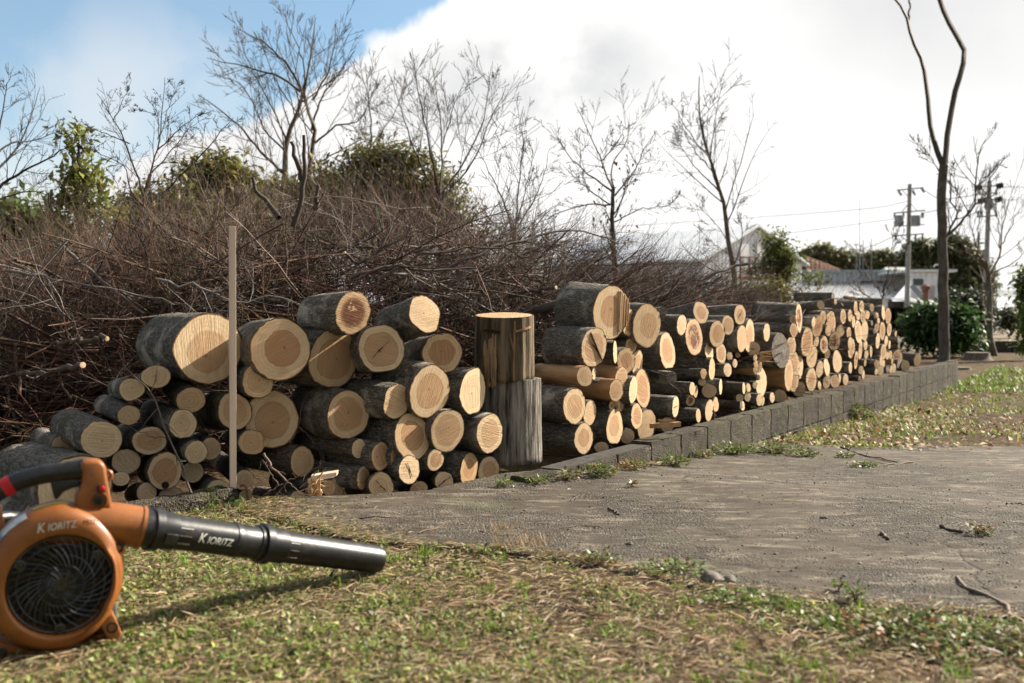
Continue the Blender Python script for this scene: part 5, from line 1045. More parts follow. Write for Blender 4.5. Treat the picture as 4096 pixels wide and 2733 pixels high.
for y, r in ((600, .04), (690, .06), (790, .05), (875, .12)): m.tube([wall_pt(2600+1205/3.357, 850+y/3.357, 1.2), wall_pt(2600+1625/3.357, 850+y/3.357, 1.2)], r, 6)
for x in (1215, 1610): m.tube([wall_pt(2600+x/3.357, 850+875/3.357, 1.2), wall_pt(2600+x/3.357, 850+875/3.357, .05)], .06, 6)
m.build('frame', RUST, rack); m = MB(); m.prism([wall_pt(2600+x/3.357, 850+y/3.357, 1.1) for x, y in ((1220, 865), (1600, 865), (1600, 800), (1220, 800))], (*(-K*.03), 0)); m.build('panel', WHITE, rack)
# long low shed
def R(x, y, Y): return at(3096+x/1.96, 700+y/1.96, Y)
Ys = 86.; shed = thing('long_shed', R(620, 900, Ys)*[1, 1, 0], 'long low grey shed with a glaring pale lean-to roof behind the far logs', 'shed')
a, b = R(205, 765, Ys), R(930, 758, Ys); m = MB(); corr(m, a[:2], b[:2], lambda u: -.2, lambda u: a[2], .4, .03); m.add([(*a[:2], -.2), (*a[:2], a[2]), (a[0], Ys+9, a[2]), (a[0], Ys+9, -.2)], [[0, 1, 2, 3]]); m.build('wall', GREYW, shed)
m = MB(); m.box(((a[0]+b[0])/2, Ys+4.3, a[2]+.1), b[0]-a[0]+.8, 9.6, .22); m.build('roof', mk_noise('blue_grey_trim', (.20, .25, .27), (.27, .31, .33), 2, .6, .004), shed)
for x0, x1 in ((330, 430), (680, 860)):
    m = MB(); p0, p1 = R(x0, 852, Ys-.12), R(x1, 832, Ys-.12); m.box(((p0[0]+p1[0])/2, Ys-.1, (p0[2]+p1[2])/2), p1[0]-p0[0], .1, abs(p1[2]-p0[2])); m.build('window', DARKG, shed)
m = MB(); hb, hf = R(300, 846, Ys-.2)[2], R(300, 963, Ys-7)[2]
P = [(*R(196, 963, Ys-7)[:2], hf), (*R(930, 963, Ys-7)[:2], hf), (*R(1035, 842, Ys-.2)[:2], hb), (*R(196, 846, Ys-.2)[:2], hb)]; m.prism(P, (0, 0, -.12)); m.build('lean_to_roof', ROOFW, shed)
m = MB(); q0, q1 = R(200, 963, Ys-6.8), R(900, 963, Ys-6.8); corr(m, q0[:2], q1[:2], lambda u: -.2, lambda u: hf-.1, .4, .03); m.build('lean_to_wall', WHITE, shed)
g0 = R(880, 830, Ys-1); g1 = R(1035, 830, Ys-1); tp = R(958, 724, Ys+2); m = MB(); z0 = g0[2]-.3
m.add([(g0[0], Ys-1, z0), (g1[0], Ys-1, z0), (g1[0], Ys+5, z0), (g0[0], Ys+5, z0), (tp[0]-1.0, Ys+2, tp[2]), (tp[0]+1.0, Ys+2, tp[2])], [[0, 1, 5, 4], [1, 2, 5], [2, 3, 4, 5], [3, 0, 4], [0, 3, 2, 1]]); m.build('skylight', mk_noise('dusty_glass', (.50, .48, .42), (.66, .64, .58), 1.5, .4, .004), shed)
Yr = 80.; rb = thing('shed_annex', R(1200, 985, Yr)*[1, 1, 0], 'white corrugated two storey annex with a dark window right of the utility pole', 'shed')
p0, p1 = R(1072, 765, Yr), R(1300, 762, Yr); m = MB(); corr(m, p0[:2], p1[:2], lambda u: -.2, lambda u: p0[2], .4, .03); m.add([(*p1[:2], -.2), (p1[0]+1.5, Yr+8, -.2), (p1[0]+1.5, Yr+8, p0[2]), (*p1[:2], p0[2])], [[0, 1, 2, 3]]); m.build('wall', WHITE, rb)
m = MB(); m.box(((p0[0]+p1[0])/2+.3, Yr+3.8, p0[2]+.12), p1[0]-p0[0]+1.6, 9, .2); m.build('roof', WHT, rb)
m = MB(); a, b = R(1092, 866, Yr-.1), R(1168, 815, Yr-.1); m.box(((a[0]+b[0])/2, Yr-.08, (a[2]+b[2])/2), b[0]-a[0], .14, b[2]-a[2]); wn = m.build('window', DARKG, rb); m = MB(); m.box((a[0]+(b[0]-a[0])*.1, Yr-.18, (a[2]+b[2])/2), .12, .08, b[2]-a[2]); m.build('frame', WHT, wn)
m = MB(); a, b = R(1170, 985, Yr-.1), R(1255, 868, Yr-.1); m.box(((a[0]+b[0])/2, Yr-.1, (a[2]+b[2])/2-.4), b[0]-a[0], .1, b[2]-a[2]+.8); m.build('door', GREYW, rb)
m = MB(); m.tube([R(1078, 866, Yr-2), R(1175, 975, Yr-2.4)], .22, 6); m.build('stair', GREYM, rb)
lo = thing('low_lean_to', R(1100, 1020, 74)*[1, 1, 0], 'low board shack with a bright tin roof in front of the white annex', 'shed')
m = MB(); P = [R(915, 975, 76), R(1080, 1000, 73), R(1285, 1045, 73), R(1295, 1005, 76), R(1080, 968, 78)]; m.prism(P, (0, 0, .1)); m.build('roof', ROOFW, lo)
m = MB(); p0, p1 = R(915, 1045, 75.5), R(1285, 1045, 75.5); m.box(((p0[0]+p1[0])/2, 75.6, .9), p1[0]-p0[0], 1.0, 2.0); m.build('wall', BOARD, lo)
m = MB(); p = R(1190, 980, 74.5); q = R(1192, 900, 74.5); m.tube([p-[0, 0, .8], q], .20, 10); m.lathe(q, (0, 0, 1), [(.2, 0), (.34, .02), (.34, .25), (.05, .42)], 10); tag(m.build('stovepipe', RUST, base=p-[0, 0, .8], smooth=True), 'rusty brown stovepipe with a cap above the low tin roof', 'chimney')
bf = MB()
for i in range(26):
    x0 = R(740+i*15, 1200, 40.)[0]; hz = R(0, 1042, 40.)[2]+.05*rng.normal(); bf.box((x0, 40.+.02*(i % 2), hz/2-.1), .285, .03, hz+.2)
for z in (.3, 1.1): bf.box((R(930, 0, 40.)[0], 40.06, z), 8.2, .06, .09)
tag(bf.build('board_fence', BOARD, base=(*R(930, 1200, 40.)[:2], 0)), 'dark weathered board fence behind the far end of the log stack', 'fence')
# rusty back of a hoarding above the long shed
Yh = 90.; fr = thing('sign_frame', R(380, 760, Yh)*[1, 1, 0], 'rusty lattice back of a hoarding rising above the long grey shed', 'hoarding')
A0, A1, B0, B1 = R(252, 758, Yh), R(252, 642, Yh), R(515, 756, Yh+6), R(515, 742, Yh+6); A2 = R(252, 642, Yh); lerp = lambda p, q, u: p+(q-p)*u; m = MB()
m.prism([A0+[0, .25, 0], B0+[0, .25, 0], B1+[0, .25, 0], A1+[0, .25, 0]], (0, .08, 0)); m.build('panel', TANP, fr); m = MB()
for u in np.linspace(0, 1, 9): m.tube([lerp(A0, B0, u)-[0, 0, .4], lerp(A1, B1, u)], .09, 4)
for v in np.linspace(0, 1, 6): m.tube([lerp(A0, A1, v), lerp(B0, B1, v)], .07, 4)
for u in (0, .5, 1): m.tube([lerp(A0, B0, u)*[1, 1, 0], lerp(A0, B0, u)], .1, 5)
m.build('lattice', RUST, fr)
# utility poles
def pole(xt, yt, xb, Y, label, parts):
    top = R(xt, yt, Y); base = np.array([R(xb, 1000, Y)[0], Y, 0]); root = thing('utility_pole', base, label, 'utility pole', 'utility poles on the right'); m = MB(); m.tube([base-[0, 0, .2], top], [.19, .135], 14); m.build('pole', POLEM, root, smooth=True); parts(root, Y); return root
def arm(root, Y, x0, y0, x1, y1, r=.05, name='crossarm'): m = MB(); m.tube([R(x0, y0, Y-.2), R(x1, y1, Y-.2)], r, 4); m.build(name, GREYM, root)
def insul(root, Y, x, y, dx=0, dy=18, r=.09, matr=None): m = MB(); a, b = R(x, y, Y-.2), R(x+dx, y+dy, Y-.2); m.lathe(a, b-a, [(.03, 0), (r, .05), (r*.6, .12), (r, .2), (r*.6, .28), (r, .36), (.02, .42)], 10); m.build('insulator', matr or GREYM, root, smooth=True)
def p1(root, Y):
    for q in ((962, 120, 1175, 100), (938, 300, 1185, 278), (938, 405, 1180, 388), (938, 478, 1175, 462)): arm(root, Y, *q)
    for q in ((1000, 112, 1050, 170), (1005, 285, 1055, 225), (1120, 280, 1070, 222), (990, 470, 1045, 525)): arm(root, Y, *q, .03, 'brace')
    for x, y, dx, dy in ((975, 125, 18, 26), (1155, 100, 20, 32), (1085, 120, 18, 30)): insul(root, Y, x, y, dx, dy, .11)
    for x in (980, 1112):
        m = MB(); c = R(x, 402, Y-.5); h = R(x, 318, Y-.5)[2]-c[2]; m.lathe(c, (0, 0, 1), [(.01, 0), (.28, .0), (.31, .1), (.31, h*.9), (.29, h), (.01, h*1.02)], 18)
        tr = m.build('transformer', GREYM, root, smooth=True); m = MB()
        for k in range(10):
            an = k*2*PI/10; m.box((c[0]+math.cos(an)*.32, c[1]+math.sin(an)*.32, c[2]+h*.45), .03, .10, h*.75, ax=(-math.sin(an), math.cos(an), 0))
        m.build('cooling_fin', GREYM, tr); m = MB()
        for k in (-.2, 0, .2): m.lathe(c+[k, -.1, h], (0, 0, 1), [(.04, 0), (.07, .05), (.04, .12), (.06, .18), (.02, .3)], 8)
        m.build('bushing', BLACK, tr, smooth=True)
    for x in (945, 1015, 1160, 1170): insul(root, Y, x, 292, 0, 26, .09)
    for x in (955, 1110, 1165): insul(root, Y, x, 468, 0, 20, .08, BLACK)
def p2(root, Y):
    for q in ((1590, 95, 1780, 82), (1605, 150, 1750, 138), (1595, 205, 1780, 188), (1595, 332, 1745, 316), (1650, 235, 1750, 230)): arm(root, Y, *q)
    arm(root, Y, 1690, 0, 1690, 60, .06, 'top_rod')
    for x, y, dx in ((1580, 105, 40), (1745, 92, 45), (1600, 210, 40), (1735, 200, 42)): insul(root, Y, x, y, dx, -12, .22, BLACK)
    for x in (1612, 1742): insul(root, Y, x, 160, 0, -34, .1)
    for x in (1600, 1742, 1630): insul(root, Y, x, 330, 0, -30, .09)
    m = MB(); c = R(1683, 225, Y-.1); m.lathe(c-[0, 0, .4], (0, 0, 1), [(.2, 0), (.26, .1), (.26, .7), (.2, .8)], 12); m.build('switch_box', GREYM, root, smooth=True)
pole(1065, 72, 1040, 70, 'concrete utility pole carrying two grey transformers', p1)
pole(1690, 45, 1648, 66, 'concrete utility pole with dark fuse cutouts, behind the pruned tree', p2)
pole(1606, 450, 1598, 120, 'small distant utility pole partly hidden left of the second pole', lambda r, Y: (arm(r, Y, 1560, 510, 1645, 500), arm(r, Y, 1570, 545, 1640, 540)))
def wire(pts, label, r=.022):
    P = resample(np.array(pts), 40); v, q = tubes(P[None], np.full((1, 40), r), 4); tag(link('power_line', v, Q=q, mat=GREYM, base=P[0]), label, 'power line', 'power lines across the pale sky')
wire([at(2000, 928, 62), at(2600, 898, 66), at(3096+670/1.96, 700+270/1.96, 69), R(1050, 205, 70), R(1240, 175, 74)], 'upper thin power line running left from the transformer pole')
wire([at(2000, 1000, 62), at(2600, 965, 66), at(3096, 938, 68), R(940, 346, 70)], 'lower thin power line running left from the transformer pole')
wire([R(1180, 295, 70), R(1400, 258, 68), R(1600, 225, 66)], 'power line slung between the two concrete poles', .03)
wire([R(1180, 120, 70), R(1300, 185, 69), R(1500, 170, 67), R(1600, 150, 66)], 'sagging cable between the tops of the two concrete poles', .03)
wire([R(1780, 92, 66), R(1880, 96, 64), R(2100, 92, 60)], 'topmost power line leaving the second pole to the right')
wire([R(1780, 192, 66), R(1880, 196, 64), R(2100, 190, 60)], 'second power line leaving the second pole to the right')
wire([R(940, 480, 70), R(780, 552, 74), R(600, 600, 80)], 'slack cable dropping left from the transformer pole to the shed', .03)
m = MB(); b = R(672, 760, 88); m.tube([b*[1, 1, 0], b, R(671, 180, 88)], [.05, .045, .018], 6); tag(m.build('antenna_mast', GREYM, base=b*[1, 1, 0]), 'tall hair thin antenna mast above the long shed', 'antenna')
for x, y0, y1 in ((700, 510, 760), (764, 500, 760)):
    m = MB(); b = R(x, y1, 95); m.tube([b*[1, 1, 0], R(x, y0, 95)], .04, 5); tag(m.build('antenna_mast', GREYM, base=b*[1, 1, 0]), f'short thin antenna mast, {"left" if x < 730 else "right"} one of the pair right of the tall mast', 'antenna')
m = MB(); p = R(648, 600, 95); m.tube([p*[1, 1, 0], R(648, 545, 95)], .04, 5); m.tube([R(630, 546, 95), R(664, 546, 95)], .03, 4); [m.tube([R(x, 540, 95), R(x, 552, 95)], .03, 4) for x in (632, 640, 650, 660)]; tag(m.build('tv_aerial', GREYM, base=p*[1, 1, 0]), 'small television aerial left of the tall antenna mast', 'antenna')
m = MB(); p = R(1305, 1000, 84); m.tube([p*[1, 1, 0], R(1305, 712, 84), R(1290, 703, 84), R(1262, 706, 84), R(1253, 722, 84)], .05, 6); tag(m.build('lamp_post', WHT, base=p*[1, 1, 0]), 'pale curved lamp post beside the white annex roof', 'lamp post')
# grey roofs at the far right, road strip, soil bed and low edging
for (x0, x1, yt, yb, Y, lb) in ((1742, 2400, 930, 985, 130, 'far grey warehouse roof at the right edge, upper one'), (1730, 2400, 1000, 1090, 112, 'far grey warehouse behind the road at the right edge, lower one')):
    a, b = R(x0, yb, Y), R(x1, yt, Y); root = thing('warehouse', ((a[0]+b[0])/2, Y, 0), lb, 'warehouse', 'warehouses beyond the road'); m = MB(); m.box(((a[0]+b[0])/2, Y+6, a[2]/2-.5), b[0]-a[0], 12, a[2]+1); m.build('wall', GREYW, root)
    m = MB(); m.prism([(a[0]-.6, Y-.8, a[2]), (b[0], Y-.8, a[2]), (b[0], Y+8, b[2]+.4), (a[0]-.6, Y+8, b[2]+.4)], (0, 0, .25)); m.build('roof', GREYM if Y > 120 else ROOFW, root)
Yk = 62.; p0, p1 = R(1600, 1182, Yk), R(2300, 1180, Yk)
m = MB(); m.box(((p0[0]+p1[0])/2, Yk, p0[2]-.02), p1[0]-p0[0], .18, .24)
for k in range(10): m.box((p0[0]+(p1[0]-p0[0])*(k+.5)/10, Yk+.15, p0[2]/2-.1), .12, .12, p0[2]+.2)
tag(m.build('guard_rail', WHT, base=((p0[0]+p1[0])/2, Yk, 0)), 'white guard rail along the road near the right edge', 'guard rail')
p0 = R(1642, 1170, 58); m = MB(); m.box((p0[0]+.1, 58, p0[2]+1.1), .95, .06, 1.5); YB = NT('yellow_black_stripes'); yp = YB.pos(); yx = YB.n('SeparateXYZ', {0: yp}).outputs
sb = YB.math('GREATER_THAN', YB.math('FRACT', YB.math('MULTIPLY', YB.math('ADD', yx[0], yx[2]), 2.6)), .5); SGN = YB.done(YB.mix(sb, (.55, .36, .02), (.03, .03, .03)), .5)
wr = thing('warning_board', (p0[0], 58, 0), 'yellow and black striped warning board beside the road behind the pruned tree', 'sign'); m.build('board', SGN, wr); m = MB(); m.tube([(p0[0], 58.1, -.1), (p0[0], 58.1, p0[2]+1.7)], .04, 6); m.build('post', GREYM, wr)
v = [(*R(1380, 1215, 0)[:2], 0)]; xs = np.linspace(10.4, 40, 14); m = MB(); SOIL = mk_noise('ploughed_soil', (.11, .075, .048), (.21, .155, .105), 3, .95, .05, c=(.15, .15, .07))
gv = [(x, y, .02+.03*math.sin(y*5)) for y in np.linspace(25.6, 56, 90) for x in np.linspace(10.6, 60, 6)]; tag(link('soil_field', gv, Q=gridq(90, 6), mat=SOIL), kind='structure')
m = MB(); 
for k in range(5): rough_box(m, (12.0+k*1.25, 25.2, .12), 1.22, .16, .34, (1, 0), .012, 4, .003)
tag(m.build('field_edging', CONC, base=(14, 25.2, 0)), 'low dark concrete edging between lawn and soil at the right', 'edging')
rd = [(-80, 63, .012), (200, 63, .012), (200, 72, .012), (-80, 72, .012)]; tag(link('road', rd, F=[[0, 1, 2, 3]], mat=mk_noise('asphalt', (.045, .045, .047), (.07, .07, .07), 4, .9, .003)), kind='structure')
# stumps on the lawn
def lawn_stump(c5x, c5y, r, h, label, tilt=0):
    c = gpt(3300+c5x/2.6133, 1400+c5y/2.6133); root = thing('tree_stump', c, label, 'stump', 'tree stumps on the lawn'); n = 30; th = np.arange(n)*2*PI/n; pr = bumpy(n, .05); V = []
    for u, q in ((0, 1.75), (.12, 1.4), (.35, 1.12), (.7, 1.02), (1, 1)): V += [(c[0]+math.cos(t)*r*q*(pr[i] if u > .2 else pr[i]**(3.5)), c[1]+math.sin(t)*r*q*(pr[i] if u > .2 else pr[i]**3.5), c[2]-.03+u*h) for i, t in enumerate(th)]
    link('side', V, F=[[k*n+j, k*n+(j+1) % n, (k+1)*n+(j+1) % n, (k+1)*n+j] for k in range(4) for j in range(n)], mat=TREEBARK, parent=root)
    W = np.array([(c[0], c[1], c[2]-.03+h)]+[(c[0]+math.cos(t)*r*pr[i], c[1]+math.sin(t)*r*pr[i], c[2]-.03+h) for i, t in enumerate(th)]); link('cut_face', W, F=[[0, 1+j, 1+(j+1) % n] for j in range(n)], mat=GREYEND, parent=root)
lawn_stump(1595, 105, .24, .19, 'broad old tree stump with flared roots right of the tall forked trunk')
lawn_stump(1425, 205, .16, .07, 'low flat stump just behind the far end of the block wall')
rng = np.random.default_rng(71)
# ------------------------------------------------------------------ the leaf blower
OB = at(248, 2333, 2.15); NB = nrm(np.array([.46, -.888, 0.])); RB = np.array([.888, .46, 0.]); UB = np.array([0, 0, 1.]); C0 = np.array([0, 0, CAMZ])
def bp(x, y, off=0.):                                    # crop coordinates -> the blower's own plane, off metres towards us
    d = ray(x/1.5956, 1750+y/1.5956); t = ((OB+NB*off-C0)@NB)/(d@NB); return C0+d*t
def bl(r, th, off=0.): return OB+RB*r*math.cos(th)+UB*r*math.sin(th)+NB*off
OC = bp(388, 930); 
ORANGE = NT('orange_plastic'); o_ = ORANGE; p = o_.pos(); n = o_.noise(p, 14, 6, .7); sc2 = o_.noise(o_.pos((40, 40, 260)), 1, 4, .7)
c = o_.mix(o_.sm(n, .35, .7), (.28, .095, .019), (.20, .066, .013)); c = o_.mix(o_.math('MULTIPLY', o_.sm(o_.noise(p, 6, 6, .7), .57, .68), .45), c, (.20, .095, .045)); c = o_.mix(o_.math('MULTIPLY', o_.sm(sc2, .62, .7), .4), c, (.50, .27, .12))
c = o_.mix(o_.math('MULTIPLY', o_.sm(o_.noise(p, 38, 5, .75), .62, .68), .6), c, (.07, .05, .04))
ORANGE = o_.done(c, .42, n, .0012, .4, spec=.45)
base = np.array([OC[0], OC[1], float(ground(OC[0], OC[1]))])
BW = thing('leaf_blower', base, 'orange and black petrol leaf blower lying on the grass in the left foreground', 'leaf blower')
# volute housing, swept round the fan axis
def ro(th):
    t = math.degrees(th) % 360
    return float(np.interp(t, [0, 30, 60, 90, 130, 180, 230, 270, 300, 330, 360], [.128, .138, .158, .174, .168, .150, .148, .146, .136, .125, .128]))
N = 96; V = []; prof_n = 0
for j in range(N):
    th = j*2*PI/N; r1 = ro(th); ri = .1085
    pr = [(ri-.004, -.035), (ri, .018), (ri+.002, .026), (ri+.006, .029), (r1-.026, .027), (r1-.014, .022), (r1-.005, .012), (r1-.001, -.002), (r1, -.02), (r1, -.05), (r1-.004, -.07), (r1-.016, -.085), (r1-.03, -.09), (.04, -.092)]
    prof_n = len(pr)
    for r, o in pr: V.append(OC+RB*r*math.cos(th)+UB*r*math.sin(th)+NB*o)
F = [[j*prof_n+i, ((j+1) % N)*prof_n+i, ((j+1) % N)*prof_n+i+1, j*prof_n+i+1] for j in range(N) for i in range(prof_n-1)]; F.append([j*prof_n+prof_n-1 for j in range(N)])
link('fan_housing', V, F=F, mat=ORANGE, parent=BW)
def oc(r, th, o): return OC+RB*r*math.cos(th)+UB*r*math.sin(th)+NB*o
# outlet duct
P = resample(np.array([bp(120, 640, -.03), bp(330, 560, -.03), bp(560, 545, -.032), (bp(740, 552, -.034)), bp(894, 574, -.036)]), 16); m = MB(); m.tube(P, np.interp(np.linspace(0, 1, 16), [0, .3, .7, 1], [.02, .046, .0475, .047]), 28, cap=False)
d_ = nrm(P[-1]-P[-2]); m.lathe(P[-1]-d_*.004, d_, [(.046, -.002), (.0495, 0), (.0495, .008), (.044, .009)], 28); m.build('outlet_duct', ORANGE, BW, smooth=True)
# intake grille
m = MB(); g_off = lambda r: .018-.012*(r/.105)**2+.006
for k in range(36):
    a0 = k*2*PI/36; m.tube([oc(r, a0-1.05*(1-(r/.104))**1.15, g_off(r)) for r in np.linspace(.015, .104, 9)], .0013, 5)
for r in (.026, .045, .066, .088, .104):
    t_ = np.linspace(0, 2*PI, 65); m.tube([oc(r, t, g_off(r)-.0005) for t in t_], .0014 if r < .1 else .0026, 5, cap=False)
m.lathe(OC+NB*.018, NB, [(.017, -.004), (.017, .0005), (.015, .001), (.0145, -.001), (.004, -.0012), (.003, .0015), (0, .0018)], 28); GR = mk_noise('grille_plastic', (.016, .016, .017), (.027, .027, .027), 60, .2, .0004, spec=.8); m.build('intake_grille', GR, BW, smooth=True)
m = MB(); m.lathe(OC-NB*.034, NB, [(.105, 0), (.03, .002), (.03, .03), (0, .032)], 40)
for k in range(14):
    a0 = k*2*PI/14; m.add([oc(.03, a0, -.03), oc(.095, a0+.5, -.03), oc(.095, a0+.5, -.004), oc(.03, a0, -.004)], [[0, 1, 2, 3]])
m.build('fan', BLACK, BW)
for th in (38, 146, 268):
    m = MB(); q = oc(.094, math.radians(th), .012); m.lathe(q, NB, [(.011, -.01), (.011, .007), (.0075, .0075), (.006, .002), (0, .002)], 16); m.build('grille_screw', GR, BW, smooth=True)
# feet, tabs and base
def slab_part(name, pts, o0, o1, matr, bev=.004, sm=True): m = MB(); m.prism([bp(x, y, o0) for x, y in pts], NB*(o1-o0), bev); return m.build(name, matr, BW, smooth=sm)
slab_part('foot', [(640, 1090), (700, 1062), (722, 1110), (750, 1180), (766, 1252), (690, 1275), (655, 1200), (620, 1140)], -.075, .008, ORANGE)
slab_part('foot', [(-70, 1310), (30, 1320), (42, 1350), (22, 1436), (-70, 1440)], -.075, .012, ORANGE)
slab_part('base_stand', [(-20, 1250), (250, 1330), (500, 1270), (690, 1180), (700, 1272), (480, 1330), (330, 1365), (20, 1400)], -.09, -.03, mk_noise('stand_orange', (.30, .095, .02), (.36, .12, .028), 20, .55, .001))  # the stand has a plain orange of its own
slab_part('mounting_tab', [(700, 668), (740, 655), (792, 680), (788, 715), (760, 745), (740, 800), (705, 800)], -.03, .012, ORANGE)
for x, y, o in ((716, 1214, .008), (750, 704, .012), (8, 1378, .012)):
    m = MB(); m.lathe(bp(x, y, o), NB, [(.0125, -.002), (.0125, .0015), (.0095, .002), (.008, -.001), (0, -.001)], 16); m.build('bolt', BLACK, BW, smooth=True)
# handle post with switch
slab_part('handle_post', [(498, 152), (520, 134), (560, 127), (610, 128), (648, 140), (662, 175), (672, 250), (688, 330), (708, 440), (468, 440), (476, 330), (508, 290), (514, 220)], -.06, -.005, ORANGE, .009)
m = MB(); t_ = np.linspace(0, 2*PI, 17); m.tube([bp(690+20*math.cos(a), 243+26*math.sin(a), -.03) for a in t_], .005, 8, cap=False); m.build('cable_loop', ORANGE, BW, smooth=True)
slab_part('switch_plate', [(618, 306), (664, 303), (670, 346), (622, 351)], -.006, .0012, BLACK, .001)
m = MB(); m.lathe(bp(652, 326, .0005), NB, [(.0062, 0), (.0062, .003), (.004, .0048), (0, .005)], 16); m.build('stop_button', mk_noise('red_button', (.5, .01, .02), (.6, .015, .03), 40, .3, .0003), BW, smooth=True)
m = MB(); m.lathe(bp(628, 400, -.004), NB, [(.0205, -.003), (.0205, .004), (.018, .005)], 20); m.build('boss', ORANGE, BW, smooth=True)
m = MB(); m.lathe(bp(628, 402, .0015), NB, [(.0105, 0), (.0105, .002), (.005, .0025), (.005, -.001), (0, -.001)], 16); m.build('bolt', BLACK, BW, smooth=True)
HP = resample(np.array([bp(530, 205, -.032), bp(440, 214, -.032), bp(330, 228, -.032), bp(230, 248, -.032), bp(120, 280, -.032), bp(20, 330, -.032), bp(-80, 396, -.032), bp(-150, 480, -.032), bp(-185, 640, -.036), bp(-160, 780, -.04)]), 34)
m = MB(); m.tube(HP, np.interp(np.linspace(0, 1, 34), [0, .1, .45, 1], [.0235, .0215, .0195, .0195])*(1+.012*rng.normal(size=34)), 20); m.build('handle', BLACK, BW, smooth=True)
i0 = int(np.argmin(np.linalg.norm(HP-bp(52, 314, -.032), axis=1))); m = MB(); m.tube(HP[i0-1:i0+2]+0, .0212, 20, cap=False); m.build('tape_band', RED, BW, smooth=True)
slab_part('trigger', [(318, 262), (500, 250), (512, 300), (440, 322), (400, 340), (366, 384), (345, 384), (330, 330)], -.044, -.02, BLACK, .003)
slab_part('rear_bracket', [(-40, 420), (10, 428), (24, 520), (40, 580), (20, 640), (-60, 700)], -.06, -.015, ORANGE, .006)
# engine behind the fan
m = MB(); m.box(OC-NB*.16+UB*.01, .20, .13, .19, ax=RB, bev=.025); m.build('engine_cover', BLACK, BW, smooth=True)
m = MB(); m.box(OC-NB*.15-UB*.105+RB*.02, .21, .11, .05, ax=RB, bev=.018); m.build('fuel_tank', mk_noise('translucent_tank', (.5, .48, .42), (.6, .57, .5), 20, .4, .001), BW, smooth=True)
m = MB(); m.tube([bp(-40, 520, -.1), bp(40, 510, -.12), bp(110, 520, -.13)], .016, 12); m.build('throttle_tube', BLACK, BW, smooth=True)
for x0, y0, rr_ in ((0, 0, 0),): pass
# blower tube, in two telescoping lengths; its tip rests on the grass
tip = at(1513, 2238, 2.70); tb = float(ground(tip[0], tip[1])); tip[2] = max(tip[2], tb+.041); S = P[-1]+d_*.003; AX = nrm(tip-S); LT = float(np.linalg.norm(tip-S))
def tb_(s): return S+AX*s
k = LT/.80
def seg(name, prof, nn=36): m = MB(); m.lathe(S, AX, prof, nn); return m.build(name, BLACK, BW, smooth=True)
f1 = lambda s: s*LT
def sp(px):
    lo, hi = 0., 1.
    for _ in range(40):
        m_ = (lo+hi)/2; q = S+AX*LT*m_; x_ = CX+FPX*q[0]/q[1]
        lo, hi = (m_, hi) if x_ < px else (lo, m_)
    return lo
seg('blower_tube', [(.038, -.02), (.0435, 0), (.0435, f1(sp(680))), (.0405, f1(sp(684))), (.0400, f1(sp(915))), (.0418, f1(sp(918))), (.0418, f1(sp(940))), (.0400, f1(sp(944))), (.0400, f1(sp(1030)))])
seg('nozzle', [(.0385, f1(sp(1010))), (.0432, f1(sp(1014))), (.0432, f1(sp(1120))), (.0400, f1(sp(1124))), (.0375, f1(.97)), (.0366, f1(.985)), (.0345, f1(1.0)), (.0315, f1(.998)), (.0315, f1(.90)), (.0, f1(.90))])
t1 = nrm(np.cross(AX, NB)); 
if t1[2] < 0: t1 = -t1
fr_ = nrm(np.cross(t1, AX)); fr_ = fr_ if fr_@(C0-S) > 0 else -fr_
def around(s, ang, r): return tb_(s)+fr_*r*math.cos(ang)+t1*r*math.sin(ang)
for s0, nm in ((f1(sp(603)), 'clamp'), (f1(sp(1046)), 'clamp')):
    m = MB(); m.lathe(tb_(s0-.011), AX, [(.044, 0), (.0495, .001), (.0495, .020), (.044, .022)], 36)
    cl = m.build('clamp', BLACK, BW, smooth=True); m = MB(); q = around(s0, -.28, .0485); m.lathe(q, nrm(q-tb_(s0)), [(.0085, -.004), (.0085, .006), (.006, .008), (.005, .004), (0, .004)], 14); m.build('clamp_screw', METAL if s0 > .2 else BLACK, cl, smooth=True)
m = MB(); q = around(f1(sp(650)), -.22, .044); m.box(q, .030, .026, .008, ax=AX, up=nrm(q-tb_(f1(sp(650)))), bev=.003); m.build('latch', GR, BW, smooth=True)
for s0, s1, r in ((f1(sp(684)), f1(sp(732)), .0411), (f1(sp(1125)), f1(sp(1160)), .0406)):
    for an in (.45, .02, -.45):
        m = MB(); q = around((s0+s1)/2, an, r); m.box(q, s1-s0, .0016, .0016, ax=AX, up=nrm(q-tb_((s0+s1)/2))); m.build('ridge_mark', METAL, BW)
# lettering
def letters(txt, size, shear=.0, bold=0):
    cu = bpy.data.curves.new('t', 'FONT'); cu.body = txt; cu.size = size; cu.shear = shear; cu.offset = bold; cu.extrude = 0; cu.resolution_u = 4
    ob = bpy.data.objects.new('t', cu); COL.objects.link(ob); dg = bpy.context.evaluated_depsgraph_get(); me = bpy.data.meshes.new_from_object(ob.evaluated_get(dg))
    bm = bmesh.new(); bm.from_mesh(me); bmesh.ops.triangulate(bm, faces=bm.faces[:]); bmesh.ops.subdivide_edges(bm, edges=[e for e in bm.edges if e.calc_length() > size*.12], cuts=3); bmesh.ops.triangulate(bm, faces=bm.faces[:])
    bm.verts.index_update(); v = np.array([q.co[:] for q in bm.verts]); f = [[q.index for q in g.verts] for g in bm.faces]; bm.free(); bpy.data.objects.remove(ob); bpy.data.curves.remove(cu); bpy.data.meshes.remove(me); return v, f
LETW = mk_noise('white_lettering', (.52, .48, .40), (.66, .62, .54), 90, .6, .0003, c=(.45, .24, .10)); LETD = mk_noise('dark_lettering', (.035, .022, .015), (.06, .04, .03), 60, .6, .0003); LETP = mk_noise('cream_lettering', (.55, .55, .47), (.66, .66, .58), 60, .5, .0003)
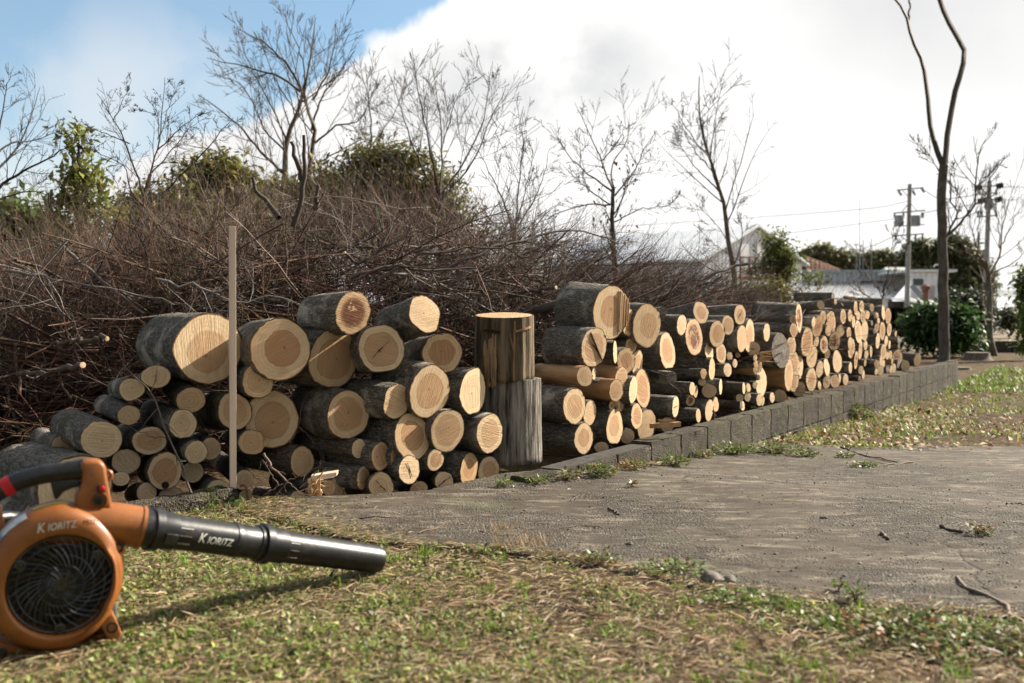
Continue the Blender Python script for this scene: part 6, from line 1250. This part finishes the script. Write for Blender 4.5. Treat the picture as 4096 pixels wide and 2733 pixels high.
def flat_text(parts, x0, y0, x1, y1, off, matr, name):
    V = []; F = []; w_ = 0
    for txt, size, dy in parts:
        v, f = letters(txt, size, .25, size*.012); v[:, 0] += w_; v[:, 1] += dy; F += [[i+len(V) for i in q] for q in f]; V += v.tolist(); w_ = max(q[0] for q in v)+size*.08
    V = np.array(V); V[:, 0] /= V[:, 0].max(); a, b = bp(x0, y0, off), bp(x1, y1, off); ex = b-a; ey = nrm(np.cross(NB, ex)); ey = ey if ey[2] > 0 else -ey
    link(name, a+V[:, :1]*ex+V[:, 1:2]*ey+NB*.0005, F=F, mat=matr, parent=BW, smooth=False)
flat_text([('K', .030, -.002), ('IORITZ', .022, 0)], 232, 606, 496, 572, .0285, LETW, 'brand_lettering')
flat_text([('PB221', .0145, 0)], 524, 560, 626, 549, .0285, LETD, 'model_lettering')
V = []; F = []; w_ = 0
for txt, size in (('K', .040), ('IORITZ', .030)):
    v, f = letters(txt, size, .25, size*.012); v[:, 0] += w_; F += [[i+len(V) for i in q] for q in f]; V += v.tolist(); w_ = max(q[0] for q in v)+.002
V = np.array(V); V[:, 0] = f1(sp(757))+V[:, 0]/V[:, 0].max()*(f1(sp(898))-f1(sp(757))); an = V[:, 1]*.80/.0405-.22
if True: link('tube_lettering', np.array([around(s, a_, .0409) for s, a_ in zip(V[:, 0], an)]), F=F, mat=LETP, parent=BW, smooth=False)
# worn paper sticker on the housing's shoulder
def sticker(pts, off, matr, name): m = MB(); m.add([oc(ro(math.radians(t))+off, math.radians(t), o) for t, o in pts], [list(range(len(pts)))]); return m.build(name, matr, BW)
STK = mk_noise('blue_white_sticker', (.55, .62, .66), (.72, .74, .74), 60, .6, .0003, c=(.10, .28, .42)); STY = mk_noise('yellow_sticker', (.55, .42, .05), (.62, .5, .12), 60, .6, .0003)
sh = lambda t, u: oc(ro(t)-.001+.0025*math.sin(u*PI)-.012*(u-.0)*u, t, -.012+u*.03)
def patch(t0, t1, matr, name, u0=0, u1=.8):
    m = MB(); T_ = np.linspace(math.radians(t0), math.radians(t1), 9); U_ = np.linspace(u0, u1, 6); V = []
    for a_ in T_:
        for u in U_:
            o = -.02+.047*u; r = ro(a_)+float(np.interp(o, [-.02, -.002, .012, .022, .027], [0, -.001, -.005, -.014, -.026]))+.0012; V.append(oc(r, a_, o+.0008))
    m.add(V, [[i*6+j, i*6+j+1, (i+1)*6+j+1, (i+1)*6+j] for i in range(8) for j in range(5)]); m.build(name, matr, BW, smooth=True)
patch(113, 139, STK, 'blue_sticker', .1, .75); patch(84, 108, STY, 'yellow_sticker', 0, .35)
rng = np.random.default_rng(81)
# ------------------------------------------------------------------ the upright stake, rod, splinters
STK_M = mk_noise('fresh_lumber', (.66, .49, .37), (.80, .63, .50), 10, .7, .002, c=(.60, .43, .30), stretch=(1, 1, .06))
b = at(952, 1972, 3.80); tp = at(907, 916, 3.74); ax = nrm(tp-b); m = MB(); m.box((b+tp)/2-ax*.02, .0235, .03, float(np.linalg.norm(tp-b))+.06, ax=(.93, .36, 0), up=ax, bev=.0012)
tag(m.build('wooden_stake', STK_M, base=b), 'fresh pale square wooden stake standing upright in front of the log stack', 'stake')
m = MB(); q = lambda x, y, Y=3.76: at(x/1.5683, 1100+y/1.5683, Y); m.tube(resample(np.array([q(1508, 1325), q(1530, 1318), q(1548, 1345), q(1552, 1385), q(1566, 1425)]), 14), .0045, 8); tag(m.build('iron_rod', RUST, base=q(1566, 1425), smooth=True), 'bent rusty iron rod leaning at the foot of the stake', 'rod')
m = MB(); q = lambda x, y, Y=5.2: at(2000+x/1.96, 1050+y/1.96, Y); m.tube(resample(np.array([q(1678, 1235, 5.75), q(1678, 1180, 5.75), q(1672, 1165, 5.75), q(1664, 1170, 5.75)]), 10), .006, 8); tag(m.build('iron_hook', RUST, base=q(1678, 1235, 5.75), smooth=True), 'small iron hook rod sticking up from the block wall top', 'rod')
def c2(x, y, Y): return at(1000+x/1.5683, 1100+y/1.5683, Y)
m = MB(); m.prism([c2(382, 1262, 3.86), (c2(545, 1238, 3.90)), c2(543, 1262, 3.90), c2(520, 1272, 3.89), c2(388, 1296, 3.86)], (0, .035, .004), .001); tag(m.build('split_wood', STK_M, base=c2(460, 1270, 3.88)), 'split pale board lying on the wood splinters right of the stake', 'split wood')
m = MB()
for k in range(60):
    a = c2(360+70*rng.random(), 1275+95*rng.random(), 3.84+.05*rng.random()); d = nrm(rng.normal(size=3)+[.2, -.2, -.9]); L = .02+.05*rng.random(); m.prism([a, a+d*L, a+d*L+[.004, 0, .004], a+np.array([.007+.008*rng.random(), 0, .005])], (0, .003, .002))
tag(m.build('wood_splinters', SPL, base=c2(390, 1340, 3.86)), 'bunch of shredded wood splinters between the low logs right of the stake', 'splinters')
def c3(x, y, Y): return at(2000+x/1.96, 1050+y/1.96, Y)
m = MB(); m.box(c3(1295, 1275, 5.34), .17, .03, .026, ax=(.9, .2, .03), bev=.003)
for k in range(9): a = c3(1230+rng.random()*60, 1235+70*rng.random(), 5.33); m.tube([a, a+nrm(np.array([1, .1, .1+.2*rng.normal()]))*(.05+.06*rng.random())], [.004, .0008], 4)
tag(m.build('splintered_plank', STRIP, base=c3(1290, 1290, 5.34)), 'splintered reddish plank lying on the block wall beside the pink wedge log', 'plank')
m = MB(); ee = lambda x, y: at(2800+x/2.6133, 1100+y/2.6133, 7.3)
for k in range(26):
    y = 810+95*rng.random(); a = ee(612+20*rng.random(), y); m.tube([a, a+[.04+.1*rng.random(), -.02, .01*rng.normal()]], [.005, .0008], 4)
tag(m.build('wood_splinters', SPL, base=ee(620, 860)), 'long splinters sticking out right of the thin branch bundle', 'splinters')
# dry forked twigs in front of the logs
def twig(paths, r, label, colr=(.13, .10, .08), kids=4, name='dry_twig', grp='dry twigs in front of the logs', lr=.25, base=None):
    S = []
    for P, r0, r1 in paths:
        P = resample(np.array(P), 12, .003); R = np.linspace(r0, r1, 12); S.append((P[None], R[None], np.array([[*colr, 1]])))
        if kids:
            p, rr_ = grow(P[None], R[None], kids, .2, 1, lr, 50, .02, 5, .15); S.append((p, np.maximum(rr_, .0006), cols(colr, .1, kids)))
    V, Q, Cc = pack(S, 5); tag(link(name, V, Q=Q, mat=TWIG, base=paths[0][0][-1], attrs={'col': ('FLOAT_COLOR', Cc)}), label, 'twig', grp)
c1 = lambda x, y, Y: at(x/1.5683, 1100+y/1.5683, Y)
twig([([c1(770, 560, 3.8), c1(860, 640, 3.74), c1(950, 740, 3.72), c1(990, 820, 3.7), c1(1030, 960, 3.68), c1(1100, 1100, 3.66), c1(1160, 1260, 3.64), c1(1200, 1370, 3.6)], .0022, .0045), ([c1(950, 740, 3.72), c1(975, 640, 3.7), c1(995, 550, 3.7)], .0022, .001), ([c1(1040, 1022, 3.68), c1(960, 1020, 3.66), c1(880, 985, 3.66), c1(800, 945, 3.66)], .002, .0009)], 0, 'long thin forked twig leaning across the left heap of logs', (.12, .095, .075), 3)
twig([([c2(85, 1120, 3.7), c2(120, 1190, 3.68), c2(190, 1260, 3.66), c2(235, 1300, 3.64)], .0055, .0035), ([c2(235, 1300, 3.64), c2(150, 1345, 3.62), c2(60, 1410, 3.6)], .003, .0012), ([c2(235, 1290, 3.64), c2(330, 1255, 3.63), c2(420, 1205, 3.62), c2(470, 1170, 3.62)], .0028, .001), ([c2(175, 1320, 3.63), c2(75, 1160, 3.66), c2(60, 1215, 3.66)], .0022, .001), ([c2(235, 1300, 3.64), c2(180, 1360, 3.63), c2(182, 1400, 3.62)], .002, .001), ([c2(235, 1300, 3.64), c2(330, 1370, 3.62), c2(385, 1390, 3.6)], .002, .001)], 0, 'branching reddish dry twig in front of the logs right of the stake', (.17, .115, .085), 3)
twig([([c2(270, 1010, 3.95), c2(312, 920, 3.95), c2(320, 840, 3.95), c2(365, 735, 3.95)], .0024, .001), ([c2(308, 955, 3.95), c2(360, 1000, 3.95), c2(400, 1060, 3.95)], .002, .001), ([c2(318, 815, 3.95), c2(350, 815, 3.95), c2(382, 815, 3.95)], .0015, .0008)], 0, 'thin budding twig in front of the even hearted log', (.10, .07, .06), 2)
twig([([c3(1180, 850, 5.0), c3(1290, 880, 4.98), c3(1400, 875, 4.97), c3(1480, 830, 4.97), c3(1560, 760, 4.97)], .004, .001), ([c3(1290, 840, 5.0), c3(1400, 820, 5), c3(1560, 808, 5)], .003, .001), ([c3(1330, 950, 5.0), c3(1400, 1010, 5), c3(1420, 1060, 5)], .003, .001)], 0, 'dark thin twig across the grey end log', (.05, .04, .03), 3)
def gtwig(pts, r0, r1, label, colr=(.16, .125, .095), kids=0, z=.006):
    P = []
    for x, y in pts: g = gpt(*D(x, y)); P.append(g+[0, 0, max(r0*.7, .002)])
    twig([(P, r0, r1)], 0, label, colr, kids, 'fallen_twig', 'twigs lying on the concrete')
gtwig([(2195, 1325), (2222, 1355), (2262, 1366), (2298, 1385), (2315, 1408), (2302, 1424), (2285, 1420)], .0035, .0065, 'crooked grey twig curling on the concrete near the right edge', (.20, .16, .13), 2)
gtwig([(1930, 1035-8), (1990, 1048), (2060, 1062)], .005, .003, 'bent dry twig by the lawn edge of the concrete', (.16, .11, .08), 2)
gtwig([(2095, 1062), (2050, 1066), (2000, 1070), (1975, 1062)], .005, .003, 'forked pale twig on the concrete beside the bent dry twig', (.2, .15, .1), 3)
gtwig([(2158, 1212), (2180, 1218), (2210, 1224)], .007, .004, 'short dark stick on the concrete at the right', (.07, .055, .045))
gtwig([(2022, 1226), (2032, 1232), (2038, 1240)], .005, .004, 'tiny pale curled stick on the concrete right of centre')
gtwig([(1310, 1150), (1330, 1142), (1345, 1140)], .003, .002, 'small pale curled twig on the concrete in front of the block wall')
gtwig([(1395, 1168), (1410, 1176), (1420, 1182)], .004, .003, 'short brown twig on the concrete below the first wall weeds', (.08, .06, .045))
gtwig([(1280, 1215), (1340, 1208), (1400, 1214)], .002, .0012, 'thin straight straw twig in the middle of the concrete')
gtwig([(820, 1190), (900, 1188), (960, 1180)], .0028, .0015, 'thin brown twig on the gravelly corner of the concrete', (.17, .10, .06))
gtwig([(960, 1225), (1010, 1208), (1050, 1195)], .0026, .0012, 'thin twig on the concrete right of the blower nozzle', (.17, .10, .06))
gtwig([(2240, 1490-3), (2290, 1516), (2335, 1540)], .006, .004, 'grey stick lying in the grass at the lower right', (.22, .18, .15), 2)
gtwig([(2310, 1157), (2330, 1156), (2349, 1160)], .004, .002, 'dark twig on the concrete touching the right edge', (.07, .05, .04))
# weeds along the wall and on the slab
def weed(c, r, h, n, label, colr, dry=0, L=.022, broad=.6, name='weed_clump', cat='weed', group='weeds along the wall and slab'):
    th = rng.random(n)*6.28; q = r*rng.random(n)**.6; hh = h*rng.random(n)*(1.1-.6*q/r); P = np.stack([c[0]+np.cos(th)*q, c[1]+np.sin(th)*q*.8, c[2]+.004+hh], 1); L_ = L*(.6+.8*rng.random(n))
    v, qd = leafset(P, L_, L_*broad, th+rng.normal(size=n)*.8, .25+rng.normal(size=n)*.45, .15, .1); cc = cols(colr, .25, n, .1); k = rng.random(n) < dry; cc[k] = cols((.27, .13, .06), .3, int(k.sum()))
    m_ = max(6, n//5); i = rng.integers(0, n, m_); S = np.stack([np.tile(c, (m_, 1))+rng.normal(size=(m_, 3))*[r*.15, r*.15, 0], (np.tile(c, (m_, 1))+P[i])/2+[0, 0, .006], P[i]], 1); tv, tq = tubes(S, np.tile([.0014, .0011, .0008], (m_, 1)), 3)
    root = thing(name, c, label, cat, group); link('leaves', v, Q=qd, mat=LEAF, parent=root, smooth=False, attrs={'col': ('FLOAT_COLOR', np.repeat(cc, 5, 0))}); link('stems', tv, Q=tq, mat=TWIG, parent=root, attrs={'col': ('FLOAT_COLOR', np.tile([.14, .10, .05, 1], (len(tv), 1)))})
GRN = (.13, .19, .03)
for x, y, r, h, n, dry, lb in [(1158, 1117, .035, .03, 60, .1, 'smallest green weed where the block wall sinks into the concrete'), (1236, 1111, .045, .025, 70, .15, 'low weed just left of the reddish first wall weeds'), (1300, 1100, .06, .04, 120, .4, 'reddish green weed at the base of the first wall block'), (1375, 1092, .085, .05, 260, .1, 'bright green weed mound under the first wall blocks'),
  (1455, 1080, .08, .05, 170, .55, 'brownish red weed right of the bright green mound'), (1545, 1070, .085, .06, 240, .1, 'spreading green weed under the third wall block'), (1610, 1050, .07, .04, 130, .3, 'sparse weed with dry leaves by the wall right of the spreading one'), (1680, 1042, .13, .07, 420, .1, 'large low weed mat against the wall'), (1780, 1040, .16, .07, 480, .08, 'widest weed mat between wall and concrete'), (1850, 1048, .10, .04, 200, .1, 'thin weed mat at the far concrete edge'),
  (1950, 960, .2, .14, 520, .15, 'leafy weed bank against the two course part of the wall'), (2030, 930, .2, .12, 360, .4, 'dry stalky weeds against the far part of the wall'), (1965-25, 1050, .05, .03, 90, .05, 'green grass clump alone at the far edge of the concrete'), (1980, 1071, .09, .015, 130, .05, 'flat green weed patch on the concrete'), (2245, 1225, .05, .03, 70, .4, 'small brownish weed in a crack at the right'), (1925, 1357, .014, .03, 24, .05, 'tiny seedling standing on the concrete edge'), (1963, 1382, .02, .045, 40, .05, 'bright yellow green grass sprig on the concrete edge'), (1450, 1118, .02, .02, 26, .5, 'small reddish rosette alone on the concrete')]:
    g = gpt(*D(x, y)); g[2] += .001; weed(g, r, h, n, lb, GRN, dry, L=.017 if y > 1000 else .035)
for x, y, r, n, dry, lb in [(1110, 1275, .07, 120, .15, 'green clover clump at the grass edge right of the nozzle'), (1545, 1335-20, .10, 170, .05, 'broad leaved rosette by the stones at the grass edge'), (1375, 1295, .06, 90, .2, 'low clover clump at the middle of the grass edge'), (2050, 1455, .16, 500, .15, 'dark green clover bank at the lower right'), (2220, 1480, .2, 560, .3, 'mixed green and red leaves at the lower right corner'), (1720, 1390, .10, 150, .1, 'green rosette at the corner of the concrete')]:
    g = gpt(*D(x, y)); g[2] += .002; weed(g, r, .03, n, lb, (.15, .20, .05), dry, L=.017, broad=.6, group='clumps at the grass edge')
for x, y, r, n, lb in [(575, 1168, .05, 130, 'dry straw tuft at the foot of the stake'), (1210, 1250, .09, 200, 'dry straw tuft on the broken edge of the concrete'), (1150, 1215, .06, 90, 'thin dry straw patch above the broken concrete edge')]:
    g = gpt(*D(x, y)); g[2] += .001; P = g+rng.normal(size=(n, 3))*[r*.6, r*.6, 0]; v, q = blades(P, .015+.03*rng.random(n), .0012+.001*rng.random(n), rng.random(n)*6.28, .5+.8*rng.random(n)); tag(link('straw_tuft', v, Q=q, mat=LEAF, base=g, smooth=False, attrs={'col': ('FLOAT_COLOR', np.repeat(cols((.36, .24, .12), .25, n), 6, 0))}), lb, 'straw', 'dry straw tufts')
g = at(880, 2030, 3.62); g[2] = float(ground(g[0], g[1]))+.01; P = resample(np.array([at(830, 1962, 3.70), at(870, 1998, 3.62), at(890, 2035, 3.58), at(930, 2060, 3.55)]), 12); vv, vq = tubes(P[None], np.full((1, 12), .0016), 4); root = thing('creeping_vine', g, 'small creeping vine with red stem and round leaves on the curb face', 'vine')
link('stem', vv, Q=vq, mat=TWIG, parent=root, attrs={'col': ('FLOAT_COLOR', np.tile([.22, .05, .05, 1], (len(vv), 1)))}); n = 46; C = np.concatenate([P[rng.integers(0, 12, 26)]+rng.normal(size=(26, 3))*.016, g+rng.normal(size=(20, 3))*[.07, .02, .008]+[0, 0, .02]]); v, q = leafset(C, .014+.014*rng.random(n), .016, rng.random(n)*6.28, .3+.5*rng.normal(size=n), .1, .1)
link('leaves', v, Q=q, mat=LEAF, parent=root, smooth=False, attrs={'col': ('FLOAT_COLOR', np.repeat(cols((.10, .16, .045), .3, n), 5, 0))})
# single leaves, stones
def oneleaf(x, y, L, colr, label, yaw, matr=DRY, tilt=.1):
    g = gpt(*D(x, y))+[0, 0, .004]; v, q = leafset(np.array([g]), L, L*.5, np.array([yaw]), np.array([tilt]), .18, .12); tag(link('fallen_leaf', v, Q=q, mat=matr, base=g, smooth=False, attrs={'col': ('FLOAT_COLOR', np.tile([*colr, 1], (5, 1)))}), label, 'leaf', 'single leaves on the concrete')
oneleaf(1562, 1101, .07, (.03, .05, .02), 'single dark green leaf lying alone on the concrete', .1, LEAF); oneleaf(1462, 1118, .04, (.12, .03, .03), 'curled dark red leaf near the small rosette', 1.9, DRY, .5); oneleaf(1302, 1126, .02, (.6, .55, .5), 'tiny white scrap on the concrete below the reddish green weed', .6); oneleaf(1905, 975, .09, (.33, .10, .03), 'large rust red leaf leaning against the block wall', 2.2, DRY, .9)
STONE = mk_noise('grey_stone', (.10, .085, .072), (.19, .165, .14), 30, .9, .004)
def stone(x, y, r, label):
    g = gpt(*D(x, y)); bm = bmesh.new(); bmesh.ops.create_icosphere(bm, subdivisions=3, radius=r); bm.verts.index_update(); V = np.array([v.co[:] for v in bm.verts]); d = nrm(V); V *= (1+.16*np.sin(d[:, :1]*4+x)+.13*np.cos(d[:, 1:2]*5+y)+.08*np.sin(d[:, 2:]*9)); V *= [1.35, 1.0, .62]; V[:, 2] += r*.3
    F = [[v.index for v in f.verts] for f in bm.faces]; bm.free(); tag(link('stone', V+g, F=F, mat=STONE, base=g), label, 'stone', 'loose stones')
stone(1636, 1336, .026, 'larger pinkish grey stone in the grass at the concrete edge'); stone(1672, 1337, .018, 'smaller stone right beside the larger pinkish grey one'); stone(1445, 1250, .008, 'small pale pebble in the middle of the concrete'); stone(1362, 1267, .007, 'small dark pebble left of the pale pebble'); stone(1890, 1190, .009, 'pebble on the rough gravelly patch at the right'); stone(1742, 1040, .012, 'pebble beside the wall weeds'); stone(2105-30, 1025, .022, 'grey stone at the lawn edge of the concrete'); stone(1925, 1018, .02, 'rounded stone at the lawn edge near the wall')
